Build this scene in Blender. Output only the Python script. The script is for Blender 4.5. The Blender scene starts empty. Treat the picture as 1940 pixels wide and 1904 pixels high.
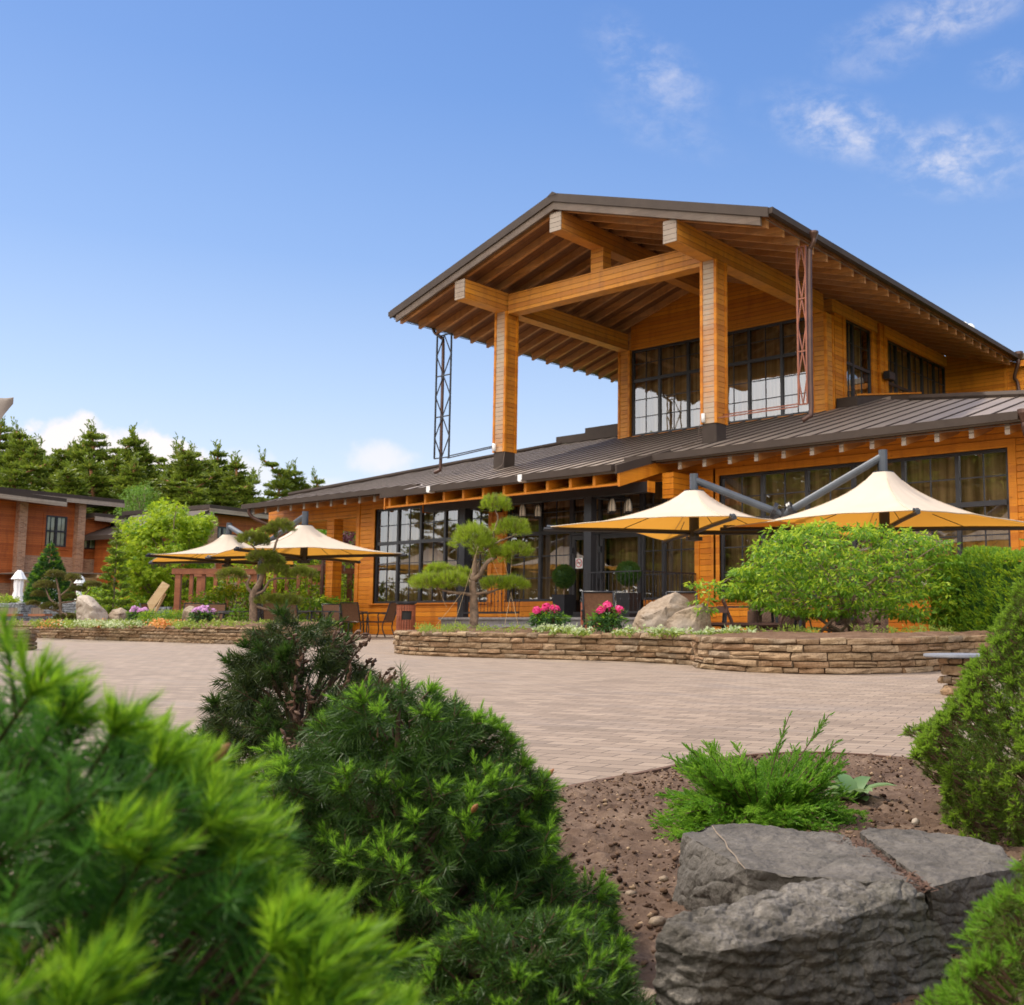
import bpy, math, random
import numpy as np
from mathutils import Vector, Matrix, noise

SC = bpy.context.scene
COL = SC.collection
R = math.radians

# ------------------------------------------------------------------ camera
CAM_H = 0.53
YAW, PITCH = R(36.97), R(6.34)
FPX, CX, CY = 1976.0, 1265.0, 952.0          # focal length and principal point on a 1940 px wide print
cam_d = bpy.data.cameras.new("camera")
cam = bpy.data.objects.new("camera", cam_d)
COL.objects.link(cam)
cam.location = (0, 0, CAM_H)
cam.rotation_euler = (R(90) + PITCH, 0, YAW)
cam_d.sensor_width = 36.0
cam_d.sensor_fit = 'HORIZONTAL'
cam_d.lens = FPX / 1940.0 * 36.0
cam_d.shift_x = (970.0 - CX) / 1940.0
cam_d.clip_start = 0.02
cam_d.clip_end = 3000.0
cam_d.dof.use_dof = True
cam_d.dof.focus_distance = 3.2
cam_d.dof.aperture_fstop = 11.0
SC.camera = cam

# ------------------------------------------------------------------ world and sun
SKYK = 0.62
REAR_FILL = 2.3
SUN_EL, SUN_AZ = R(52), R(262)               # azimuth clockwise from +Y
w = bpy.data.worlds.new("World")
SC.world = w
w.use_nodes = True
nt = w.node_tree
nt.nodes.clear()
def wn(t, **k):
    n = nt.nodes.new(t)
    for a, b in k.items():
        setattr(n, a, b)
    return n
def wl(a, b):
    nt.links.new(a, b)
def wmath(op, a, b=None, clamp=False):
    n = wn('ShaderNodeMath', operation=op, use_clamp=clamp)
    for i, x in enumerate((a, b)):
        if x is None:
            continue
        if isinstance(x, (int, float)):
            n.inputs[i].default_value = x
        else:
            wl(x, n.inputs[i])
    return n.outputs[0]
out = wn('ShaderNodeOutputWorld')
sky = wn('ShaderNodeTexSky', sky_type='NISHITA')
sky.sun_disc = False
sky.sun_elevation = SUN_EL
sky.sun_rotation = SUN_AZ
sky.altitude = 100
sky.air_density = 1.0
sky.dust_density = 0.6
sky.ozone_density = 1.6
hs = wn('ShaderNodeHueSaturation')
hs.inputs['Saturation'].default_value = 1.0
wl(sky.outputs[0], hs.inputs['Color'])
bg1 = wn('ShaderNodeBackground')
bg1.inputs[1].default_value = 0.10
wl(hs.outputs[0], bg1.inputs[0])
bg3 = wn('ShaderNodeBackground')
bg3.inputs[1].default_value = SKYK
bg2 = wn('ShaderNodeBackground')
bg2.inputs[0].default_value = (1.0, 0.94, 0.93, 1)
bg2.inputs[1].default_value = 0.97 * SKYK
tc = wn('ShaderNodeTexCoord')
DIRV = tc.outputs['Generated']
sep = wn('ShaderNodeSeparateXYZ')
wl(DIRV, sep.inputs[0])
AZ = wmath('ARCTAN2', sep.outputs[0], sep.outputs[1])
EL = wmath('ARCSINE', sep.outputs[2])
def ray_np(u, v):
    y, t = YAW, PITCH
    fw = np.array([-math.sin(y) * math.cos(t), math.cos(y) * math.cos(t), math.sin(t)])
    rt = np.array([math.cos(y), math.sin(y), 0.0])
    dn = np.cross(fw, rt)
    return fw + rt * (u - CX) / FPX + dn * (v - CY) / FPX
skr = wn('ShaderNodeValToRGB')
ee = skr.color_ramp.elements
stops = [(0.0, (.84, .86, .93)), (.10, (.72, .78, .92)), (.20, (.48, .625, .88)), (.32, (.255, .425, .80)), (.46, (.135, .30, .71)), (.62, (.08, .22, .62)), (1.0, (.06, .16, .50))]
while len(ee) < len(stops):
    ee.new(.5)
for i_, (p_, c_) in enumerate(stops):
    ee[i_].position = p_; ee[i_].color = (*c_, 1)
wl(wmath('ABSOLUTE', sep.outputs[2]), skr.inputs[0])
wl(skr.outputs[0], bg3.inputs[0])
# cloud-like fill glow added to the unseen rear sky to brighten the shaded facade
FILL_AZ, FILL_EL = R(172), R(32)
sdir = (math.sin(FILL_AZ) * math.cos(FILL_EL), math.cos(FILL_AZ) * math.cos(FILL_EL), math.sin(FILL_EL))
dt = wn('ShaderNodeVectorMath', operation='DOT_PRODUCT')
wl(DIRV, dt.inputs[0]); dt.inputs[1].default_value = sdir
glow = wmath('MULTIPLY', wmath('POWER', wmath('MAXIMUM', wmath('ADD', wmath('MULTIPLY', dt.outputs['Value'], .9), .1), 0.0), 2.0), REAR_FILL)
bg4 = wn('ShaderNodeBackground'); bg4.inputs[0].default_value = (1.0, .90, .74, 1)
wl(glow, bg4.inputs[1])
skm = wn('ShaderNodeMixShader')
skm.inputs[0].default_value = 0.75
wl(bg1.outputs[0], skm.inputs[1])
wl(bg3.outputs[0], skm.inputs[2])
def azel(u, v):
    d = ray_np(u, v)
    d = d / np.linalg.norm(d)
    return math.atan2(d[0], d[1]), math.asin(d[2])
def wnoise(scale, detail, rough, stretch=(1, 1, 1), dist=0.0, off=(0, 0, 0)):
    m = wn('ShaderNodeMapping')
    m.inputs['Scale'].default_value = stretch
    m.inputs['Location'].default_value = off
    wl(DIRV, m.inputs['Vector'])
    n = wn('ShaderNodeTexNoise')
    n.inputs['Scale'].default_value = scale
    n.inputs['Detail'].default_value = detail
    n.inputs['Roughness'].default_value = rough
    n.inputs['Distortion'].default_value = dist
    wl(m.outputs[0], n.inputs['Vector'])
    return n.outputs[0]
def ramp(x, lo, hi):
    n = wn('ShaderNodeMapRange', interpolation_type='SMOOTHSTEP')
    wl(x, n.inputs[0])
    n.inputs[1].default_value = lo
    n.inputs[2].default_value = hi
    return n.outputs[0]
def ell(u, v, hw, hh, tilt=0.0):
    a0, e0 = azel(u, v)
    wa, we = hw / FPX, hh / FPX
    da = wmath('SUBTRACT', AZ, a0)
    de = wmath('SUBTRACT', EL, e0)
    c, s = math.cos(tilt), math.sin(tilt)
    p = wmath('ADD', wmath('MULTIPLY', da, c / wa), wmath('MULTIPLY', de, s / wa))
    q = wmath('ADD', wmath('MULTIPLY', da, -s / we), wmath('MULTIPLY', de, c / we))
    r2 = wmath('ADD', wmath('MULTIPLY', p, p), wmath('MULTIPLY', q, q))
    return wmath('SUBTRACT', 1.0, wmath('SQRT', r2))
n_cum = wnoise(24, 7, 0.55)
n_fine = wnoise(36, 9, 0.62, (1, 1, 1.6), 0.25)
n_big = wnoise(9, 4, 0.5)
cum = None
for (u, v, hw, hh, soft) in [(170, 880, 150, 95, .3), (300, 890, 120, 65, .3), (60, 895, 110, 60, .35), (450, 905, 100, 60, .6), (712, 868, 95, 42, .6), (590, 925, 90, 34, .9),
                             (395, 915, 90, 45, .5)]:
    e = wmath('ADD', ell(u, v, hw, hh), wmath('MULTIPLY', wmath('SUBTRACT', n_cum, 0.5), 1.5))
    m = wmath('MULTIPLY', ramp(e, 0.1, 0.1 + soft), 1.0 if soft < .5 else .62)
    cum = m if cum is None else wmath('MAXIMUM', cum, m)
cir = None
for (u, v, hw, hh, tl, st) in [(1590, 240, 250, 75, -0.28, .8), (1830, 300, 230, 85, -0.1, .95), (1230, 130, 200, 80, -0.5, .5), (1800, 25, 300, 60, 0.12, .62), (1500, 200, 90, 60, 0, .4),
                               (1250, 240, 220, 60, -0.3, .22), (1910, 130, 90, 40, 0, .5), (1650, 110, 160, 50, 0, .3)]:
    e = ell(u, v, hw, hh, tl)
    m = wmath('MULTIPLY', ramp(e, 0.0, 0.8), st)
    cir = m if cir is None else wmath('MAXIMUM', cir, m)
cirn = wmath('MULTIPLY', ramp(n_fine, 0.34, 0.82), ramp(n_big, 0.24, 0.58))
cir = wmath('MULTIPLY', wmath('MULTIPLY', cir, cirn), 0.72)
mask = wmath('MAXIMUM', cum, cir, True)
mixw = wn('ShaderNodeMixShader')
wl(mask, mixw.inputs[0])
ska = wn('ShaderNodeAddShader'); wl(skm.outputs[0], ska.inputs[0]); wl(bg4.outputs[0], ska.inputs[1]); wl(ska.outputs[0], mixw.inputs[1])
wl(bg2.outputs[0], mixw.inputs[2])
wl(mixw.outputs[0], out.inputs[0])

sun_d = bpy.data.lights.new("sun", 'SUN')
sun_d.energy = 2.5
sun_d.angle = R(1.5)
sun_d.color = (1.0, 0.90, 0.76)
sun = bpy.data.objects.new("sun", sun_d)
COL.objects.link(sun)
sd = Vector((math.sin(SUN_AZ) * math.cos(SUN_EL), math.cos(SUN_AZ) * math.cos(SUN_EL), math.sin(SUN_EL)))
sun.rotation_euler = sd.to_track_quat('Z', 'Y').to_euler()

SC.view_settings.view_transform = 'Standard'
SC.view_settings.look = 'None'
SC.view_settings.exposure = 0.82
SC.view_settings.gamma = 1.0
SC.cycles.use_denoising = True
SC.cycles.max_bounces = 8
SC.cycles.diffuse_bounces = 3
SC.cycles.glossy_bounces = 3
SC.cycles.transmission_bounces = 4
SC.cycles.transparent_max_bounces = 8

# ------------------------------------------------------------------ points in the place
# Directions measured on the photograph give sizes; every point gets its own real distance.
CPT = np.array([0, 0, CAM_H])
def onX(u, v, X):
    r = ray_np(u, v); return CPT + r * (X / r[0])
def onY(u, v, Y):
    r = ray_np(u, v); return CPT + r * (Y / r[1])
def onZ(u, v, Z=0.0):
    r = ray_np(u, v); return CPT + r * ((Z - CAM_H) / r[2])
def onD(u, v, D):
    return CPT + ray_np(u, v) * D

# ------------------------------------------------------------------ mesh builder
class MB:
    def __init__(s):
        s.V, s.F, s.n = [], [], 0
    def add(s, V, F, m=0):
        V = np.asarray(V, float).reshape(-1, 3)
        F = np.asarray(F, int)
        s.V.append(V)
        s.F.append((F + s.n, m))
        s.n += len(V)
    def box(s, a, b, m=0):
        x0, y0, z0 = np.minimum(a, b); x1, y1, z1 = np.maximum(a, b)
        V = [(x0, y0, z0), (x1, y0, z0), (x1, y1, z0), (x0, y1, z0), (x0, y0, z1), (x1, y0, z1), (x1, y1, z1), (x0, y1, z1)]
        F = [(0, 3, 2, 1), (4, 5, 6, 7), (0, 1, 5, 4), (1, 2, 6, 5), (2, 3, 7, 6), (3, 0, 4, 7)]
        s.add(V, F, m)
    def bar(s, p, q, w_, h, m=0, up=(0, 0, 1)):
        p, q, up = np.array(p, float), np.array(q, float), np.array(up, float)
        d = q - p; d /= np.linalg.norm(d)
        sd_ = np.cross(d, up)
        if np.linalg.norm(sd_) < 1e-6:
            sd_ = np.cross(d, (1, 0, 0))
        sd_ /= np.linalg.norm(sd_)
        u_ = np.cross(sd_, d)
        a, b = sd_ * w_ / 2, u_ * h / 2
        V = [p - a - b, p + a - b, p + a + b, p - a + b, q - a - b, q + a - b, q + a + b, q - a + b]
        F = [(0, 1, 2, 3), (7, 6, 5, 4), (4, 5, 1, 0), (5, 6, 2, 1), (6, 7, 3, 2), (7, 4, 0, 3)]
        s.add(V, F, m)
    def prism(s, pts, vec, m=0):
        pts = np.array(pts, float); n = len(pts); vec = np.array(vec, float)
        V = np.concatenate([pts, pts + vec])
        s.V.append(V)
        s.F.append((np.array([list(range(n))[::-1]]) + s.n, m))
        s.F.append((np.array([list(range(n, 2 * n))]) + s.n, m))
        s.F.append((np.array([(i, (i + 1) % n, n + (i + 1) % n, n + i) for i in range(n)]) + s.n, m))
        s.n += 2 * n
    def tube(s, pts, r, n=8, m=0, cap=True):
        pts = np.array(pts, float); k = len(pts)
        r = np.full(k, r) if np.isscalar(r) else np.array(r, float)
        T = np.gradient(pts, axis=0); T /= np.linalg.norm(T, axis=1)[:, None] + 1e-12
        ref = np.array([0, 0, 1.0]) if abs(T[0][2]) < .9 else np.array([1.0, 0, 0])
        a0 = np.cross(T[0], ref); a0 /= np.linalg.norm(a0)
        V = []
        ang = np.arange(n) * 2 * math.pi / n
        for i in range(k):
            a0 = a0 - T[i] * np.dot(a0, T[i]); a0 /= np.linalg.norm(a0) + 1e-12
            b0 = np.cross(T[i], a0)
            V.append(pts[i] + r[i] * (np.cos(ang)[:, None] * a0 + np.sin(ang)[:, None] * b0))
        V = np.concatenate(V)
        F = [(i * n + j, i * n + (j + 1) % n, (i + 1) * n + (j + 1) % n, (i + 1) * n + j) for i in range(k - 1) for j in range(n)]
        s.V.append(V); s.F.append((np.array(F) + s.n, m))
        if cap:
            s.F.append((np.array([list(range(n))[::-1]]) + s.n, m))
            s.F.append((np.array([list(range((k - 1) * n, k * n))]) + s.n, m))
        s.n += len(V)
    def lathe(s, prof, c=(0, 0, 0), n=20, m=0):
        prof = np.array(prof, float); k = len(prof)
        ang = np.arange(n) * 2 * math.pi / n
        V = np.stack([prof[:, 0][:, None] * np.cos(ang), prof[:, 0][:, None] * np.sin(ang), np.repeat(prof[:, 1][:, None], n, 1)], -1).reshape(-1, 3) + np.array(c)
        F = [(i * n + j, i * n + (j + 1) % n, (i + 1) * n + (j + 1) % n, (i + 1) * n + j) for i in range(k - 1) for j in range(n)]
        s.add(V, F, m)
    def grid(s, P, m=0, close=False):
        P = np.asarray(P, float); a, b = P.shape[:2]
        I = np.arange(a * b).reshape(a, b)
        F = np.stack([I[:-1, :-1], I[1:, :-1], I[1:, 1:], I[:-1, 1:]], -1).reshape(-1, 4)
        if close:
            F2 = np.stack([I[:-1, -1], I[1:, -1], I[1:, 0], I[:-1, 0]], -1).reshape(-1, 4)
            F = np.concatenate([F, F2])
        s.add(P.reshape(-1, 3), F, m)
    def polys(s, A, m=0):
        A = np.asarray(A, float); n, k = A.shape[:2]
        s.add(A.reshape(-1, 3), np.arange(n * k).reshape(n, k), m)
    def mesh(s, name, mats, smooth=False):
        me = bpy.data.meshes.new(name)
        V = np.concatenate(s.V)
        me.vertices.add(len(V)); me.vertices.foreach_set('co', V.astype(np.float32).ravel())
        L = np.concatenate([f.ravel() for f, _ in s.F]); sizes = np.concatenate([np.full(len(f), f.shape[1]) for f, _ in s.F])
        mi = np.concatenate([np.full(len(f), m) for f, m in s.F])
        me.loops.add(len(L)); me.loops.foreach_set('vertex_index', L.astype(np.int32))
        me.polygons.add(len(sizes))
        st = np.concatenate([[0], np.cumsum(sizes)[:-1]])
        me.polygons.foreach_set('loop_start', st.astype(np.int32))
        me.polygons.foreach_set('material_index', mi.astype(np.int32))
        me.polygons.foreach_set('use_smooth', np.full(len(sizes), bool(smooth)))
        for mt in (mats if isinstance(mats, (list, tuple)) else [mats]):
            me.materials.append(mt)
        me.update(calc_edges=True)
        me.validate()
        return me
    def build(s, name, mats, parent=None, smooth=False, world=False, label=None):
        o = bpy.data.objects.new(name, s.mesh(name, mats, smooth))
        COL.objects.link(o)
        if parent is not None:
            o.parent = parent
            if world:
                p, chain = parent, Matrix.Identity(4)
                o.matrix_parent_inverse = wmat(parent).inverted()
        if label:
            o['label'] = label
        return o
def wmat(o):
    m = o.matrix_basis.copy()
    if o.parent is not None:
        m = wmat(o.parent) @ o.matrix_parent_inverse @ m
    return m
def thing(name, label, cat, loc=(0, 0, 0), rz=0.0, group=None):
    o = bpy.data.objects.new(name, None)
    COL.objects.link(o)
    o.empty_display_size = 0.2
    o.location = tuple(float(x) for x in loc); o.rotation_euler = (0, 0, rz)
    return tag(o, label, cat, group)
def tag(o, label, cat, group=None, kind=None):
    o['label'] = label; o['category'] = cat
    if group: o['group'] = group
    if kind: o['kind'] = kind
    return o
def struct(o):
    o['kind'] = 'structure'; return o
def copy_thing(o, loc=None, rz=None, scale=None, label=None, parent=None):
    c = o.copy(); COL.objects.link(c)
    if parent is not None:
        c.parent = parent
    for ch in list(o.children):
        copy_thing(ch, parent=c)
    if loc is not None: c.location = tuple(float(x) for x in loc)
    if rz is not None: c.rotation_euler = (0, 0, rz)
    if scale is not None: c.scale = (scale, scale, scale) if np.isscalar(scale) else scale
    if label: c['label'] = label
    return c
RNG = np.random.default_rng(7)
random.seed(7)
def fbm(p, sc, oct_=4):
    return noise.fractal(Vector((float(p[0]) * sc, float(p[1]) * sc, float(p[2]) * sc)), 1.0, 2.0, oct_)

# ------------------------------------------------------------------ materials
class NT:
    def __init__(s, name):
        s.m = bpy.data.materials.new(name); s.m.use_nodes = True
        s.t = s.m.node_tree; s.t.nodes.clear()
        s.o = s.t.nodes.new('ShaderNodeOutputMaterial')
    def n(s, t, **k):
        x = s.t.nodes.new(t)
        for a, b in k.items(): setattr(x, a, b)
        return x
    def l(s, a, b): s.t.links.new(a, b)
    def math(s, op, a, b=None, clamp=False):
        x = s.n('ShaderNodeMath', operation=op, use_clamp=clamp)
        for i, v in enumerate((a, b)):
            if v is None: continue
            if isinstance(v, (int, float)): x.inputs[i].default_value = v
            else: s.l(v, x.inputs[i])
        return x.outputs[0]
    def coord(s): return s.n('ShaderNodeTexCoord').outputs['Object']
    def mapped(s, sc=(1, 1, 1), rot=(0, 0, 0), loc=(0, 0, 0), src=None):
        m = s.n('ShaderNodeMapping')
        m.inputs['Scale'].default_value = sc; m.inputs['Rotation'].default_value = rot; m.inputs['Location'].default_value = loc
        s.l(src or s.coord(), m.inputs[0]); return m.outputs[0]
    def noise(s, vec, scale, detail=4, rough=.5, dist=0.0):
        x = s.n('ShaderNodeTexNoise')
        x.inputs['Scale'].default_value = scale; x.inputs['Detail'].default_value = detail; x.inputs['Roughness'].default_value = rough; x.inputs['Distortion'].default_value = dist
        s.l(vec, x.inputs['Vector']); return x.outputs[0]
    def ramp(s, fac, stops):
        x = s.n('ShaderNodeValToRGB')
        e = x.color_ramp.elements
        while len(e) < len(stops): e.new(0.5)
        for i, (p, c) in enumerate(stops):
            e[i].position = p; e[i].color = (*c, 1) if len(c) == 3 else c
        s.l(fac, x.inputs[0]); return x.outputs[0]
    def mr(s, x, a, b, c=0.0, d=1.0):
        n = s.n('ShaderNodeMapRange'); s.l(x, n.inputs[0])
        for i, v in enumerate((a, b, c, d)): n.inputs[i + 1].default_value = v
        return n.outputs[0]
    def mix(s, fac, a, b, mode='MIX'):
        x = s.n('ShaderNodeMix', data_type='RGBA', blend_type=mode)
        if isinstance(fac, (int, float)): x.inputs[0].default_value = fac
        else: s.l(fac, x.inputs[0])
        for i, v in ((6, a), (7, b)):
            if isinstance(v, tuple): x.inputs[i].default_value = (*v, 1) if len(v) == 3 else v
            else: s.l(v, x.inputs[i])
        return x.outputs[2]
    def bump(s, h, strength=.4, dist=.01, normal=None):
        x = s.n('ShaderNodeBump'); x.inputs['Strength'].default_value = strength; x.inputs['Distance'].default_value = dist
        s.l(h, x.inputs['Height'])
        if normal is not None: s.l(normal, x.inputs['Normal'])
        return x.outputs[0]
    def pbsdf(s, col, rough=.6, metal=0.0, spec=.5, normal=None):
        p = s.n('ShaderNodeBsdfPrincipled')
        for k, v in (('Base Color', col), ('Roughness', rough), ('Metallic', metal), ('Specular IOR Level', spec)):
            if isinstance(v, tuple): p.inputs[k].default_value = (*v, 1) if len(v) == 3 else v
            elif isinstance(v, (int, float)): p.inputs[k].default_value = v
            else: s.l(v, p.inputs[k])
        if normal is not None: s.l(normal, p.inputs['Normal'])
        return p
    def done(s, sh):
        s.l(sh.outputs[0] if hasattr(sh, 'outputs') else sh, s.o.inputs[0]); return s.m
    def island(s): return s.n('ShaderNodeNewGeometry').outputs['Random Per Island']
def simple(name, c, rough=.6, metal=0.0, var=.25, sc=6.0, bump=.15, spec=.5):
    t = NT(name)
    v = t.coord()
    f = t.noise(v, sc, 5, .6)
    col = t.mix(t.mr(f, .3, .7), tuple(x * (1 - var) for x in c), tuple(min(1, x * (1 + var)) for x in c))
    nrm = t.bump(t.noise(v, sc * 6, 4, .6), bump, .004) if bump else None
    return t.done(t.pbsdf(col, rough, metal, spec, nrm))
def wood(name, ca, cb, board=0.145, weather=0.0, wcol=(.30, .25, .20), ax='z', groove=True, rough=.55, front=False):
    t = NT(name)
    co = t.coord()
    sp = t.n('ShaderNodeSeparateXYZ'); t.l(co, sp.inputs[0])
    z = sp.outputs['XYZ'.index(ax.upper())]
    zb = t.math('DIVIDE', z, board)
    fl = t.math('FLOOR', zb)
    fr = t.math('FRACT', zb)
    wno = t.n('ShaderNodeTexWhiteNoise', noise_dimensions='1D'); t.l(fl, wno.inputs['W'])
    st = [1.3, 1.3, 1.3]; st['xyz'.index(ax)] = 30
    mp = t.n('ShaderNodeMapping'); mp.inputs['Scale'].default_value = st
    off = t.n('ShaderNodeCombineXYZ'); t.l(t.math('MULTIPLY', wno.outputs[0], 37.0), off.inputs[0]); t.l(t.math('MULTIPLY', wno.outputs[0], 11.0), off.inputs[1])
    ad = t.n('ShaderNodeVectorMath', operation='ADD'); t.l(co, ad.inputs[0]); t.l(off.outputs[0], ad.inputs[1])
    t.l(ad.outputs[0], mp.inputs[0])
    gr = t.noise(mp.outputs[0], 1.6, 6, .62, .4)
    big = t.noise(t.mapped((1, 1, 1)), .9, 3, .5); stn = t.noise(t.mapped((2.2, 2.2, .5)), 1.7, 5, .65, .3)
    kn = t.n('ShaderNodeTexVoronoi'); kn.inputs['Scale'].default_value = 2.1
    st2 = [1.0, 1.0, 1.0]; st2['xyz'.index(ax)] = 2.6
    mk = t.n('ShaderNodeMapping'); mk.inputs['Scale'].default_value = st2; t.l(ad.outputs[0], mk.inputs[0]); t.l(mk.outputs[0], kn.inputs['Vector'])
    knot = t.mr(kn.outputs['Distance'], .035, .085, 1, 0)
    f = t.math('ADD', t.math('MULTIPLY', gr, .75), t.math('MULTIPLY', wno.outputs[0], .48))
    col = t.mix(t.mr(f, .35, .85), ca, cb)
    col = t.mix(t.mr(stn, .48, .74, 0, .55), col, tuple(x * q for x, q in zip(cb, (.62, .55, .7))))
    col = t.mix(t.math('MULTIPLY', knot, .75), col, tuple(x * .35 for x in cb))
    if weather > 0:
        wf = t.math('MULTIPLY', t.mr(t.math('ADD', t.math('MULTIPLY', big, .6), t.math('MULTIPLY', gr, .5)), .40, .72), weather)
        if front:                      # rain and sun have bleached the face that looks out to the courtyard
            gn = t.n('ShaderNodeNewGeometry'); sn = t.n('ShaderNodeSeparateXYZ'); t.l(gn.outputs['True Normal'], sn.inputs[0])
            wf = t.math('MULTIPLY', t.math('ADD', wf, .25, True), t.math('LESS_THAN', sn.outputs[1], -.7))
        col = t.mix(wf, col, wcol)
    h = gr
    if groove:
        g = t.math('MINIMUM', t.mr(fr, 0.0, .075), t.mr(fr, .925, 1.0, 1, 0))
        col = t.mix(t.mr(fr, 0.0, .11, .92, 0.0), col, tuple(x * .16 for x in cb))
        h = t.math('ADD', t.math('MULTIPLY', g, 1.0), t.math('MULTIPLY', gr, .12))
    nrm = t.bump(h, .8, .016)
    return t.done(t.pbsdf(col, rough, 0, .35, nrm))
def leafmat(name, ca, cb, trans=.35, tcol=None, rough=.5):
    t = NT(name)
    r = t.island()
    big = t.noise(t.coord(), 1.4, 2, .5)
    f = t.math('ADD', t.math('MULTIPLY', r, .7), t.math('MULTIPLY', big, .5))
    col = t.mix(t.mr(f, .25, .95), ca, cb)
    p = t.pbsdf(col, rough, 0, .3)
    tr = t.n('ShaderNodeBsdfTranslucent')
    tc_ = t.mix(.5, col, tcol or tuple(min(1, x * 1.5) for x in cb))
    t.l(tc_, tr.inputs[0])
    mx = t.n('ShaderNodeMixShader'); mx.inputs[0].default_value = trans
    t.l(p.outputs[0], mx.inputs[1]); t.l(tr.outputs[0], mx.inputs[2])
    return t.done(mx)
M = {}
M['wood'] = wood('orange_boards', (.66, .235, .013), (.46, .135, .006))
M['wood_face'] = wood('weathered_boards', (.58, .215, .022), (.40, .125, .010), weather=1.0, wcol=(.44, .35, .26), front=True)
M['wood_plain'] = wood('orange_timber', (.66, .235, .013), (.46, .135, .006), groove=False)
M['wood_beam'] = wood('beam_timber', (.66, .26, .022), (.47, .155, .010), board=.16, weather=.2)
M['wood_raft'] = wood('rafter_timber', (.60, .255, .065), (.33, .125, .026), groove=False, weather=.35, wcol=(.38, .27, .18))
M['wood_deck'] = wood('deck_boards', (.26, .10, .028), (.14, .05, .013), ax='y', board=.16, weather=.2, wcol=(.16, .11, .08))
M['wood_grey'] = wood('grey_timber', (.15, .10, .07), (.09, .06, .04), groove=False, weather=.5, wcol=(.19, .15, .12))
M['wood_end'] = wood('end_grain_timber', (.34, .26, .19), (.22, .15, .10), weather=.6, wcol=(.38, .33, .28))
M['wood_red'] = wood('red_brown_boards', (.48, .125, .027), (.30, .068, .013), board=.13)
M['wood_bin'] = wood('bin_slats', (.33, .10, .045), (.22, .06, .025), groove=False)
M['wood_pale'] = wood('pale_timber', (.62, .47, .27), (.48, .33, .16), groove=False)
M['wood_pergola'] = wood('pergola_timber', (.34, .13, .06), (.22, .075, .035), groove=False)
M['roof'] = simple('dark_sheet_metal', (.20, .16, .13), .5, .0, .15, 1.2, .05)
M['roof_trim'] = simple('dark_metal_trim', (.055, .040, .032), .6, 0, .15, 2, .05, .15)
M['black'] = simple('black_metal', (.022, .022, .026), .42, .2, .2, 5, .05)
M['frame'] = simple('window_frame_metal', (.030, .028, .032), .40, .1, .2, 4, .03)
M['red_metal'] = simple('copper_red_metal', (.25, .085, .045), .4, .35, .25, 4, .05)
M['dark_brown_metal'] = simple('brown_metal', (.075, .036, .025), .38, .4, .25, 4, .05)
M['steel'] = simple('grey_steel_tube', (.062, .072, .088), .55, .1, .15, 5, .03)
M['white'] = simple('white_plastic', (.75, .74, .72), .45, 0, .05, 5, .02)
M['umbrella_cloth'] = simple('white_cloth', (.80, .79, .80), .8, 0, .06, 5, .1)
M['plinth'] = simple('plinth_slab', (.17, .16, .16), .55, 0, .25, 7, .2)
M['slate'] = simple('slate_disc', (.20, .21, .24), .5, 0, .2, 6, .2)
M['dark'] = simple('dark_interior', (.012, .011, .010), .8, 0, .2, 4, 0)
M['sling'] = simple('brown_mesh_fabric', (.17, .085, .045), .75, 0, .25, 30, .3)
M['twig'] = simple('brown_twigs', (.10, .05, .028), .8, 0, .4, 20, .3)
M['bark'] = simple('grey_brown_bark', (.20, .135, .09), .85, 0, .5, 14, .8)
M['bark_orange'] = simple('orange_pine_bark', (.26, .11, .045), .85, 0, .5, 8, .6)
M['brick'] = None
def brickmat(name, c1, c2, mortar, bw, bh, sc=1.0, mort=.012, rot=(0, 0, 0), swap=None, bumps=.5, offs=.5):
    t = NT(name)
    co = t.coord()
    if swap is not None:
        sp = t.n('ShaderNodeSeparateXYZ'); t.l(co, sp.inputs[0])
        cb = t.n('ShaderNodeCombineXYZ')
        t.l(t.math('ADD', sp.outputs[0], sp.outputs[1]), cb.inputs[0]); t.l(sp.outputs[2], cb.inputs[1])
        co = cb.outputs[0]
    v = t.mapped((sc, sc, sc), rot, src=co)
    b = t.n('ShaderNodeTexBrick', offset=offs)
    for k, x in (('Scale', 1.0), ('Mortar Size', mort), ('Mortar Smooth', .25), ('Bias', 0.0), ('Brick Width', bw), ('Row Height', bh)):
        b.inputs[k].default_value = x
    b.inputs['Color1'].default_value = (0, 0, 0, 1); b.inputs['Color2'].default_value = (1, 1, 1, 1); b.inputs['Mortar'].default_value = (.5, .5, .5, 1)
    t.l(v, b.inputs['Vector'])
    fine = t.noise(co, 22, 5, .65)
    big = t.noise(co, .55, 4, .6)
    f = t.math('ADD', t.math('MULTIPLY', b.outputs['Color'], .55), t.math('ADD', t.math('MULTIPLY', fine, .4), t.math('MULTIPLY', big, .35)))
    col = t.mix(t.mr(f, .25, .95), c1, c2)
    col = t.mix(b.outputs['Fac'], col, mortar)
    h = t.math('SUBTRACT', t.math('MULTIPLY', fine, .25), b.outputs['Fac'])
    nrm = t.bump(h, bumps, .006)
    return t.done(t.pbsdf(col, .75, 0, .3, nrm))
M['brick'] = brickmat('house_brick', (.17, .06, .03), (.50, .25, .14), (.38, .28, .20), .25, .075, swap=True)
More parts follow.
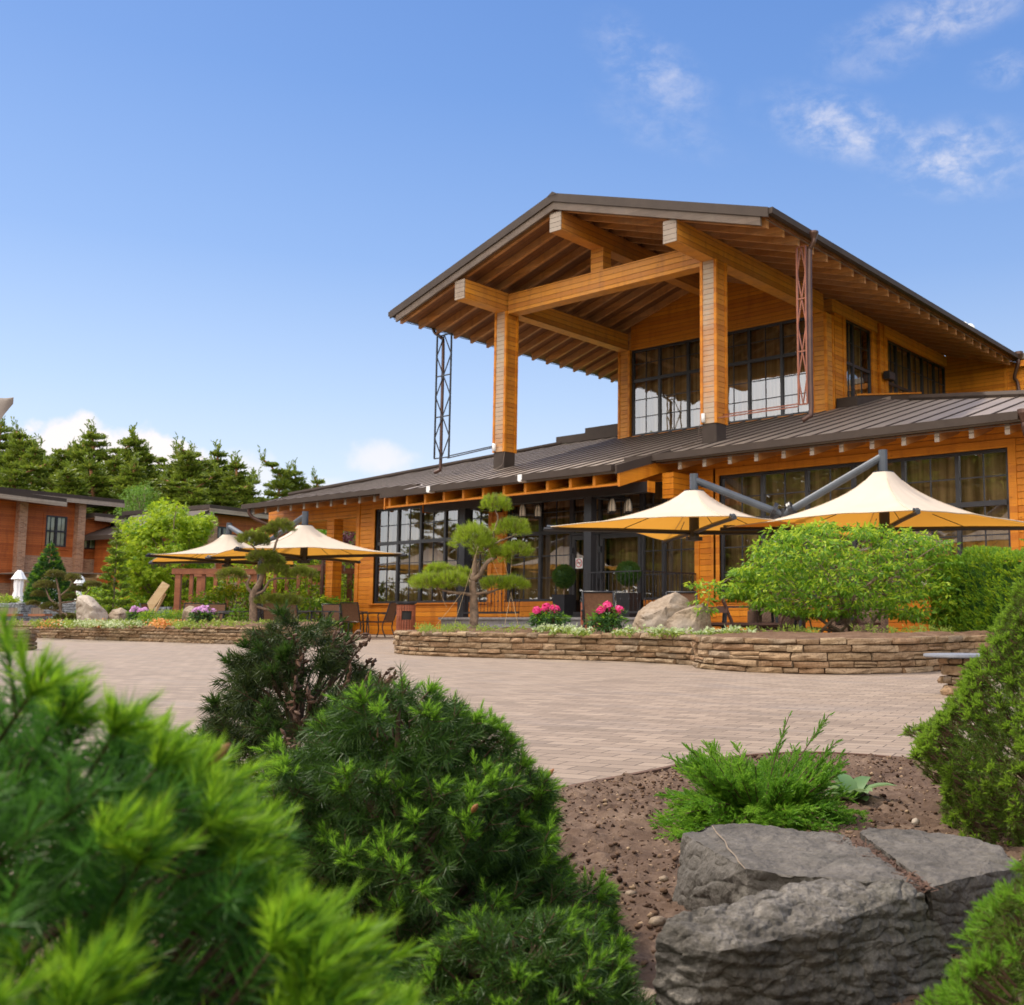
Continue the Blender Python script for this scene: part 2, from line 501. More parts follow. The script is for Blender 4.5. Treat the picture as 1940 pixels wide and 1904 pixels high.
# paving: stone setts with worn, dusty patches
def paving():
    t = NT('paving_setts')
    co = t.coord()
    v = t.mapped((1, 1, 1), (0, 0, R(-14)), src=co)
    b = t.n('ShaderNodeTexBrick', offset=.5)
    for k, x in (('Scale', 1.0), ('Mortar Size', .0035), ('Mortar Smooth', .3), ('Bias', 0.0), ('Brick Width', .18), ('Row Height', .09)):
        b.inputs[k].default_value = x
    b.inputs['Color1'].default_value = (0, 0, 0, 1); b.inputs['Color2'].default_value = (1, 1, 1, 1); b.inputs['Mortar'].default_value = (.5, .5, .5, 1)
    t.l(v, b.inputs['Vector'])
    fine = t.noise(co, 60, 5, .7)
    mid = t.noise(co, 3.2, 5, .6)
    big = t.noise(co, .35, 4, .55)
    str_ = t.noise(t.mapped((.5, 2.5, 1), (0, 0, R(37)), src=co), 1.1, 5, .65, .5)
    f = t.math('ADD', t.math('MULTIPLY', b.outputs['Color'], .34), t.math('ADD', t.math('MULTIPLY', fine, .35), t.math('ADD', t.math('MULTIPLY', mid, .25), t.math('MULTIPLY', big, .25))))
    col = t.ramp(t.mr(f, .25, .95), [(0, (.155, .115, .085)), (.5, (.26, .195, .145)), (1, (.355, .275, .205))])
    col = t.mix(t.mr(str_, .52, .70, 0, .62), col, (.23, .19, .165))
    col = t.mix(t.mr(mid, .60, .78, 0, .35), col, (.47, .37, .285))
    col = t.mix(t.math('MULTIPLY', b.outputs['Fac'], .9), col, (.09, .065, .048))
    h = t.math('SUBTRACT', t.math('MULTIPLY', fine, .22), b.outputs['Fac'])
    return t.done(t.pbsdf(col, .72, 0, .35, t.bump(h, .6, .005)))
M['paving'] = paving()
def soil(name, a, b_, c_):
    t = NT(name)
    co = t.coord()
    f1 = t.noise(co, 3.0, 6, .65); f2 = t.noise(co, 42, 6, .7); f3 = t.noise(co, 11, 4, .6)
    col = t.ramp(t.math('ADD', t.math('MULTIPLY', f1, .45), t.math('ADD', t.math('MULTIPLY', f2, .35), t.math('MULTIPLY', f3, .3))), [(.35, a), (.55, b_), (.72, c_)])
    vo = t.n('ShaderNodeTexVoronoi'); vo.inputs['Scale'].default_value = 85; t.l(co, vo.inputs['Vector'])
    sel = t.math('MULTIPLY', t.mr(vo.outputs['Distance'], .12, .2, 1, 0), t.mr(t.noise(co, 30, 2), .58, .62))
    col = t.mix(t.math('MULTIPLY', sel, .7), col, (.42, .30, .18))
    return t.done(t.pbsdf(col, .9, 0, .15, t.bump(t.math('ADD', f2, f3), .8, .012)))
M['soil'] = soil('garden_soil', (.048, .028, .019), (.118, .076, .053), (.225, .157, .112))
def clods():
    t = NT('soil_crumbs'); r = t.island()
    col = t.ramp(r, [(0, (.030, .016, .010)), (.45, (.085, .05, .032)), (.8, (.16, .10, .065)), (1, (.34, .24, .15))])
    return t.done(t.pbsdf(col, .95, 0, .1, t.bump(t.noise(t.coord(), 90, 4, .7), .8, .004)))
M['clods'] = clods()
M['mulch'] = soil('dark_mulch', (.06, .034, .02), (.13, .075, .045), (.22, .14, .09))
def rockmat(name, a, b_, c_, sc=3.0, lichen=None, st=(1, 1, 1)):
    t = NT(name)
    co = t.coord()
    f = t.noise(t.mapped(st), sc, 8, .62, .3); f2 = t.noise(co, sc * 9, 6, .7); vo = t.noise(co, sc * .6, 3, .5)
    f3 = t.noise(co, sc * 30, 3, .6)
    col = t.ramp(t.math('ADD', t.math('MULTIPLY', f, .5), t.math('ADD', t.math('MULTIPLY', f2, .35), t.math('MULTIPLY', f3, .15))), [(.36, a), (.5, b_), (.64, c_)])
    if lichen: col = t.mix(t.mr(vo, .52, .68, 0, .6), col, lichen)
    return t.done(t.pbsdf(col, .78, 0, .3, t.bump(t.math('ADD', f, t.math('MULTIPLY', f2, .6)), .8, .02)))
M['rock'] = rockmat('dark_grey_rock', (.056, .049, .041), (.118, .104, .089), (.205, .182, .158), 5.0, (.065, .062, .036))
M['rock_rough'] = rockmat('rough_grey_rock', (.042, .037, .030), (.118, .104, .087), (.30, .27, .235), 7.0, (.075, .075, .042), (1, 1, 2.2))
M['boulder'] = rockmat('tan_boulder', (.15, .105, .065), (.26, .195, .135), (.36, .285, .215), 2.2, (.20, .18, .155))
M['boulder_pale'] = rockmat('pale_boulder', (.24, .19, .145), (.36, .30, .24), (.46, .40, .34), 2.2, (.28, .24, .20))
M['gabion'] = rockmat('grey_wall_stone', (.10, .11, .12), (.20, .215, .23), (.33, .345, .36), 7.0)
def stonewall():
    t = NT('sandstone_blocks')
    r = t.island(); co = t.coord()
    f = t.noise(co, 7, 7, .65, .4); f2 = t.noise(co, 45, 5, .7)
    base = t.ramp(r, [(0, (.17, .10, .055)), (.25, (.27, .18, .10)), (.5, (.24, .135, .07)), (.72, (.31, .22, .135)), (.88, (.20, .15, .105)), (1, (.37, .265, .155))])
    col = t.mix(t.mr(f, .3, .7, 0, .8), base, t.mix(.5, base, (.36, .25, .15)))
    col = t.mix(t.mr(f2, .35, .5, .55, 0), col, (.07, .042, .024))
    return t.done(t.pbsdf(col, .8, 0, .25, t.bump(t.math('ADD', f, t.math('MULTIPLY', f2, .5)), .7, .015)))
M['stonewall'] = stonewall()
# window glass: coated panes, a mirror-like skin over a brown see-through tint
def glass():
    t = NT('coated_glass')
    wv = t.noise(t.coord(), 1.3, 2, .5)
    nrm = t.bump(wv, .10, .02)
    fr = t.n('ShaderNodeFresnel'); fr.inputs['IOR'].default_value = 1.7
    fac = t.math('ADD', t.math('MULTIPLY', fr.outputs[0], .8), .13, True)
    g = t.n('ShaderNodeBsdfGlossy'); g.inputs['Roughness'].default_value = 0.0; g.inputs['Color'].default_value = (.93, .95, 1, 1)
    t.l(nrm, g.inputs['Normal'])
    tr = t.n('ShaderNodeBsdfTransparent'); tr.inputs[0].default_value = (.86, .82, .74, 1)
    mx = t.n('ShaderNodeMixShader'); t.l(fac, mx.inputs[0]); t.l(tr.outputs[0], mx.inputs[1]); t.l(g.outputs[0], mx.inputs[2])
    return t.done(mx)
M['glass'] = glass()
def curtain(name, a, b_):
    t = NT(name)
    sp = t.n('ShaderNodeSeparateXYZ'); t.l(t.coord(), sp.inputs[0])
    v = t.n('ShaderNodeCombineXYZ'); t.l(t.math('ADD', sp.outputs[0], sp.outputs[1]), v.inputs[0]); t.l(t.math('MULTIPLY', sp.outputs[2], .04), v.inputs[2])
    f = t.noise(v.outputs[0], 5.5, 4, .6)
    col = t.mix(t.mr(f, .35, .65), a, b_)
    return t.done(t.pbsdf(col, .9, 0, .1))
M['curtain'] = curtain('brown_curtains', (.16, .10, .048), (.50, .37, .20))
M['curtain_pale'] = curtain('pale_curtains', (.72, .67, .54), (.90, .87, .78))
def canopy():
    t = NT('canopy_fabric')
    g = t.n('ShaderNodeNewGeometry')
    n_ = t.noise(t.coord(), 2.0, 4, .5)
    top = t.mix(t.mr(n_, .3, .7), (.60, .53, .435), (.65, .58, .485))
    col = t.mix(g.outputs['Backfacing'], top, (.80, .42, .07))
    d = t.pbsdf(col, .75, 0, .15)
    tr = t.n('ShaderNodeBsdfTranslucent'); tr.inputs[0].default_value = (.85, .42, .06, 1)
    mx = t.n('ShaderNodeMixShader'); mx.inputs[0].default_value = .28
    t.l(d.outputs[0], mx.inputs[1]); t.l(tr.outputs[0], mx.inputs[2])
    return t.done(mx)
M['canopy'] = canopy()
M['lamp_glass'] = simple('frosted_lamp_glass', (.70, .62, .50), .35, 0, .1, 8, .02)
# foliage colours
M['nd_dark'] = leafmat('old_needles', (.018, .055, .008), (.065, .135, .016), .25)
M['nd_new'] = leafmat('new_needles', (.105, .27, .016), (.26, .45, .040), .42)
M['nd_bud'] = simple('brown_buds', (.30, .12, .04), .7, 0, .3, 30, .2)
M['nd_mid'] = leafmat('mid_spruce_needles', (.055, .115, .010), (.150, .235, .026), .35)
M['nd_blackgreen'] = leafmat('dark_spruce_needles', (.016, .040, .008), (.060, .085, .018), .25)
M['nd_near'] = leafmat('soft_bright_needles', (.030, .110, .016), (.090, .235, .028), .35)
M['nd_neartip'] = leafmat('fresh_soft_needles', (.085, .25, .012), (.30, .48, .026), .44)
M['nd_yel'] = leafmat('fresh_spruce_tips', (.125, .26, .016), (.30, .44, .042), .42)
M['pine'] = leafmat('pine_needles', (.062, .105, .008), (.150, .205, .020), .35)
M['pine_b'] = leafmat('olive_pine_needles', (.085, .12, .010), (.20, .235, .026), .35)
M['niwaki'] = leafmat('cloud_pine_needles', (.13, .22, .010), (.33, .42, .028), .42)
M['niwaki_tip'] = leafmat('cloud_pine_candles', (.20, .27, .045), (.32, .37, .09), .35)
M['niwaki_old'] = leafmat('brownish_pine_needles', (.085, .095, .022), (.185, .165, .045), .3)
M['lf_yellow'] = leafmat('yellow_green_leaves', (.17, .29, .010), (.36, .45, .025), .45)
M['lf_green'] = leafmat('mid_green_leaves', (.060, .16, .010), (.17, .31, .022), .42)
M['lf_bush'] = leafmat('fresh_maple_leaves', (.20, .34, .010), (.42, .52, .040), .45)
M['lf_dark'] = leafmat('dark_green_leaves', (.020, .065, .015), (.06, .14, .03), .3)
M['lf_thuja'] = leafmat('thuja_sprays', (.075, .19, .012), (.23, .37, .03), .35)
M['lf_juniper'] = leafmat('juniper_sprays', (.055, .17, .012), (.17, .35, .028), .4)
M['lf_purple'] = leafmat('purple_leaves', (.055, .012, .022), (.14, .035, .045), .3)
M['lf_varieg'] = leafmat('cream_edged_leaves', (.22, .33, .13), (.62, .66, .40), .35)
M['lf_hosta'] = leafmat('blue_green_leaves', (.11, .20, .075), (.26, .36, .15), .3)
M['lf_weed'] = leafmat('small_weeds', (.11, .21, .018), (.30, .36, .06), .4)
M['lf_birch'] = leafmat('birch_leaves', (.06, .15, .018), (.17, .28, .045), .4)
M['fl_pink'] = leafmat('pink_petals', (.65, .02, .15), (.85, .10, .32), .35, (.9, .1, .35))
M['fl_lilac'] = leafmat('lilac_petals', (.62, .26, .58), (.82, .55, .78), .35, (.85, .5, .8))
M['fl_orange'] = leafmat('orange_petals', (.60, .20, .04), (.75, .38, .12), .3)
M['grass'] = simple('lawn', (.07, .13, .02), .9, 0, .4, 1.5, .5)
# ------------------------------------------------------------------ ground
g = MB(); g.polys([[(-900, -900, -.05), (900, -900, -.05), (900, 900, -.05), (-900, 900, -.05)]])
struct(g.build('ground', M['grass']))
g = MB(); g.polys([[(-75, -14, 0), (14, -14, 0), (14, 23.5, 0), (-75, 23.5, 0)]])
struct(g.build('pavement', M['paving']))

def smooth_path(P, n=8):
    P = [np.array(p, float) for p in P]
    out_ = []
    Q = [2 * P[0] - P[1]] + P + [2 * P[-1] - P[-2]]
    for i in range(1, len(Q) - 2):
        for k in range(n):
            t = k / n
            a, b, c, d = Q[i - 1], Q[i], Q[i + 1], Q[i + 2]
            out_.append(.5 * (2 * b + (c - a) * t + (2 * a - 5 * b + 4 * c - d) * t * t + (3 * b - a - 3 * c + d) * t ** 3))
    out_.append(P[-1])
    return np.array(out_)
bed_px = [(1990, 1455), (1860, 1452), (1738, 1448), (1640, 1440), (1545, 1435), (1450, 1438), (1370, 1446), (1300, 1457), (1240, 1470), (1150, 1488), (1050, 1509), (930, 1537), (800, 1568), (600, 1625), (420, 1690)]
edge = smooth_path([onZ(u, v, 0) for u, v in bed_px], 6)[:, :2]
poly = np.concatenate([edge, [[-2.6, .1], [-2.2, -1.2], [3.2, -1.2], [3.4, 2.6]]])
def inside(P, poly):
    x, y = P[:, 0], P[:, 1]; c = np.zeros(len(P), bool); j = len(poly) - 1
    for i in range(len(poly)):
        xi, yi = poly[i]; xj, yj = poly[j]
        c ^= ((yi > y) != (yj > y)) & (x < (xj - xi) * (y - yi) / (yj - yi + 1e-12) + xi); j = i
    return c
def soil_h(p, base, amp): return base + amp * (.8 * noise.noise((p[0] * 3, p[1] * 3, 0)) + .4 * noise.noise((p[0] * 14, p[1] * 14, 3)) + .9 * max(0, noise.noise((p[0] * 30, p[1] * 30, 7))) + .55 * noise.noise((p[0] * 62, p[1] * 62, 5)))
def soil_grid(x0, x1, y0, y1, st, clip, base, amp):
    xs = np.arange(x0, x1, st); ys = np.arange(y0, y1, st)
    X, Y = np.meshgrid(xs, ys, indexing='ij')
    P = np.stack([X.ravel(), Y.ravel()], 1)
    z = np.array([soil_h(p, base, amp) for p in P])
    V = np.column_stack([P, z])
    I = np.arange(len(V)).reshape(X.shape)
    F = np.stack([I[:-1, :-1], I[1:, :-1], I[1:, 1:], I[:-1, 1:]], -1).reshape(-1, 4)
    ok = inside(P[F].mean(1), clip)
    return V, F[ok]
ICO = None
def ico():
    global ICO
    if ICO is None:
        import bmesh
        b = bmesh.new(); bmesh.ops.create_icosphere(b, subdivisions=1, radius=1)
        ICO = (np.array([v.co[:] for v in b.verts]), np.array([[v.index for v in f.verts] for f in b.faces])); b.free()
    return ICO
def lumps(mb, P, S, flat=.7, m=0, jit=.28):
    V, F = ico(); n = len(P)
    for i in range(n):
        q = V * (1 + RNG.uniform(-jit, jit, (len(V), 1))) * S[i] * np.array([RNG.uniform(.7, 1.3), RNG.uniform(.7, 1.3), flat])
        a = RNG.uniform(0, 6.28); c, s_ = math.cos(a), math.sin(a)
        q = q @ np.array([[c, s_, 0], [-s_, c, 0], [0, 0, 1]])
        mb.add(q + P[i], F, m)
sb = MB()
V, F = soil_grid(-2.8, 1.9, .3, 4.4, .0125, poly, .014, .020)
sb.add(V, F)
cand = np.column_stack([RNG.uniform(-2.6, 1.2, 66000), RNG.uniform(.9, 4.1, 66000)])
cand = cand[inside(cand, poly)]
kk = np.array([noise.noise((p[0] * 2.2, p[1] * 2.2, 11)) for p in cand]) + RNG.uniform(-1.0, 1.0, len(cand)) > .12
cand = cand[kk]
lumps(sb, np.column_stack([cand, [soil_h(p, .014, .020) + .0005 for p in cand]]), np.minimum(RNG.gamma(1.3, .0017, len(cand)) + .0016, .0085), m=1, jit=.42)
struct(sb.build('garden_soil', [M['soil'], M['clods']], smooth=True))
# timber-coloured edging strip between setts and soil
kb = MB()
e3 = edge
tn = np.gradient(e3, axis=0); tn /= np.linalg.norm(tn, axis=1)[:, None]
nr = np.stack([-tn[:, 1], tn[:, 0]], 1)
prof = [(-.011, -.03), (-.011, .022), (.011, .022), (.011, -.03)]
kb.grid(np.array([[(p[0] + n_[0] * a, p[1] + n_[1] * a, b) for a, b in prof] for p, n_ in zip(e3, nr)]))
struct(kb.build('kerb', M['twig']))

tq = [onD(u, 1171, D)[:2] for u, D in ((-90, 41.6), (38, 41.3), (182, 41.3), (196, 62), (-110, 64))]
g = MB(); g.prism([(x, y, .0) for x, y in tq], (0, 0, .95)); struct(g.build('terrace', M['paving']))
# ------------------------------------------------------------------ stone planters
def resample(P, step):
    P = np.array(P); d = np.concatenate([[0], np.cumsum(np.linalg.norm(np.diff(P, axis=0), axis=1))])
    n = max(2, int(d[-1] / step)); t = np.linspace(0, d[-1], n)
    return np.stack([np.interp(t, d, P[:, k]) for k in range(P.shape[1])], 1), d[-1]
def stone_block(mb, pa, na, z0, z1, depth, rng, bulge):
    # pa: points along the face from one end to the other (n,2); na: outward normals
    nx, nz = len(pa), 4
    G = np.zeros((nx, nz, 3))
    seed = rng.uniform(0, 100)
    tilt = rng.uniform(-.004, .004, 2)
    for i in range(nx):
        for k in range(nz):
            fx, fz = i / (nx - 1), k / (nz - 1)
            e = (min(fx, 1 - fx) * 4) ; e2 = min(fz, 1 - fz) * 3
            rim = -0.010 * (1 if (i in (0, nx - 1)) else 0) - .008 * (1 if k in (0, nz - 1) else 0)
            nz_ = noise.noise((pa[i][0] * 9 + seed, pa[i][1] * 9, (z0 + fz * (z1 - z0)) * 22)) * .026
            o_ = bulge + rim + nz_
            zz = z0 + (z1 - z0) * fz + (tilt[0] * (fx - .5) * 2 if k in (0, nz - 1) else rng.uniform(-.004, .004))
            G[i, k] = (pa[i][0] + na[i][0] * o_, pa[i][1] + na[i][1] * o_, zz)
    mb.grid(G)
    B = G.copy(); 
    for i in range(nx): B[i, :, :2] = pa[i] - na[i] * depth
    ring = [(i, 0) for i in range(nx)] + [(nx - 1, k) for k in range(1, nz)] + [(i, nz - 1) for i in range(nx - 2, -1, -1)] + [(0, k) for k in range(nz - 2, 0, -1)]
    fr = np.array([G[a] for a in ring]); bk = np.array([B[a] for a in ring])
    n = len(ring)
    # welded copy of the rim, one island with the face through a shared offset
    base = mb.n
    mb.add(np.concatenate([fr, bk]), [(j, (j + 1) % n, n + (j + 1) % n, n + j) for j in range(n)])
def stone_wall(path, h, courses, depth, lens, rng, step=.04, jitter=.006):
    mb = MB()
    P, L = resample(path, step)
    t = np.gradient(P, axis=0); t /= np.linalg.norm(t, axis=1)[:, None]
    nrm = np.stack([t[:, 1], -t[:, 0]], 1)
    d = np.linspace(0, L, len(P))
    hs_ = rng.uniform(.8, 1.2, courses); hs_ = hs_ / hs_.sum() * h
    z = 0.0
    for c in range(courses):
        x = -rng.uniform(0, lens[1])
        while x < L:
            ln = rng.uniform(*lens)
            a, b = max(x, 0) + .006, min(x + ln, L) - .006
            if b - a > .05:
                n = max(4, int((b - a) / .055))
                tt = np.linspace(a, b, n)
                pa = np.stack([np.interp(tt, d, P[:, k]) for k in range(2)], 1)
                na = np.stack([np.interp(tt, d, nrm[:, k]) for k in range(2)], 1)
                za, zb = z + rng.uniform(.002, .010), z + hs_[c] - rng.uniform(.002, .009)
                if c == courses - 1:
                    zb = h + rng.uniform(-.012, .012)
                if rng.uniform() < .07 and hs_[c] > .055 and c < courses - 1:
                    zm = (za + zb) / 2 + rng.uniform(-.008, .008)
                    stone_block(mb, pa, na, za, zm - .002, depth, rng, rng.uniform(-.008, .018))
                    stone_block(mb, pa, na, zm + .002, zb, depth, rng, rng.uniform(-.008, .018))
                else:
                    stone_block(mb, pa, na, za, zb, depth, rng, rng.uniform(-.014, .026) + (.010 if c == courses - 1 else 0))
            x += ln
        z += hs_[c]
    # dark joint behind
    jb = MB()
    Q = P - nrm * (.05)
    jb.grid(np.array([[(q[0], q[1], -.02), (q[0], q[1], h - .02)] for q in Q])[::-1])
    return mb, jb, P, nrm
def soil_fill(P, nrm, back, h, mound, rng, n=26, amp=.03):
    A = P - nrm * .10
    B = back
    G = np.zeros((len(A), n, 3))
    for i in range(len(A)):
        for k in range(n):
            f = (k / (n - 1)) ** 1.4
            q = A[i] * (1 - f) + B[i] * f
            z = h - .03 + mound * math.sin(math.pi * min(1, f * 1.1) ** .7) + amp * noise.noise((q[0] * 2.5, q[1] * 2.5, 1)) + amp * .5 * noise.noise((q[0] * 11, q[1] * 11, 2)) + amp * .35 * noise.noise((q[0] * 30, q[1] * 30, 2))
            if k == 0: z = h - .045
            G[i, k] = (q[0], q[1], z)
    return G
PL_H = .34
def planter(name, label, path, back, courses, lens, seed, h=PL_H, mound=.06, soilm='mulch'):
    rng = np.random.default_rng(seed)
    root = thing(name, label, 'planter', (*path[len(path) // 2][:2], 0))
    mb, jb, P, nrm = stone_wall(path, h, courses, .16, lens, rng)
    w_ = mb.build('stone_wall', M['stonewall'], root, world=True)
    j = jb.build('joint_backing', M['mulch'], w_, world=True)
    Bk = np.stack([np.interp(np.linspace(0, 1, len(P)), np.linspace(0, 1, len(back)), np.array(back)[:, k]) for k in range(2)], 1)
    s_ = MB(); s_.grid(soil_fill(P, nrm, Bk, h, mound, rng))
    s_.build('soil', M[soilm], root, smooth=True, world=True)
    return root
front = [onZ(u, v, 0)[:2] for u, v in [(746, 1237.5), (790, 1242), (900, 1246), (1027, 1249), (1154, 1252.5), (1255, 1257)]]
bulb = [onZ(u, v, 0)[:2] for u, v in [(1309, 1260.5), (1322, 1266), (1345, 1269), (1407, 1273), (1534, 1277.5), (1661, 1277), (1760, 1273), (1828, 1266)]]
p0, p9 = front[0], bulb[-1]
left_turn = [p0 + np.array([.75, 2.1]), p0 + np.array([.1, 1.1]), p0 + np.array([-.12, .40])]
right_turn = [p9 + np.array([.10, .35]), p9 + np.array([.05, 1.2])]
path_r = np.concatenate([smooth_path(left_turn + front + [bulb[0]], 8)[:-1], smooth_path(bulb + right_turn, 8)])
back_r = [path_r[0] + (.6, .8), np.array(front[1]) + (1.0, 3.6), np.array(front[3]) + (-.6, 4.2), np.array(bulb[0]) + (-1.3, 4.4), np.array(bulb[4]) + (-.9, 4.0), p9 + np.array([-.8, 2.2]), p9 + np.array([-.1, 1.2])]
planter('stone_planter', 'long curved sandstone planter with a pink-flowered bed and big boulder in front of the lodge', path_r, back_r, 5, (.16, .52), 3)
fl = [onZ(u, v, 0)[:2] for u, v in [(-80, 1205.2), (0, 1207), (120, 1210.5), (274, 1215.5), (450, 1221)]]
FW2 = np.array([-math.sin(YAW), math.cos(YAW)]); RT2 = np.array([math.cos(YAW), math.sin(YAW)])
endp = onZ(560, 1223.5, 0)[:2]
path_l = smooth_path(fl + [endp, endp + FW2 * .5 + RT2 * .42, endp + FW2 * 1.4 + RT2 * .35, endp + FW2 * 2.2 - RT2 * .3], 10)
back_l = [onD(u, 1171, D)[:2] for u, D in ((-70, 39), (60, 36), (180, 33), (300, 29.5), (430, 26.8), (540, 24.2), (575, 23.4))]
planter('stone_planter', 'low sandstone planter with lilac flowers, boulders and two clipped pines beyond the paving', path_l, back_l, 5, (.35, .95), 5, h=.36, mound=.12)
c0 = onZ(-60, 1232, 0)[:2]
ang = np.linspace(R(-150), R(60), 16)
path_s = np.array([c0 + 1.0 * np.array([math.cos(a), math.sin(a)]) for a in ang])
back_s = np.array([c0 + .2 * np.array([math.cos(a), math.sin(a)]) for a in ang])
planter('stone_planter', 'rounded sandstone planter end cut off by the left edge of the photo', path_s, back_s, 5, (.2, .5), 9)
# ------------------------------------------------------------------ the timber lodge
YF = 22.0
lodge = thing('timber_lodge', 'large orange timber lodge with dark roofs and a gable on two tall columns', 'building', (-20, 22, 0))
def LP(name, mb, mats, parent=None, smooth=False, label=None):
    return mb.build(name, mats, parent or lodge, smooth, True, label)
def zl(y): return 5.25 + .297 * (y - 23.0)          # lower roof, top of deck
RX, RZ, RS = -20.05, 12.68, .303                     # upper ridge
def zu(x): return RZ - RS * abs(x - RX)
TH = .28
# ---- facade wall with its openings
W1 = (-28.87, -23.37); W2 = (-22.62, -15.62); W3 = (-14.90, -7.45)
Z0, Z1 = 1.02, 4.17
PLZ = .56
wall = MB()
wy0, wy1 = YF, YF + TH
XL, XR = -29.87, -4.6
wall.box((XL, wy0, 0), (W1[0], wy1, Z1)); wall.box((W1[1], wy0, 0), (W2[0], wy1, Z1)); wall.box((W2[1], wy0, 0), (W3[0], wy1, Z1)); wall.box((W3[1], wy0, 0), (XR, wy1, Z1))
wall.box((W1[0], wy0, 0), (W1[1], wy1, Z0)); wall.box((W3[0], wy0, 0), (W3[1], wy1, Z0))
wall.box((W2[0], wy0, 0), (-20.12, wy1, Z0)); wall.box((-17.37, wy0, 0), (W2[1], wy1, Z0))
wall.box((XL, wy0, Z1), (XR, wy1, 4.86))
wall.box((XL, wy1, 0), (XL + .28, 31, 4.86)); wall.box((XR - .28, wy1, 0), (XR, 31, 4.86))
LP('lower_wall', wall, M['wood'])
# porch header and posts on the left end
hd = MB()
hd.box((-35.2, wy0, 3.98), (XL, wy0 + .3, 4.78)); hd.box((-35.2, wy0 + .3, 3.98), (-34.9, 28, 4.78))
LP('porch_header', hd, M['wood'])
for X in (-31.6,):
    c = MB(); c.box((X, wy0 + .03, 0), (X + .41, wy0 + .40, 3.98)); LP('porch_post', c, M['wood'])
c = MB(); c.box((-35.15, wy0 + .03, 0), (-34.75, wy0 + .43, 3.98)); LP('porch_post', c, M['wood'])
c = MB(); c.box((-31.6, 27.0, 0), (-31.1, 27.5, 5.6)); LP('porch_post', c, M['wood'])
# casings: flat boards proud of the wall
def cbox(p, q):
    c_ = MB(); c_.box(p, q); LP('casing', c_, M['wood_plain'])
for (a, b) in (W1, W3):
    cbox((a - .17, wy0 - .03, Z0 - .10), (a, wy0 + .1, Z1 + .18)); cbox((b, wy0 - .03, Z0 - .10), (b + .17, wy0 + .1, Z1 + .18))
    cbox((a, wy0 - .03, Z1), (b, wy0 + .1, Z1 + .18))
    cbox((a - .2, wy0 - .07, Z0 - .05), (b + .2, wy0 + .12, Z0))
for x in (-22.80, -15.60, -15.08):
    cbox((x - .07, wy0 - .03, PLZ), (x + .07, wy0 + .1, Z1 + .18))
cbox((XR - .2, wy0 - .03, 0), (XR, wy0 + .05, 4.8)); cbox((XL, wy0 - .03, 0), (XL + .18, wy0 + .05, 4.5))
# ---- windows
def pane_quad(mb, p0, dx, w_, z0, z1, nrm_off=0.0):
    p0 = np.array(p0, float); dx = np.array(dx, float)
    a = p0; b = p0 + dx * w_
    mb.polys([[(a[0], a[1], z0), (b[0], b[1], z0), (b[0], b[1], z1), (a[0], a[1], z1)]])
def window(name, p0, dx, inn, width, z0, z1, mull, rails, thin_z, fw=.07, curt='curtain', parent=None, thin_v=True, cz0=None, curt_z=None):
    """p0: lower corner on the glass plane, dx: unit vector along the wall, inn: unit vector indoors."""
    p0 = np.array(p0, float); dx = np.array(dx, float); inn = np.array(inn, float)
    f = MB()
    def bb(s0, s1, za, zb, d0, d1):
        q = [p0 + dx * s0 + inn * d0, p0 + dx * s1 + inn * d0, p0 + dx * s1 + inn * d1, p0 + dx * s0 + inn * d1]
        f.prism([(x[0], x[1], za) for x in q], (0, 0, zb - za))
    bb(0, fw, z0, z1, -.05, .06); bb(width - fw, width, z0, z1, -.05, .06)
    bb(fw, width - fw, z0, z0 + fw, -.05, .06); bb(fw, width - fw, z1 - fw, z1, -.05, .06)
    xs = [0.0] + [m for m in mull] + [width]
    for m in mull: bb(m - fw / 2 - .01, m + fw / 2 + .01, z0 + fw, z1 - fw, -.055, .055)
    for (za, zb) in rails:
        for i in range(len(xs) - 1):
            bb(xs[i] + fw / 2 + .011, xs[i + 1] - fw / 2 - .011, za, zb, -.05, .05)
    for i in range(len(xs) - 1):
        if xs[i + 1] - xs[i] < .4: continue
        mid = (xs[i] + xs[i + 1]) / 2
        if thin_v: bb(mid - .014, mid + .014, z0 + fw, z1 - fw, -.018, .018)
        for zt in thin_z: bb(xs[i] + fw / 2 + .011, xs[i + 1] - fw / 2 - .011, zt - .014, zt + .014, -.02, .02)
    o = LP(name, f, M['frame'], parent)
    gl = MB(); pane_quad(gl, p0, dx, width, z0, z1)
    LP('pane', gl, M['glass'], o)
    cu = MB()
    n = int(width / .045)
    s_ = np.linspace(-.10, width + .10, n)
    ph = np.cumsum(RNG.uniform(.25, .75, n))
    dep = .24 + .045 * np.sin(ph) + .02 * np.sin(ph * .37)
    base = p0[None] + dx[None] * s_[:, None] + inn[None] * dep[:, None]
    zt0 = z0 + .03
    cu.grid(np.stack([np.column_stack([base[:, :2], np.full(n, zz)]) for zz in (zt0, z1 - .03)], 1))
    LP('curtain', cu, M[curt], o, smooth=True)
    return o
GY = YF + .10
U = np.array
def mulls(x0, xs): return [x - x0 for x in xs]
window('window', (W1[0], GY, Z0), (1, 0, 0), (0, 1, 0), W1[1] - W1[0], Z0 + .0, Z1, mulls(W1[0], [-27.74, -26.60, -25.43, -24.30]), [(2.95, 3.06)], (3.6, 2.33, 1.70))
window('window', (W3[0], GY, Z0), (1, 0, 0), (0, 1, 0), W3[1] - W3[0], Z0, Z1, mulls(W3[0], [-13.65, -12.39, -11.15, -9.88, -8.61]), [(2.95, 3.06)], (3.59, 2.32, 1.70))
window('window', (W2[0], GY, Z0), (1, 0, 0), (0, 1, 0), -20.04 - W2[0], Z0, Z1 + .05, mulls(W2[0], [-21.28]), [(2.95, 3.06)], (3.6, 2.33, 1.70))
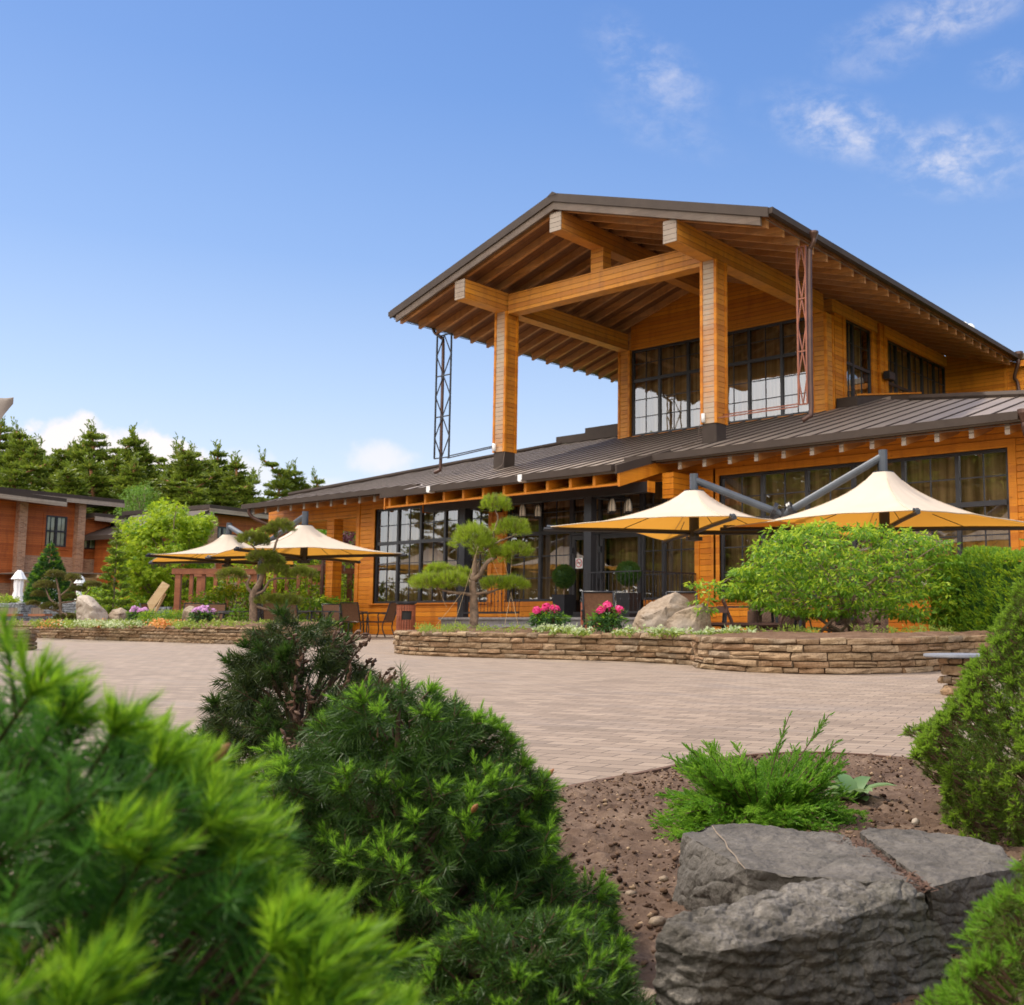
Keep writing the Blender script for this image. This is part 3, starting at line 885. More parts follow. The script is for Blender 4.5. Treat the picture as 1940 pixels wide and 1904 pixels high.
window('window', (-20.04, GY, 2.88), (1, 0, 0), (0, 1, 0), 2.55, 2.88, Z1 + .05, [1.05], [], (3.55,))
window('window', (-17.49, GY, Z0), (1, 0, 0), (0, 1, 0), W2[1] + 17.49, Z0, Z1 + .05, mulls(-17.49, [-16.75]), [(2.95, 3.06)], (3.6, 2.33, 1.70))
for (a, b) in ((-20.04, -18.99), (-18.99, -17.49)):
    d = MB(); fw = .12
    d.box((a + .02, GY - .05, PLZ + .01), (a + fw, GY + .05, 2.87)); d.box((b - fw, GY - .05, PLZ + .01), (b - .02, GY + .05, 2.87))
    d.box((a + fw, GY - .05, PLZ + .01), (b - fw, GY + .05, PLZ + .15)); d.box((a + fw, GY - .05, 2.74), (b - fw, GY + .05, 2.87))
    door = LP('door', d, M['frame'])
    gl = MB(); gl.polys([[(a + fw, GY, PLZ + .15), (b - fw, GY, PLZ + .15), (b - fw, GY, 2.74), (a + fw, GY, 2.74)]]); LP('pane', gl, M['glass'], door)
    cu = MB(); n = 24; s_ = np.linspace(a + .05, b - .05, n)
    cu.grid(np.array([[(x, GY + .35 + .03 * math.sin(i * 1.3), PLZ), (x, GY + .35 + .03 * math.sin(i * 1.3), 2.86)] for i, x in enumerate(s_)])); LP('curtain', cu, M['curtain'], door, smooth=True)
    for zz in (1.62, 2.36): h_ = MB(); h_.box((a + .02, GY - .10, zz), (a + .09, GY - .05, zz + .17)); LP('hinge', h_, M['black'], door)
    
    h2 = MB(); h2.tube([(b - .07, GY - .06, 1.45), (b - .07, GY - .11, 1.45), (b - .07, GY - .11, 1.85), (b - .07, GY - .06, 1.85)], .012, 6); LP('handle', h2, M['black'], door)
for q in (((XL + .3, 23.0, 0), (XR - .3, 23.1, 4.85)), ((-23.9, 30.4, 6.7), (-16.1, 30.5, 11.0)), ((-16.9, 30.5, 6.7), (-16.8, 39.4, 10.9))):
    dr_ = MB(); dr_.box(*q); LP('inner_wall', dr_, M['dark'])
# ---- plinth with a step
pl = MB(); pl.box((-22.7, 19.62, 0), (-15.5, YF - .031, PLZ - .06)); pl.box((-22.75, 19.56, PLZ - .06), (-15.45, YF - .032, PLZ)); pl.box((-20.3, 19.2, 0), (-17.2, 19.559, .37)); pl.box((-20.3, 18.85, 0), (-17.2, 19.199, .19))
LP('plinth', pl, M['plinth'])
# ---- lower roof
EY = 20.75
def slab(poly_, th=.12):
    mb = MB()
    top = [(x, y, zl(y)) for x, y in poly_]
    mb.prism([(x, y, z - th) for x, y, z in top], (0, 0, th)); return mb
rp = [(-34.7, EY), (-25.0, EY), (-25.0, 19.35), (-16.15, 19.35), (-16.15, EY), (-2.8, EY), (-8.0, 25.2), (-12.75, 29.2), (-14.9, 31.6), (-14.9, 32.4), (-26.4, 32.4), (-28.2, 30.4), (-31.0, 27.1), (-32.8, 24.6), (-34.55, 22.4)]
rpoly = np.array(rp)
slb = slab(rp)
# standing seams
def clip_seam(x):
    ys = []
    for i in range(len(rp)):
        (xa, ya), (xb, yb) = rp[i], rp[(i + 1) % len(rp)]
        if (xa - x) * (xb - x) < 0: ys.append(ya + (yb - ya) * (x - xa) / (xb - xa))
    return min(ys) if ys else None, max(ys) if ys else None
sm = slb
for x in np.arange(-34.3, -3.2, .62):
    a, b = clip_seam(x)
    if a is None: continue
    if x < -24 or x > -16: pass
    if -24.3 < x < -15.7:
        b = min(b, 31)
    sm.bar((x, a + .02, zl(a + .02) + .012), (x, b - .05, zl(b - .05) + .012), .035, .03, 1)
roofo = LP('lower_roof', slb, [M['roof'], M['roof_trim']])
# hip and side flashings
def flash(f): q_ = MB(); f(q_); LP('flashing', q_, M['roof_trim'], roofo)
hipL = [(-34.6, 22.4), (-32.8, 24.6), (-31.0, 27.1), (-28.2, 30.4)]
flash(lambda q_: q_.tube([(*a, zl(a[1]) + .05) for a in hipL], .09, 6))
flash(lambda q_: q_.box((-28.6, 30.5, zl(30.6)), (-24.4, 30.75, zl(30.6) + .3))); flash(lambda q_: q_.box((-27.4, 30.9, zl(30.9)), (-24.4, 31.1, zl(30.9) + .5)))
hipR = [(-12.75, 29.2), (-8.0, 25.2), (-2.8, 20.75)]
flash(lambda q_: q_.tube([(*a, zl(a[1]) + .06) for a in hipR], .11, 6))
ap = MB(); ap.prism([(-15.7, 30.0, zl(30.0)), (-15.7, 35.0, zl(30) + .95), (-15.7, 35.0, zl(30) + 1.25), (-15.7, 30, zl(30) + .32)], (.75, 0, 0)); LP('wall_apron', ap, M['roof_trim'], roofo)
apt = MB(); apt.bar((-14.93, 30.0, zl(30) + .35), (-14.93, 35.0, zl(30) + 1.28), .06, .05); LP('apron_trim', apt, M['wood_plain'], roofo)
# gutters
def gutter(x0, x1, y, z):
    gu = MB(); gu.box((x0, y - .16, z - .13), (x1, y, z + .02)); gu.bar((x0, y - .165, z - .14), (x1, y - .165, z - .14), .03, .025); LP('gutter', gu, M['roof_trim'], roofo)
gutter(-34.7, -25.06, EY - .01, zl(EY)); gutter(-16.9, -6.75, EY - .01, zl(EY) + .05); gutter(-6.55, -2.8, EY - .01, zl(EY)); gutter(-25.0, -22.9, 19.34, zl(19.34) + .02); gutter(-22.8, -19.3, 19.34, zl(19.34) + .05); gutter(-19.2, -16.16, 19.34, zl(19.34) + .07)
gb = MB(); gb.box((-22.93, 19.17, zl(19.34) - .12), (-22.78, 19.36, zl(19.34) + .06)); LP('gutter_joint', gb, M['white'], roofo); gb = MB(); gb.box((-19.33, 19.17, zl(19.34) - .10), (-19.18, 19.36, zl(19.34) + .09)); LP('gutter_joint', gb, M['white'], roofo)
# rafter tails under the lower eaves
def rafter_tail(x):
    t = MB()
    y0, y1 = EY + .10, YF - .035
    t.prism([(x - .05, y0, zl(y0) - .15), (x - .05, y1, zl(y1) - .15), (x - .05, y1, zl(y1) - .37), (x - .05, y0, zl(y0) - .37)], (.10, 0, 0))
    o = LP('rafter_tail', t, M['wood_raft']); e = MB(); e.box((x - .052, y0 - .025, zl(y0) - .372), (x + .052, y0 - .001, zl(y0) - .148)); LP('end_board', e, M['wood_end'], o)
for x in np.arange(-34.3, -25.2, .765): rafter_tail(x)
for x in np.arange(-15.3, -3.4, .75): rafter_tail(x)
for (xa, xb) in ((-34.6, -25.05), (-16.1, -3.4)):
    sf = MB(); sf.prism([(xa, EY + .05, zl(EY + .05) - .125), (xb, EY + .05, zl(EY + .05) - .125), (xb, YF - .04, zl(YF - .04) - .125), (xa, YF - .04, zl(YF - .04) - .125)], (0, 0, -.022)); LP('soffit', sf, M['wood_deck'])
for (x0, x1) in ((-34.6, -25.1), (-15.9, -4.0)):
    n = 40; xs = np.linspace(x0, x1, n); cab = MB()
    cab.tube([(x, EY + .07, zl(EY) - .14 - .02 * abs(math.sin((x - x0) * 4.1))) for x in xs], .014, 5); LP('eave_cable', cab, M['wood_grey'])
# ---- entrance canopy: open ladder of rafters over a soffit board, on a black steel frame
cv = MB()
def zc(y): return zl(y) - .12
for x in np.arange(-24.9, -16.1, 8.75 / 11 - .001):
    r_ = MB(); r_.prism([(x, 19.42, zc(19.42) - .02), (x, YF - .04, zc(YF - .04) - .02), (x, YF - .04, zc(YF) - .26), (x, 19.42, zc(19.42) - .26)], (.09, 0, 0)); LP('canopy_rafter', r_, M['wood_plain'])
sb_ = MB(); sb_.prism([(-25.0, 19.40, zc(19.40) - .262), (-16.1, 19.40, zc(19.40) - .262), (-16.1, YF - .04, zc(YF) - .275), (-25.0, YF - .04, zc(YF) - .275)], (0, 0, -.05)); LP('canopy_soffit', sb_, M['wood_plain'])
for xv in (-16.10, -25.06):
    vb = MB(); vb.prism([(xv, 19.38, zc(19.38) - .01), (xv, 21.9, zc(21.9) - .01), (xv, 21.9, zc(21.9) - .30), (xv, 19.38, zc(19.38) - .34)], (.05, 0, 0)); LP('verge_board', vb, M['wood_plain'])
vt = MB(); vt.prism([(-16.04, 19.2, zl(19.2) + .1), (-16.04, 21.4, zl(21.4) + .1), (-16.04, 21.4, zl(21.4) - .12), (-16.04, 19.2, zl(19.2) - .12)], (.04, 0, 0)); LP('verge_flashing', vt, M['roof_trim'])
BZ = 3.93
for q in (((-24.4, 20.3, BZ - .26), (-15.9, 20.55, BZ)), ((-23.0, 20.56, BZ - .22), (-22.75, YF - .04, BZ - .02)), ((-18.25, 20.56, BZ - .22), (-18.0, YF - .04, BZ - .02))):
    bm = MB(); bm.box(*q); LP('steel_beam', bm, M['black'])
for x in (-24.4, -15.9):
    hb = MB(); hb.box((x - .001, 20.28, BZ - .27), (x + .02, 20.57, BZ + .01)); LP('beam_end_plate', hb, M['wood_plain'])
for x in (-22.83, -18.03):
    sc_ = MB(); sc_.box((x, 20.32, PLZ), (x + .25, 20.53, BZ - .26)); LP('steel_column', sc_, M['black'])
bk = MB(); bk.box((-15.9, 20.9, 3.55), (-15.55, YF - .04, 4.2)); LP('bracket_block', bk, M['wood'])
# ---- upper storey
GYU = 29.45
XA, XB = -24.35, -15.65
ZB = 6.6
uw = MB()
gx0, gx1 = -23.78, -16.22
ZG0, ZG1 = 7.15, 10.38
uw.box((gx0, GYU - .12, ZB), (gx1, GYU + .2, ZG0))
# gable infill above the glazing
for (xa, xb) in ((gx0, RX), (RX, gx1)):
    uw.prism([(xa, GYU - .12, ZG1), (xb, GYU - .12, ZG1), (xb, GYU - .12, zu(xb) - .20), (xa, GYU - .12, zu(xa) - .20)], (0, .3, 0))
# side wall to the right, with the window openings
SX = -15.75
S1, S2, STOP, SB1 = (30.82, 32.75), (34.05, 39.46), 10.54, 7.72
def swall(y0, y1, z0, z1): uw.box((SX - .3, y0, z0), (SX, y1, z1))
swall(30.05, S1[0], ZB, STOP); swall(S1[1], S2[0], ZB, STOP); swall(S2[1], 39.6, 6.4, STOP); swall(S1[0], S1[1], ZB, SB1); swall(S2[0], S2[1], ZB, 7.9); swall(30.05, 39.6, STOP, zu(SX) - .45)
uw.prism([(SX, 39.52, 4.5), (-3.0, 39.52, 4.5), (-3.0, 39.52, 10.12), (-12.95, 39.52, 10.36), (-12.95, 39.52, zu(-12.95) - .18), (SX, 39.52, zu(SX) - .18)], (0, .28, 0))

uw.prism([(SX - .3, 39.82, 8), (SX - .3, 39.82, zu(SX) - .2), (RX, 39.82, RZ - .2), (-24.3, 39.82, zu(-24.3) - .2), (-24.3, 39.82, 8)], (0, .2, 0))
swl = MB()
LP('upper_wall', uw, M['wood'])
# left side wall seen only from elsewhere
uw2 = MB(); uw2.box((XA + .01, 30.05, ZB), (XA + .3, 39.8, zu(XA) - .45)); LP('upper_wall', uw2, M['wood'])
def clad_post(x0, y0, w_, z0, z1, name, face, parent=None):
    p = MB()
    p.box((x0 + .03, y0 + .025, z0), (x0 + w_ - .03, y0 + w_ - .03, z1))
    o = LP(name, p, [M[face]], parent)
    tr = MB(); e = .085
    for (xa, ya) in ((x0, y0), (x0 + w_ - e, y0), (x0, y0 + w_ - e), (x0 + w_ - e, y0 + w_ - e)):
        tr.box((xa, ya, z0), (xa + e, ya + e, z1))
    LP('corner_trim', tr, M['wood_plain'], o)
    return o
for x in (XA, -16.2):
    clad_post(x, 23.0, .55, 5.80, 10.38, 'porch_column', 'wood_face')
    b = MB(); b.box((x + .04, 23.04, 5.0), (x + .51, 23.51, 5.80)); LP('column_base', b, M['roof_trim'])
    clad_post(x, 29.27, .55, 7.0, 10.38, 'corner_post', 'wood_beam')
wn_ = window('window', (gx0, GYU, ZG0), (1, 0, 0), (0, 1, 0), gx1 - gx0, ZG0, ZG1, mulls(gx0, [-22.52, -21.24, -19.96, -18.68, -17.40]), [(9.16, 9.27)], (9.85, 8.5, 7.85), fw=.08)
window('window', (SX - .08, S1[0], SB1), (0, 1, 0), (-1, 0, 0), S1[1] - S1[0], SB1, STOP, [.62], [(9.0, 9.1)], (9.8,))
window('window', (SX - .08, S2[0], 7.9), (0, 1, 0), (-1, 0, 0), S2[1] - S2[0], 7.9, STOP, [.85, 2.05, 3.2, 4.35], [(8.9, 9.0)], (9.8,))
for q in (((SX + .0005, 30.08, STOP + .02), (SX + .03, 39.5, STOP + .22)), ((SX + .0005, 30.60, 7.6), (SX + .03, 30.80, STOP + .019)), ((SX + .0005, 32.78, 7.6), (SX + .03, 32.95, STOP + .019)), ((SX + .0005, 33.85, 7.6), (SX + .03, 34.03, STOP + .019))):
    sc2 = MB(); sc2.box(*q); LP('casing', sc2, M['wood_plain'])
clad_post(SX + .01 - .3, 33.2, .42, 7.8, 10.9, 'wall_post', 'wood')
tv = MB(); tv.box((-13.42, 39.47, 5), (-13.3, 39.515, 10.4)); LP('corner_board', tv, M['wood_plain'])
# ---- upper roof
Y0, Y1 = 21.15, 39.6
def roof_side(sgn):
    xe = RX + sgn * 7.2
    def P(x, y, dz): return (x, y, zu(x) + dz)
    m_ = MB(); m_.prism([P(RX, Y0, -.05), P(xe, Y0, -.05), P(xe, Y0, 0), P(RX, Y0, 0)], (0, Y1 - Y0, 0)); s_ = m_
    for y in np.arange(Y0 + .25, Y1, .52): s_.bar(P(RX + sgn * .1, y, .012), P(xe - sgn * .02, y, .012), .035, .03, 1)
    o = LP('roof_slope', m_, [M['roof'], M['roof_trim']])
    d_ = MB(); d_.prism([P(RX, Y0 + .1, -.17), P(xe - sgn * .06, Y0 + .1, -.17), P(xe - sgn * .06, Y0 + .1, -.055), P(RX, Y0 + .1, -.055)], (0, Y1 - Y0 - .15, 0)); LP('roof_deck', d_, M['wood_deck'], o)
    e_ = MB(); e_.prism([P(RX, Y0 - .05, -.20), P(xe + sgn * .03, Y0 - .05, -.20), P(xe + sgn * .03, Y0 - .05, .05), P(RX, Y0 - .05, .05)], (0, .048, 0)); LP('verge_flashing', e_, M['roof_trim'], o)
    fb = MB(); xf = xe - sgn * .22; fb.prism([P(RX, Y0 + .0, -.42), P(xf, Y0 + .0, -.42), P(xf, Y0 + .0, -.19), P(RX, Y0 + .0, -.19)], (0, .07, 0)); LP('fascia_board', fb, M['wood_grey'], o)
    g_ = MB(); g_.prism([(xe + sgn * .0, Y0 - .02, zu(xe) - .12), (xe + sgn * .14, Y0 - .02, zu(xe) - .12), (xe + sgn * .15, Y0 - .02, zu(xe) + .03), (xe, Y0 - .02, zu(xe) + .03)], (0, Y1 - Y0, 0)); LP('gutter', g_, M['roof_trim'], o)
    c_ = MB(); ys = np.linspace(Y0 + .05, Y1 - .1, 96); c_.tube([(xe - sgn * .08, y, zu(xe) - .215 - .012 * abs(math.sin(y * 4.1))) for y in ys], .013, 5); LP('eave_cable', c_, M['wood_grey'], o)
    k = 0
    for y in np.arange(Y0 + .22, Y1 - .2, .765):
        xt = RX + sgn * 7.03
        r_ = MB(); zt = -.172; zb = -.41
        r_.prism([P(RX + sgn * .03, y, zb), P(xt, y, zb), P(xt, y, zt), P(RX + sgn * .03, y, zt)], (0, .10, 0)); ro_ = LP('rafter', r_, M['wood_raft'], o)
    return o
roof_side(-1); roof_side(1)
rc = MB(); rc.prism([(RX - .2, Y0 - .06, RZ - .02), (RX, Y0 - .06, RZ + .09), (RX + .2, Y0 - .06, RZ - .02)], (0, Y1 - Y0, 0)); LP('ridge_cap', rc, M['roof_trim'])
def beam(name, x0, x1, y0, y1, z0, z1, mat_='wood_beam'):
    b = MB(); b.box((x0, y0, z0), (x1, y1, z1)); o = LP(name, b, M[mat_])
    e = MB(); e.box((x0 - .004, y0 - .03, z0 - .004), (x1 + .004, y0 - .001, z1 + .004)); LP('end_board', e, M['wood_end'], o); return o
beam('ridge_beam', RX - .215, RX + .215, 21.27, 29.3, 11.64, 12.20)
for x in (XA + .06, -16.14):
    beam('side_beam', x, x + .43, 21.27, 29.25, 10.38, 10.98)
    b = MB(); b.box((x, 29.85, 10.55), (x + .43, 39.5, 10.98)); LP('side_beam', b, M['wood_beam'])
tb = MB(); tb.box((XA + .55, 23.06, 10.29), (-16.2, 23.46, 10.93)); LP('tie_beam', tb, M['wood_beam'])
kp = MB(); kp.box((RX - .245, 23.08, 10.93), (RX + .245, 23.45, 11.64)); LP('king_post', kp, M['wood_beam'])
# far part of the roof beyond the downpipe
fr = MB(); fr.prism([(-12.85, 39.3, 10.40), (-3.0, 39.3, 10.10), (-3.0, 39.3, 10.30), (-12.85, 39.3, 10.62)], (0, 3, 0)); LP('back_roof', fr, M['roof'])
fr2 = MB(); fr2.box((-12.8, 39.25, 10.1), (-3.0, 39.45, 10.32)); LP('fascia_board', fr2, M['wood_plain'])
# ---- downpipes and the steel lattice brackets that carry them
def lattice(x, y, z0, z1, w_, mat_, colx, zfoot, lean=1):
    t = MB(); r = .025
    xa, xb = x, x + w_
    ya, yb = y, y + .20
    for X in (xa, xb): t.bar((X, y, z0), (X, y, z1), .045, .045)
    n = 3; hh = (z1 - z0) / n
    for i in range(n):
        a, b, m_ = z0 + i * hh, z0 + (i + 1) * hh, z0 + (i + .5) * hh
        mx = (xa + xb) / 2
        for (p, q) in (((mx, a), (xa, m_)), ((mx, a), (xb, m_)), ((xa, m_), (mx, b)), ((xb, m_), (mx, b))):
            t.bar((p[0], y, p[1]), (q[0], y, q[1]), .028, .028)
        t.bar((xa, y, a), (xb, y, a), .035, .035)
    t.bar((xa, y, z1), (xb, y, z1), .035, .035)
    t.bar((colx[0], 23.3, zfoot), (x if colx[0] < x else xb, y, z0 + .03), .03, .03)
    t.bar((colx[1], 23.05, zfoot - .12), (x if colx[1] < x else xb, y - .05, z0 - .05), .03, .03)
    return LP('lattice_bracket', t, M[mat_])
lo = lattice(-27.08, 22.95, 5.85, 10.05, .72, 'black', (XA, XA), 6.1)
ro = lattice(-13.08, 22.95, 5.95, 10.1, .25, 'red_metal', (-15.65, -15.65), 6.05)
def downpipe(pts, mat_, r=.055, name='downpipe'):
    d = MB(); d.tube(smooth_path(pts, 5), r, 10); return LP(name, d, M[mat_], smooth=True)
downpipe([(-27.3, 22.95, 10.35), (-27.22, 22.97, 10.2), (-26.95, 23.0, 10.0), (-26.85, 23.02, 9.7), (-26.84, 23.02, 7), (-26.84, 23.02, 5.6), (-26.88, 23.0, 5.45), (-27.05, 22.95, 5.38)], 'dark_brown_metal')
downpipe([(-12.56, 22.93, 10.28), (-12.57, 22.93, 10.15), (-12.67, 22.93, 9.98), (-12.70, 22.93, 9.75), (-12.72, 22.93, 7), (-12.72, 22.93, 5.75), (-12.78, 22.88, 5.60), (-12.92, 22.82, 5.50)], 'dark_brown_metal', .065)
hp = MB(); hp.lathe([(.06, -.16), (.12, 0), (.12, .05), (.0, .05)], (-12.56, 22.93, 10.36), 12); LP('gutter_hopper', hp, M['dark_brown_metal'])
downpipe([(-12.75, 39.2, 10.45), (-12.75, 39.2, 10.2), (-12.95, 39.3, 9.7), (-12.85, 39.44, 9.2), (-12.82, 39.44, 6.2)], 'dark_brown_metal', .07)
hp = MB(); hp.lathe([(.07, -.2), (.16, 0), (.16, .1), (.0, .1)], (-12.72, 39.2, 10.55), 12); LP('gutter_hopper', hp, M['dark_brown_metal'])
downpipe([(-6.65, 20.68, 4.5), (-6.65, 20.7, 4.25), (-6.6, 21.1, 3.95), (-6.3, 21.7, 3.75), (-6.1, 21.92, 3.6), (-6.1, 21.92, .2)], 'dark_brown_metal', .06)
hp = MB(); hp.lathe([(.06, -.2), (.13, -.02), (.13, .06), (.0, .06)], (-6.65, 20.66, 4.62), 12); LP('gutter_hopper', hp, M['dark_brown_metal'])
downpipe([(-34.3, 20.66, 4.5), (-34.3, 20.68, 4.25), (-34.0, 20.9, 4.0), (-32.6, 21.6, 3.45), (-31.75, 21.95, 3.2), (-31.7, 21.95, .2)], 'dark_brown_metal', .06)
# small white cameras on the column feet with cables on the roof
for x in (XA, -16.2):
    cm = MB(); cm.tube([(x + .12, 22.97, 5.84), (x + .12, 22.97, 6.08)], .055, 10); o = LP('camera_housing', cm, M['white'], smooth=True)
    cb_ = MB(); xx = x + (.58 if x < -20 else -.03); cb_.tube(smooth_path([(xx, 23.0, 5.8), (xx + .06, 22.9, 5.6), (xx + .05, 22.85, 5.35), (xx - .1, 22.75, zl(22.75) + .05), (xx - .3, 22.6, zl(22.6) + .04)], 4), .009, 5); LP('cable', cb_, M['wood_grey'], o)
sg = MB(); sx = -19.86; sg.box((sx, GY - .062, 1.93), (sx + .27, GY - .055, 2.23)); so = LP('no_smoking_sign', sg, M['white'])
rg = MB(); ang = np.linspace(0, 2 * math.pi, 33)
for i in range(32):
    rg.polys([[(sx + .135 + r_ * math.cos(a), GY - .066, 2.085 + r_ * math.sin(a)) for r_, a in ((.10, ang[i]), (.10, ang[i + 1]), (.122, ang[i + 1]), (.122, ang[i]))]])
rg.polys([[(sx + .06, GY - .066, 2.150), (sx + .075, GY - .066, 2.165), (sx + .21, GY - .066, 2.02), (sx + .195, GY - .066, 2.005)]])
red = simple('sign_red', (.55, .03, .03), .5, 0, .05, 5, 0)
LP('red_ring', rg, red, so)
cg = MB(); cg.box((sx + .05, GY - .0645, 2.075), (sx + .19, GY - .063, 2.10)); cg.box((sx + .198, GY - .0645, 2.075), (sx + .215, GY - .063, 2.10)); cg.tube([(sx + .2, GY - .064, 2.11), (sx + .19, GY - .064, 2.13), (sx + .205, GY - .064, 2.15)], .004, 4); LP('cigarette', cg, M['black'], so)
# floodlight on the wall post, roof cowls
fo = thing('floodlight', 'small black floodlight on the upper wall post beside the dark side windows', 'floodlight', (SX + .1, 33.4, 8.9))
q = MB(); q.box((SX + .2, 33.25, 8.88), (SX + .42, 33.75, 9.16)); q.bar((SX + .12, 33.45, 9.0), (SX + .2, 33.45, 9.0), .05, .05); q.build('lamp_body', M['black'], fo, world=True)
q = MB(); q.box((SX + .421, 33.28, 8.91), (SX + .43, 33.72, 9.13)); q.build('lamp_glass', M['frame'], fo, world=True)
for (x, y, s_) in ((-16.3, 44.0, 1.0), (-16.0, 45.6, .95)):
    lab = 'pale round chimney cowl behind the roof edge, the taller of the two' if s_ == 1 else 'pale round chimney cowl half hidden behind the taller one'
    ch = thing('chimney_cowl', lab, 'chimney', (x, y, 0), group='roof cowls')
CWP = [onD(1826, 640, 46.0), onD(1838, 643, 47.5)]
for o, p in zip([o for o in COL.objects if o.name.startswith('chimney_cowl')], CWP):
    o.location = (p[0], p[1], p[2])
    q = MB(); q.lathe([(.22, -1.5), (.22, -.05)], (0, 0, 0), 14); q.build('flue', M['roof_trim'], o, smooth=True)
    q = MB(); q.lathe([(.0, -.1), (.40, -.06), (.42, .0), (.22, .55), (.2, .62), (.12, .70), (0, .72)], (0, 0, .0), 18); q.build('cap', M['white'], o, smooth=True)
# railings on the plinth
def railing(label, pts, z0, z1, knots=True):
    o = thing('railing', label, 'railing', (*pts[0], z0), group='railings on the plinth')
    t = MB(); b = MB(); f_ = MB()
    for (a, c) in zip(pts[:-1], pts[1:]):
        a, c = np.array(a), np.array(c); L = np.linalg.norm(c - a); n = max(2, int(round(L / .135)))
        t.bar((*a, z1), (*c, z1), .045, .03); f_.bar((*a, z0 + .12), (*c, z0 + .12), .04, .05)
        for i in range(n + 1):
            p = a + (c - a) * i / n; r0 = .009
            b.tube([(p[0], p[1], z0 + (.0 if i in (0, n) else .12)), (p[0], p[1], z0 + .40), (p[0], p[1], z0 + .43), (p[0], p[1], z0 + .46), (p[0], p[1], z0 + .60), (p[0], p[1], z0 + .63), (p[0], p[1], z0 + .66), (p[0], p[1], z1 - .01)], [r0, r0, .028 if i % 2 else r0, r0, r0, r0 if i % 2 else .028, r0, r0], 5)
    t.build('handrail', M['black'], o, world=True); f_.build('bottom_rail', M['black'], o, world=True); b.build('balusters', M['black'], o, world=True)
railing('black wrought iron railing with knotted bars, right of the entrance door and black column', [(-17.45, 19.72), (-15.62, 19.72), (-15.62, YF - .06)], PLZ, 1.67)
railing('black wrought iron railing on the plinth behind the tied clipped pine', [(-22.0, 19.72), (-19.75, 19.72)], PLZ, 1.67)
# lanterns hung under the canopy
def lantern_group(p, label):
    o = thing('hanging_lantern', label, 'lantern', p, group='lanterns under the canopy')
    f_ = MB(); f_.tube([(0, 0, .62), (0, 0, .12)], .012, 6); f_.bar((-.34, 0, .10), (.34, 0, .10), .025, .025); f_.bar((0, -.34, .10), (0, .34, .10), .025, .025); f_.bar((-.34, 0, .04), (.34, 0, .04), .012, .012)
    f_.build('hanger', M['black'], o)
    for (x, y) in ((-.3, 0), (.3, 0), (0, -.3), (0, .3)):
        sh = MB(); sh.lathe([(.0, .06), (.045, .05), (.075, -.03), (.09, -.14), (.092, -.27), (.0, -.27)], (x, y, 0), 12); s1 = sh.build('lamp_shade', M['lamp_glass'], o, smooth=True)
        cg_ = MB()
        for k in range(6):
            a = k * math.pi / 3
            cg_.tube([(x + r_ * math.cos(a), y + r_ * math.sin(a), z_) for r_, z_ in ((.02, .08), (.052, .05), (.082, -.03), (.097, -.14), (.099, -.29))], .008, 4)
        cg_.lathe([(.10, -.28), (.105, -.30), (0, -.30)], (x, y, 0), 12); cg_.build('lamp_cage', M['black'], s1)
lantern_group((-20.55, 20.9, 3.62), 'cluster of bell-shaped lamps under the canopy, beside the clipped pine top')
lantern_group((-17.3, 20.9, 3.56), 'cluster of bell-shaped lamps under the canopy, right of the black steel column')
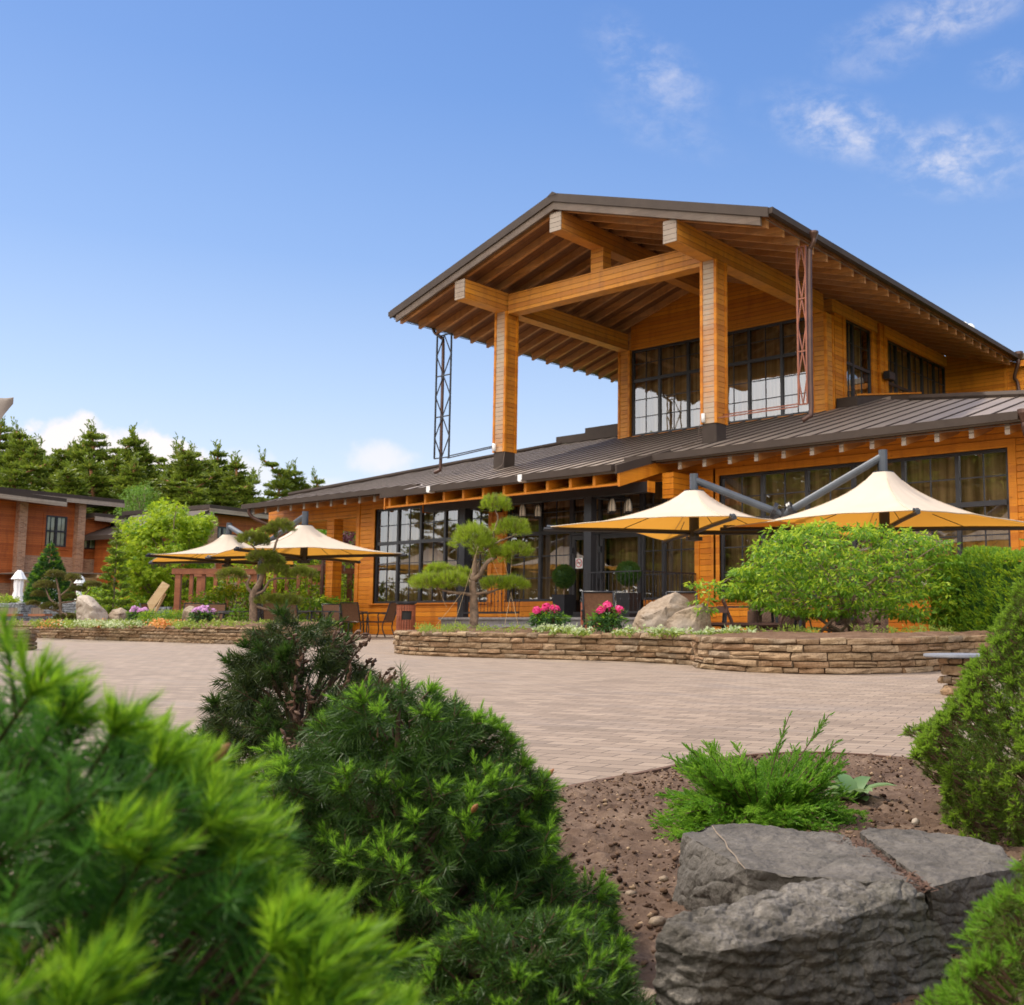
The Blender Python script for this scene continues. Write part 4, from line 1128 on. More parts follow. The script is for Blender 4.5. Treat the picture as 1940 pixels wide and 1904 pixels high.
# ------------------------------------------------------------------ brick and timber houses behind
def vplane(u0, D0, ang):
    p = onD(u0, 1171, D0); d = np.array([-math.sin(ang), math.cos(ang), 0.0])
    n = np.array([d[1], -d[0], 0.0])        # towards +X, outdoors
    return p, d, n
def onV(u, v, pl):
    p, d, n = pl; r = ray_np(u, v); t = np.dot(p - CPT, n) / np.dot(r, n); q = CPT + r * t
    return np.dot(q - p, d), q[2]
def Apx(x, y): return x * .16715, 905.6 + y * .16715
def house(pl, label, parts, group='brick and timber houses'):
    p, d, n = pl
    h = thing('brick_house', label, 'house', (p[0], p[1], 0), group=group)
    h.rotation_euler = (0, 0, math.atan2(d[1], d[0]))
    # local frame: x along the front, -y outdoors (towards the courtyard), z up
    for name, kind, a in parts:
        m = MB()
        if kind == 'box':
            (x0, x1, z0, z1, y0, y1), mt = a[:6], a[6]
            m.box((x0, y0, z0), (x1, y1, z1)); m.build(name, M[mt], h)
        elif kind == 'roof':
            x0, z0, x1, z1, over, dep = a
            th = .28
            m.prism([(x0, -over, z0 - th), (x1, -over, z1 - th), (x1, -over, z1), (x0, -over, z0)], (0, dep, 0)); o = m.build(name, M['roof_trim'], h)
            f = MB(); f.prism([(x0, -over - .06, z0 - th - .22), (x1, -over - .06, z1 - th - .22), (x1, -over - .06, z1 - th + .05), (x0, -over - .06, z0 - th + .05)], (0, .055, 0)); f.build('fascia_board', M['wood_end'], o)
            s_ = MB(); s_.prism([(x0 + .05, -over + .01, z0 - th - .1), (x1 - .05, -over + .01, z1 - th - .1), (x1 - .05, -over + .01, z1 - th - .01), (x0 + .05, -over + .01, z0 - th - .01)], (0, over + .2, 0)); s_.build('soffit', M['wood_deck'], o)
        elif kind == 'win':
            x0, x1, z0, z1, nm, rails = a
            fw = .09
            m.box((x0, -.05, z0), (x0 + fw, .1, z1)); m.box((x1 - fw, -.05, z0), (x1, .1, z1)); m.box((x0 + fw, -.05, z0), (x1 - fw, .1, z0 + fw)); m.box((x0 + fw, -.05, z1 - fw), (x1 - fw, .1, z1))
            for i in range(1, nm + 1):
                xm = x0 + (x1 - x0) * i / (nm + 1); m.box((xm - .06, -.055, z0 + fw), (xm + .06, .1, z1 - fw))
            for zr in rails: m.box((x0 + fw, -.045, zr - .05), (x1 - fw, .09, zr + .05))
            o = m.build(name, M['frame'], h)
            g_ = MB(); g_.polys([[(x0, .0, z0), (x1, .0, z0), (x1, .0, z1), (x0, .0, z1)]]); g_.build('pane', M['glass_house'], o)
            c_ = MB(); nn = 40
            for k in range(nm + 1):
                xa = x0 + (x1 - x0) * k / (nm + 1); xb = x0 + (x1 - x0) * (k + 1) / (nm + 1)
                gap = .22 * (xb - xa)
                for (s0, s1) in ((xa + .03, xa + (xb - xa) * (.52 if k % 2 else .46)), (xa + (xb - xa) * .60, xb - .03)):
                    s_ = np.linspace(s0, s1, 14)
                    c_.grid(np.array([[(q, .09 + .03 * math.sin(i * 1.9), z0), (q, .09 + .03 * math.sin(i * 1.9), z1)] for i, q in enumerate(s_)]))
            c_.build('curtain', M['curtain_pale'], o, smooth=True)
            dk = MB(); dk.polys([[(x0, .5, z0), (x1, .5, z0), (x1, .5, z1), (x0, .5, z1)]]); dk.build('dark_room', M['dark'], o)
            cs_ = MB(); e = .16
            cs_.box((x0 - e, -.04, z0 - e), (x0, .02, z1 + e)); cs_.box((x1, -.04, z0 - e), (x1 + e, .02, z1 + e)); cs_.box((x0, -.04, z1), (x1, .02, z1 + e)); cs_.box((x0, -.06, z0 - e), (x1, .02, z0)); cs_.build('casing', M['wood_red'], o)
    return h
def glass2():
    t = NT('house_glass')
    fr = t.n('ShaderNodeFresnel'); fr.inputs['IOR'].default_value = 1.6
    g_ = t.n('ShaderNodeBsdfGlossy'); g_.inputs['Roughness'].default_value = 0.0
    tr = t.n('ShaderNodeBsdfTransparent'); tr.inputs[0].default_value = (.85, .87, .84, 1)
    mx = t.n('ShaderNodeMixShader'); t.l(fr.outputs[0], mx.inputs[0]); t.l(tr.outputs[0], mx.inputs[1]); t.l(g_.outputs[0], mx.inputs[2])
    return t.done(mx)
M['glass_house'] = glass2()
plA = vplane(40, 62.0, R(7.3))
def A_(x, y): return onV(*Apx(x, y), plA)
x185, x270 = A_(160, 600)[0], A_(255, 600)[0]
x880, x930 = A_(835, 600)[0], A_(915, 600)[0]
xE, xF = A_(1250, 600)[0], A_(1480, 600)[0]
zb0, zb1 = A_(500, 885)[1], A_(500, 1000)[1]
zr2a, zr2b = A_(110, 140)[1], A_(1000, 225)[1]
zr3a, zr3b = A_(930, 395)[1], A_(1490, 460)[1]
w1 = (A_(512, 600)[0], A_(752, 600)[0], A_(640, 780)[1], A_(640, 430)[1])
w2 = (A_(915, 730)[0], A_(1180, 730)[0], A_(1050, 810)[1], A_(1050, 660)[1])
zr1 = A_(200, 190)[1]
def wallbox(x0, x1, z0, z1, mt, y0=0.0, y1=.3): return (x0, x1, z0, z1, y0, y1, mt)
partsA = [
    ('wall', 'box', wallbox(x270, w1[0], zb0, zr2b - .45, 'wood_red')), ('wall', 'box', wallbox(w1[1], x880, zb0, zr2b - .45, 'wood_red')),
    ('wall', 'box', wallbox(w1[0], w1[1], zb0, w1[2], 'wood_red')), ('wall', 'box', wallbox(w1[0], w1[1], w1[3], zr2b - .45, 'wood_red')),
    ('wall', 'box', wallbox(x270, x880, zr2b - .45, zr2b - .15, 'wood_red', .01, .3)),
    ('brick_base', 'box', wallbox(x270, x880 + .3, 0, zb0, 'brick', -.06, .3)),
    ('brick_pillar', 'box', wallbox(x185, x270, 0, zr2a - .5, 'brick', -.45, .4)), ('brick_pillar', 'box', wallbox(x880, x930, 0, zr2b - .45, 'brick', -.45, .4)),
    ('wall', 'box', wallbox(x930, w2[0] - .01, zb0 - .05, zr3b - .3, 'wood_red')), ('wall', 'box', wallbox(w2[1], xE, zb0 - .05, zr3b - .3, 'wood_red')),
    ('wall', 'box', wallbox(w2[0] - .01, w2[1], zb0 - .05, w2[2], 'wood_red')), ('wall', 'box', wallbox(w2[0] - .01, w2[1], w2[3], zr3b - .3, 'wood_red')),
    ('brick_base', 'box', wallbox(x930, xE + 4.6, 0, zb0 - .05, 'brick', -.06, .3)),
    ('brick_pillar', 'box', wallbox(xE + 3.4, xF + .4, 0, zr3b - .35, 'brick', -.3, .3)),
    ('recess_wall', 'box', wallbox(xE, xE + 3.4, zb0, zr3b - .35, 'wood_red', 1.2, 1.5)),
    ('upper_roof', 'roof', (x270 - 5.2, zr2a + .05, x930 + 2.2, zr2b, .9, 9)), ('side_roof', 'roof', (x930 + .3, zr3a, xF + .7, zr3b, .9, 8)),
    ('window', 'win', (*w1[:3], w1[3], 1, [w1[2] + (w1[3] - w1[2]) * .5])), ('window', 'win', (*w2[:3], w2[3], 2, [])),
    ('door', 'box', wallbox(xE - 4.2, xE - 2.4, 0, 2.3, 'wood_red', -.1, -.061)), ('door', 'box', wallbox(x880 - 6.5, x880 - 4.6, 0, 2.3, 'dark', -.1, -.061)), ('door', 'box', wallbox(x880 - 2.5, x880 - .8, 0, 2.3, 'dark', -.1, -.061)),
    ('wall', 'box', wallbox(x185 - 9, x185, 2.6, zr1 - .3, 'wood_red', -.05, .3)), ('brick_base', 'box', wallbox(x185 - 9, x185, 0, 2.6, 'brick', -.02, .3)),
    ('front_roof', 'roof', (x185 - 9, zr1 + .25, x270 + 1.6, zr1 - .12, 1.6, 9)),
]
hA = house(plA, 'red-brown timber house with two brick pillars and a tall curtained window below the pines', partsA)
# porch pergolas in front of that house
def porch(label, xa, xb, z, npost, y=-2.6):
    o = thing('porch_pergola', label, 'pergola', hA.location, hA.rotation_euler[2], group='pale porch pergolas')
    m = MB(); m.box((xa, y - .08, z), (xb, y + .08, z + .22)); m.build('beam', M['wood_pale'], o)
    for i in range(npost):
        x = xa + .25 + (xb - xa - .5) * i / (npost - 1); q = MB(); q.box((x - .1, y - .1, 0), (x + .1, y + .1, z)); q.build('post', M['wood_pale'], o)
    n = int((xb - xa) / .62)
    for i in range(n):
        x = xa + .2 + (xb - xa - .4) * i / (n - 1); q = MB(); q.bar((x, y - .5, z + .32), (x, -.1, z + .34), .13, .2); q.build('rafter', M['wood_pale'], o)
    q = MB(); q.box((xa - .1, y - .55, z + .44), (xb + .1, -.05, z + .50)); q.build('cover', M['roof'], o)
    q = MB(); q.bar((xb - 1.6, y + .05, .1), (xb - .3, y + .05, 1.0), .1, .1); q.build('brace', M['wood_pale'], o)
    q = MB(); q.bar((xb - .3, y - .03, .1), (xb - 1.6, y - .03, 1.0), .1, .1); q.build('brace', M['wood_pale'], o)
porch('pale timber porch pergola beside the folded white umbrella, under the first brick pillar', A_(-60, 1100)[0], A_(345, 1100)[0] - 1.2, 2.65, 4)
porch('pale timber porch pergola behind the clipped bush, under the tall curtained window', A_(660, 1000)[0] - 1.0, A_(1030, 1000)[0] - 1.2, 2.75, 3)
# house behind the maple and sunshades
plB = vplane(800, 60.0, R(7.3))
def C6(x, y): return (x * .27001, 734.3 + y * .27001)
def B_(x, y): return onV(*C6(x, y), plB)
def C7(x, y): return (195.81 + x * .30280, 930.11 + y * .30280)
plB = vplane(C6(1480, 1000)[0], 66.0, R(7.3))
bx0, bx1 = B_(1440, 950)[0], B_(1500, 950)[0]
zB = B_(1500, 845)[1]; zB2 = B_(1760, 865)[1]
bw0, bw1, bwz0, bwz1 = B_(1520, 1000)[0], B_(1600, 1000)[0], B_(1550, 1060)[1], B_(1550, 975)[1]
partsB = [('brick_pillar', 'box', wallbox(bx0, bx1, 0, zB - .5, 'brick', -.4, .4)),
          ('wall', 'box', wallbox(bx1, bx1 + 40, bwz1, zB2 - .45, 'wood_red')), ('wall', 'box', wallbox(bw1, bx1 + 40, bwz0, bwz1, 'wood_red')), ('wall', 'box', wallbox(bx1, bw0, bwz0, bwz1, 'wood_red')),
          ('wall', 'box', wallbox(bx1, bx1 + 40, 2.9, bwz0, 'wood_red')), ('brick_base', 'box', wallbox(bx1, bx1 + 40, 0, 2.9, 'brick', -.06, .3)),
          ('window', 'win', (bw0, bw1, bwz0, bwz1, 1, [])),
          ('upper_roof', 'roof', (bx0 - .4, zB + .1, bx1 + 14, zB2 - .2, .9, 9)), ('side_roof', 'roof', (bx0 - 4.2, zB - 1.9, bx0 - .1, zB - .1, .9, 8)),
          ('side_wall', 'box', wallbox(bx0 - 3.4, bx0, 0, zB - 1.9, 'wood_red', .2, 6))]
house(plB, 'red-brown timber house half hidden behind the yellow-green maple and white sunshade', partsB)

M['hem'] = simple('canopy_hem', (.50, .40, .29), .8, 0, .1, 10, .05)
# ------------------------------------------------------------------ sunshades
def sunshade(name, label, c, ang, RAD, ztip, zneck, ztop, group, mast, hub_drop=.05):
    c = np.array(c[:2]); o = thing(name, label, 'sunshade', (c[0], c[1], 0), group=group)
    m = MB(); NA, NR = 64, 18
    G = np.zeros((NR, NA, 3))
    for j in range(NA):
        a = j / NA * 2 * math.pi
        k = (a % (math.pi / 2)) / (math.pi / 2)              # 0..1 between two tips
        lin = math.cos(math.pi / 4) / math.cos((k - .5) * math.pi / 2)
        e = RAD * (lin - .085 * math.sin(math.pi * k) ** 1.0)
        zed = ztip + .10 * math.sin(math.pi * k)
        for i in range(NR):
            f = i / (NR - 1)
            r = .19 + (e - .19) * f
            hgt = (1 - f) ** 1.6 * .80 + (1 - f) ** 9 * .20
            z = zed + (zneck - zed) * hgt + .022 * f * noise.noise((math.cos(a) * 3 + c[0], math.sin(a) * 3, f * 2.0)) - .012 * math.sin(math.pi * f) * abs(math.sin(a * 10)) ** 8
            G[i, j] = (r * math.cos(a + ang), r * math.sin(a + ang), z)
    m.grid(G, close=True)
    cn = m.build('canopy', M['canopy'], o, smooth=True)
    hm = MB(); E_ = np.concatenate([G[-1], G[-1][:1]]); hm.tube(E_ + (0, 0, .004), .011, 6, cap=False); hm.build('hem', M['hem'], cn, smooth=True)
    for k in range(4):
        j = k * NA // 4; q = MB(); q.tube(G[1:, j] + (0, 0, .003), .007, 5, cap=False); q.build('seam', M['hem'], cn, smooth=True)
    t = MB(); t.lathe([(.0, zneck + .015), (.20, zneck + .01), (.20, zneck - .03)], (0, 0, 0), 20); t.build('crown_ring', M['black'], o)
    zh = ztip - hub_drop
    for k in range(4):
        a = ang + k * math.pi / 2; d = np.array([math.cos(a), math.sin(a), 0])
        t = MB(); t.tube([d * .05 + (0, 0, zh), d * (RAD * .55) + (0, 0, zh + .02), d * (RAD + .10) + (0, 0, ztip - .035)], [.045, .042, .038], 8); arm = t.build('arm', M['black'], o)
        t = MB(); t.tube([d * (RAD - .18) + (0, 0, ztip + .01), d * (RAD + .04) + (0, 0, ztip + .01)], .035, 6); t.tube([d * (RAD - .05) + (.05, .03, ztip + .01), d * (RAD - .02) + (-.05, -.03, ztip + .03)], .02, 5); t.build('tip_tensioner', M['steel'], arm)
        t = MB(); t.tube([d * (RAD * .52) + (0, 0, zh + .02), d * (RAD * .30) + (0, 0, ztip + .24)], .008, 5); t.build('stay', M['black'], arm)
    t = MB(); t.tube([(0, 0, zh - .16), (0, 0, zneck + .02)], .10, 12); t.lathe([(.0, zh - .18), (.17, zh - .16), (.17, zh - .09), (.0, zh - .08)], (0, 0, 0), 14); t.build('hub', M['black'], o)
    t = MB(); t.tube([(0, 0, zneck), (0, 0, ztop)], .085, 14); t.build('post_head', M['steel'], o)
    mz = mast
    t = MB(); p = np.array([mz[0] - c[0], mz[1] - c[1], mz[2]]); d = np.array([0, 0, ztop - .12]) - p
    t.tube([(0, 0, ztop - .12), p], .075, 12); be = t.build('cross_beam', M['steel'], o)
    t = MB(); u_ = d / np.linalg.norm(d); q = p + u_ * .16; t.tube([q, q + u_ * .04], .17, 14); t.tube([q + u_ * .045, q + u_ * .08], .17, 14); t.build('flange', M['black'], be)
    return o
def mast(label, p, ztop, group):
    o = thing('sunshade_mast', label, 'mast', (p[0], p[1], 0), group=group)
    t = MB(); t.tube([(0, 0, 0), (0, 0, ztop)], .085, 14); t.build('pole', M['black'], o); t = MB(); t.lathe([(.0, .03), (.3, .03), (.3, 0)], (0, 0, 0), 16); t.build('foot_plate', M['black'], o)
    return o
def zat(v, D): return CAM_H + (1171.5 - v) * D / FPX / math.cos(PITCH) * math.cos(PITCH)
D1, D2, DM = 20.6, 19.8, 20.6
P1, P2, PM = onD(1315, 1010, D1), onD(1676, 1000, D2), onD(1484, 985, DM)
fw2 = np.array([-math.sin(YAW), math.cos(YAW)]); rt2 = np.array([math.cos(YAW), math.sin(YAW)])
def ang_of(lat, dep): q = rt2 * lat + fw2 * dep; return math.atan2(q[1], q[0])
MZ = (PM[0], PM[1], onD(1484, 975, DM)[2])
sunshade('sunshade', 'cream square sunshade, the smaller-looking of the pair in front of the entrance windows', P1, ang_of(-2.8, -.6), 2.86, onD(1062, 1000, 19.9)[2] + .02, onD(1315, 929, D1)[2], onD(1315, 896, D1)[2], 'cream sunshades', MZ)
sunshade('sunshade', 'cream square sunshade towering over the bright green maple bush', P2, ang_of(-2.95, .10), 3.02, onD(1368, 1001, 19.9)[2] + .02, onD(1676, 893, D2)[2], onD(1676, 850, D2)[2], 'cream sunshades', MZ)
mast('dark mast holding two cream sunshades behind the maple bush', PM, MZ[2] + .12, 'sunshade masts')
D3, D4, DN = 33.0, 28.6, 30.5
P3, P4, PN = onD(432, 1050, D3), onD(576, 1040, D4), onD(495, 1050, DN)
MZ2 = (PN[0], PN[1], onD(495, 1035, DN)[2])
sunshade('sunshade', 'cream sunshade beside the yellow-green maple, lowest of the far pair', P3, ang_of(-1.0, -2.8), 3.1, onD(367, 1050, 29.9)[2], onD(432, 1013, D3)[2], onD(432, 990, D3)[2], 'cream sunshades', MZ2)
sunshade('sunshade', 'cream sunshade standing next to the porch posts behind the clipped pine', P4, ang_of(-.6, -2.7), 2.95, onD(771, 1053, 28.8)[2], onD(577, 995, D4)[2], onD(577, 968, D4)[2], 'cream sunshades', MZ2)
mast('dark mast holding two cream sunshades behind the left clipped pine', PN, MZ2[2] + .12, 'sunshade masts')

# ------------------------------------------------------------------ chairs, tables, bins
def make_chair(label):
    o = thing('patio_chair', label, 'chair', (0, 0, 0), group='brown mesh patio chairs')
    s = MB(); s.grid(np.array([[(x, y, .43 - .02 * math.sin(math.pi * (y + .25) / .5)) for y in np.linspace(-.25, .24, 6)] for x in (-.24, -.1, .1, .24)])); s.build('seat', M['sling'], o, smooth=True)
    b = MB(); b.grid(np.array([[(x, .24 + .17 * ((z - .44) / .52) + .015 * math.sin(z * 6), z) for z in np.linspace(.46, .95, 7)] for x in (-.24, -.1, .1, .24)])); b.build('backrest', M['sling'], o, smooth=True)
    f = MB()
    for x in (-.26, .26): f.tube([(x, -.26, .43), (x, .22, .43), (x, .26, .52), (x, .41, .97)], .018, 6)
    f.tube([(-.26, .41, .97), (.26, .41, .97)], .018, 6); f.tube([(-.26, -.26, .43), (.26, -.26, .43)], .016, 6)
    f.build('frame', M['black'], o, smooth=True)
    for x in (-.27, .27):
        l = MB(); l.tube(smooth_path([(x, -.25, .43), (x, -.22, .2), (x, -.28, 0)], 4), .018, 6); l.build('leg', M['black'], o, smooth=True)
        l = MB(); l.tube(smooth_path([(x, .22, .43), (x, .20, .25), (x, .30, 0)], 4), .018, 6); l.build('leg', M['black'], o, smooth=True)
        a = MB(); a.tube(smooth_path([(x, -.22, .43), (x, -.25, .55), (x * 1.06, -.24, .66), (x * 1.08, -.05, .68), (x * 1.06, .31, .66)], 4), .02, 6); a.build('armrest', M['black'], o, smooth=True)
    return o
def ground_at(u, v, D): p = onD(u, v, D); return (p[0], p[1], 0)
def facing(lat, dep):                     # heading so that the chair looks along (lat right, dep away)
    q = rt2 * lat + fw2 * dep; return math.atan2(q[1], q[0]) + math.pi / 2
chair0 = make_chair('brown mesh chair seen from behind, at the table by the lodge corner')
cl = [(672, 29.8, (.12, 1), 'brown mesh chair seen from behind, at the table by the lodge corner'),
      (722, 29.4, (-1, .25), 'brown mesh chair in profile beside the wooden bin'),
      (630, 32.2, (.5, -1), 'brown mesh chair facing the paving behind the corner table'),
      (524, 26.6, (-.1, 1), 'brown mesh chair back beside the clipped pine trunk'),
      (555, 26.4, (.1, 1), 'brown mesh chair back, right-hand one of the two close behind the planter'),
      (360, 30.5, (.2, -1), 'brown mesh chair behind the rounded boulder and lilac flowers'),
      (421, 28.6, (-1, -.2), 'brown mesh chair in profile right of the lilac flowers'),
      (297, 31.5, (1, .1), 'brown mesh chair behind the round low shrubs near the slatted pergola'),
      (402, 31.5, (.1, -1), 'brown mesh chair half hidden behind the slatted pergola side'),
      (1140, 17.8, (.1, 1), 'brown mesh chair back between bin and pink flowers')]
for i, (u, D, f, lab) in enumerate(cl):
    loc = ground_at(u, 1171, D); rz = facing(*f)
    if i == 0:
        chair0.location = loc; chair0.rotation_euler = (0, 0, rz)
    else:
        copy_thing(chair0, loc, rz, None, lab)
def make_table(label):
    o = thing('patio_table', label, 'table', (0, 0, 0), group='patio tables')
    t = MB(); t.box((-.45, -.45, .71), (.45, .45, .735)); t.build('tabletop', M['steel'], o)
    for x in (-.38, .38):
        for y in (-.38, .38):
            l = MB(); l.tube([(x, y, 0), (x * .9, y * .9, .71)], .022, 6); l.build('leg', M['black'], o)
    return o
tb0 = make_table('square grey patio table between the chairs at the lodge corner')
tb0.location = ground_at(655, 1171, 31.0)
copy_thing(tb0, ground_at(459, 1171, 29.0), .3, None, 'square grey patio table behind the trunk of the clipped pine')
copy_thing(tb0, ground_at(590, 1171, 28.2), .2, None, 'square grey patio table behind the pair of chair backs')
def make_bin(label):
    o = thing('trash_bin', label, 'bin', (0, 0, 0), group='slatted wooden bins')
    n = 22; r = .235
    s = MB()
    for k in range(n):
        a = (k + .5) / n * 2 * math.pi
        if abs(((a + math.pi) % (2 * math.pi)) - math.pi) < .55:
            zs = [(.04, .50), (.70, .84)]
        else: zs = [(.04, .84)]
        for z0, z1 in zs:
            d = np.array([math.cos(a), math.sin(a), 0]); t_ = np.array([-d[1], d[0], 0])
            w_ = 2 * math.pi * r / n * .86
            s.prism([d * r - t_ * w_ / 2 + (0, 0, z0), d * r + t_ * w_ / 2 + (0, 0, z0), d * (r + .025) + t_ * w_ / 2 + (0, 0, z0), d * (r + .025) - t_ * w_ / 2 + (0, 0, z0)], (0, 0, z1 - z0))
    s.build('slats', M['wood_bin'], o)
    b = MB(); b.lathe([(.0, 0), (.225, 0), (.225, .86), (0, .86)], (0, 0, 0), 22); b.build('liner', M['dark'], o)
    b = MB(); b.lathe([(.0, .862), (.275, .862), (.28, .87), (.28, .895), (.0, .90)], (0, 0, 0), 26); b.build('lid', M['black'], o, smooth=False)
    return o
bn = make_bin('slatted red-brown bin with black lid beside the patio chair')
bn.location = onD(769, 1171, 24.0) * np.array([1, 1, 0]); bn.scale = (.82, .82, 1.0); bn.rotation_euler = (0, 0, ang_of(.35, -1))
b2 = copy_thing(bn, onD(1121, 1171, 20.3) * np.array([1, 1, 0]), ang_of(-.75, -1), (.82, .82, 1.0), 'slatted red-brown bin between the two pink rhododendrons')
# low dark garden seats and a table under the maple bush
def make_bench(label):
    o = thing('garden_bench', label, 'bench', (0, 0, 0), group='dark curved-leg benches')
    s = MB(); s.box((-.75, -.22, .42), (.75, .22, .46)); s.build('seat', M['dark_brown_metal'], o)
    for x in (-.68, .68):
        l = MB(); l.tube(smooth_path([(x, .38, .88), (x, .27, .62), (x, .20, .40), (x, .30, .02)], 5), .03, 6); l.build('back_post', M['dark_brown_metal'], o, smooth=True)
        l = MB(); l.tube(smooth_path([(x, .24, .40), (x, -.20, .41), (x, -.27, .32), (x, -.17, .16), (x, -.26, .02)], 5), .03, 6); l.build('leg', M['dark_brown_metal'], o, smooth=True)
    b = MB(); b.box((-.75, .29, .62), (.75, .32, .72)); b.build('backrest', M['dark_brown_metal'], o)
    return o
gs = make_bench('dark curved-leg bench beside the tan boulder')
gs.location = ground_at(1375, 1171, 17.5); gs.rotation_euler = (0, 0, facing(.9, .35))
copy_thing(gs, ground_at(1455, 1171, 17.8), facing(-1, .1), None, 'dark curved-leg bench seen under the left half of the maple bush')
copy_thing(gs, ground_at(1620, 1171, 17.6), facing(1, .2), None, 'dark curved-leg bench glimpsed under the middle of the maple bush')
t2 = copy_thing(tb0, ground_at(1420, 1171, 17.6), YAW, (1.2, .9, 1), 'dark table between the curved-leg garden seats')
for c in t2.children:
    if c.name.startswith('tabletop'): c.data = c.data.copy(); c.data.materials[0] = M['dark_brown_metal']
t3 = copy_thing(tb0, ground_at(1560, 1171, 17.4), YAW, (1.2, .9, 1), 'dark table almost hidden under the maple bush')
rc_ = thing('wicker_chair', 'brown wicker armchair behind the right end of the planter', 'chair', ground_at(1640 + 5, 1171, 16.6), facing(-.3, -1))
rc_.location = ground_at(1630, 1171, 17.0)
wk = brickmat('wicker_weave', (.16, .09, .055), (.27, .17, .11), (.05, .03, .02), .05, .022, swap=True, mort=.006)
q = MB(); q.box((-.36, -.36, .14), (.36, .36, .42)); q.build('seat', wk, rc_)
q = MB(); q.prism([(-.36, .28, .42), (.36, .28, .42), (.36, .44, .95), (-.36, .44, .95)], (0, .09, 0)); q.build('backrest', wk, rc_)
for x in (-.42, .36):
    q = MB(); q.box((x, -.36, .10), (x + .06, .34, .66)); q.build('armrest', wk, rc_)
    for y in (-.3, .25): q = MB(); q.box((x, y, 0), (x + .05, y + .05, .10)); q.build('leg', M['black'], rc_)
wc2 = copy_thing(rc_, ground_at(1470, 1171, 18.2), facing(.2, -1), None, 'brown wicker armchair glimpsed through the maple bush')
rc_['label'] = 'brown wicker armchair behind the right end of the planter'
# slate disc table on a stacked stone foot, right of the planter
sp_ = onZ(1805, 1316, 0)
so_ = thing('stone_table', 'round slate disc on a stacked stone foot, beside the right spruce', 'table', (sp_[0] + .05, sp_[1], 0))
q = MB(); q.lathe([(.0, .262), (.235, .262), (.24, .27), (.238, .283), (.0, .287)], (0, 0, 0), 30); q.build('disc', M['slate'], so_)
rng_ = np.random.default_rng(4); an = np.linspace(0, 2 * math.pi, 15)
mb_, jb_, _, _ = stone_wall(np.array([(.13 * math.cos(-a), .13 * math.sin(-a)) for a in -an]), .26, 4, .05, (.10, .22), rng_, step=.02)
q2 = mb_.build('stone_foot', M['stonewall'], so_); jb_.build('joint_backing', M['mulch'], q2)
# slatted timber pergola
pgp = onD(395, 1171, 36)
pg = thing('slatted_pergola', 'brown timber pergola with upright slats below the far sunshade', 'pergola', (pgp[0], pgp[1], 0), math.atan2(rt2[1], rt2[0]) + .12)
for i, x in enumerate((-1.05, 1.55)):
    q = MB(); q.box((x - .09, -.09, 0), (x + .09, .09, 2.05)); q.build('post', M['wood_pergola'], pg)
    q = MB(); q.box((x - .09, 2.2, 0), (x + .09, 2.38, 2.05)); q.build('post', M['wood_pergola'], pg)
q = MB(); q.box((-1.25, -.12, 2.05), (1.75, .12, 2.24)); q.build('beam', M['wood_pergola'], pg)
q = MB(); q.box((-1.25, 2.15, 2.05), (1.75, 2.4, 2.24)); q.build('beam', M['wood_pergola'], pg)
q = MB(); q.box((-.959, -.05, .16), (1.459, .05, .30)); q.build('bottom_rail', M['wood_pergola'], pg)
for x in np.arange(-.62, 1.4, .40):
    q = MB(); q.box((x - .06, -.05, .301), (x + .06, .05, 2.049)); q.build('slat', M['wood_pergola'], pg)
pg2 = copy_thing(pg, onD(553, 1171, 37) * np.array([1, 1, 0]), pg.rotation_euler[2], (1.0, 1, 1.08), 'brown timber pergola with upright slats behind the clipped pine and chairs')
# leaning pale board
lb = onD(265, 1160, 36)
o = thing('leaning_board', 'pale timber board leaning at an angle in front of the maple', 'board', (lb[0], lb[1], 0), math.atan2(rt2[1], rt2[0]))
q = MB(); q.bar((-.25, 0, .05), (.62, .5, 1.75), .28, .08, up=(0, 1, .3)); q.build('board', M['wood_pale'], o)
q = MB(); q.bar((.1, .12, 0), (.55, .6, 1.4), .08, .08); q.build('prop', M['wood_pale'], o)
# folded white umbrellas
def make_umb(label):
    o = thing('folded_umbrella', label, 'umbrella', (0, 0, 0), group='folded white umbrellas')
    NA = 40; G = []
    for r, z in ((.30, .35), (.27, .5), (.16, 1.0), (.19, 1.35), (.17, 1.62), (.155, 1.70)):
        G.append([((r + .035 * math.cos(a * 8) * (r / .25)) * math.cos(a), (r + .035 * math.cos(a * 8) * (r / .25)) * math.sin(a), z + .03 * math.cos(a * 4)) for a in np.linspace(0, 2 * math.pi, NA, endpoint=False)])
    m = MB(); m.grid(np.array(G)[:, ::-1], close=True); m.build('folded_cloth', M['umbrella_cloth'], o, smooth=True)
    G = []
    for r, z in ((.33, 1.64), (.24, 1.80), (.15, 2.0), (.05, 2.12)):
        G.append([((r + .02 * math.cos(a * 8)) * math.cos(a), (r + .02 * math.cos(a * 8)) * math.sin(a), z) for a in np.linspace(0, 2 * math.pi, NA, endpoint=False)])
    m = MB(); m.grid(np.array(G)[:, ::-1], close=True); m.build('cap', M['umbrella_cloth'], o, smooth=True)
    m = MB(); m.tube([(0, 0, 0), (0, 0, 2.18)], .03, 8); m.build('pole', M['steel'], o)
    return o
u0 = make_umb('folded white umbrella standing between the porch posts')
u0.location = onD(31, 1171, 55) * np.array([1, 1, 0]) + (0, 0, .95)
copy_thing(u0, onD(96, 1171, 52) * np.array([1, 1, 0]) + (0, 0, .95), 1, 1.0, 'folded white umbrella behind the clipped bush, beside the cone tree')
copy_thing(u0, onD(148, 1171, 54) * np.array([1, 1, 0]) + (0, 0, .95), 2, .85, 'folded white umbrella mostly hidden behind the clipped bush')
u0.scale = (1.15, 1.15, 1.0)
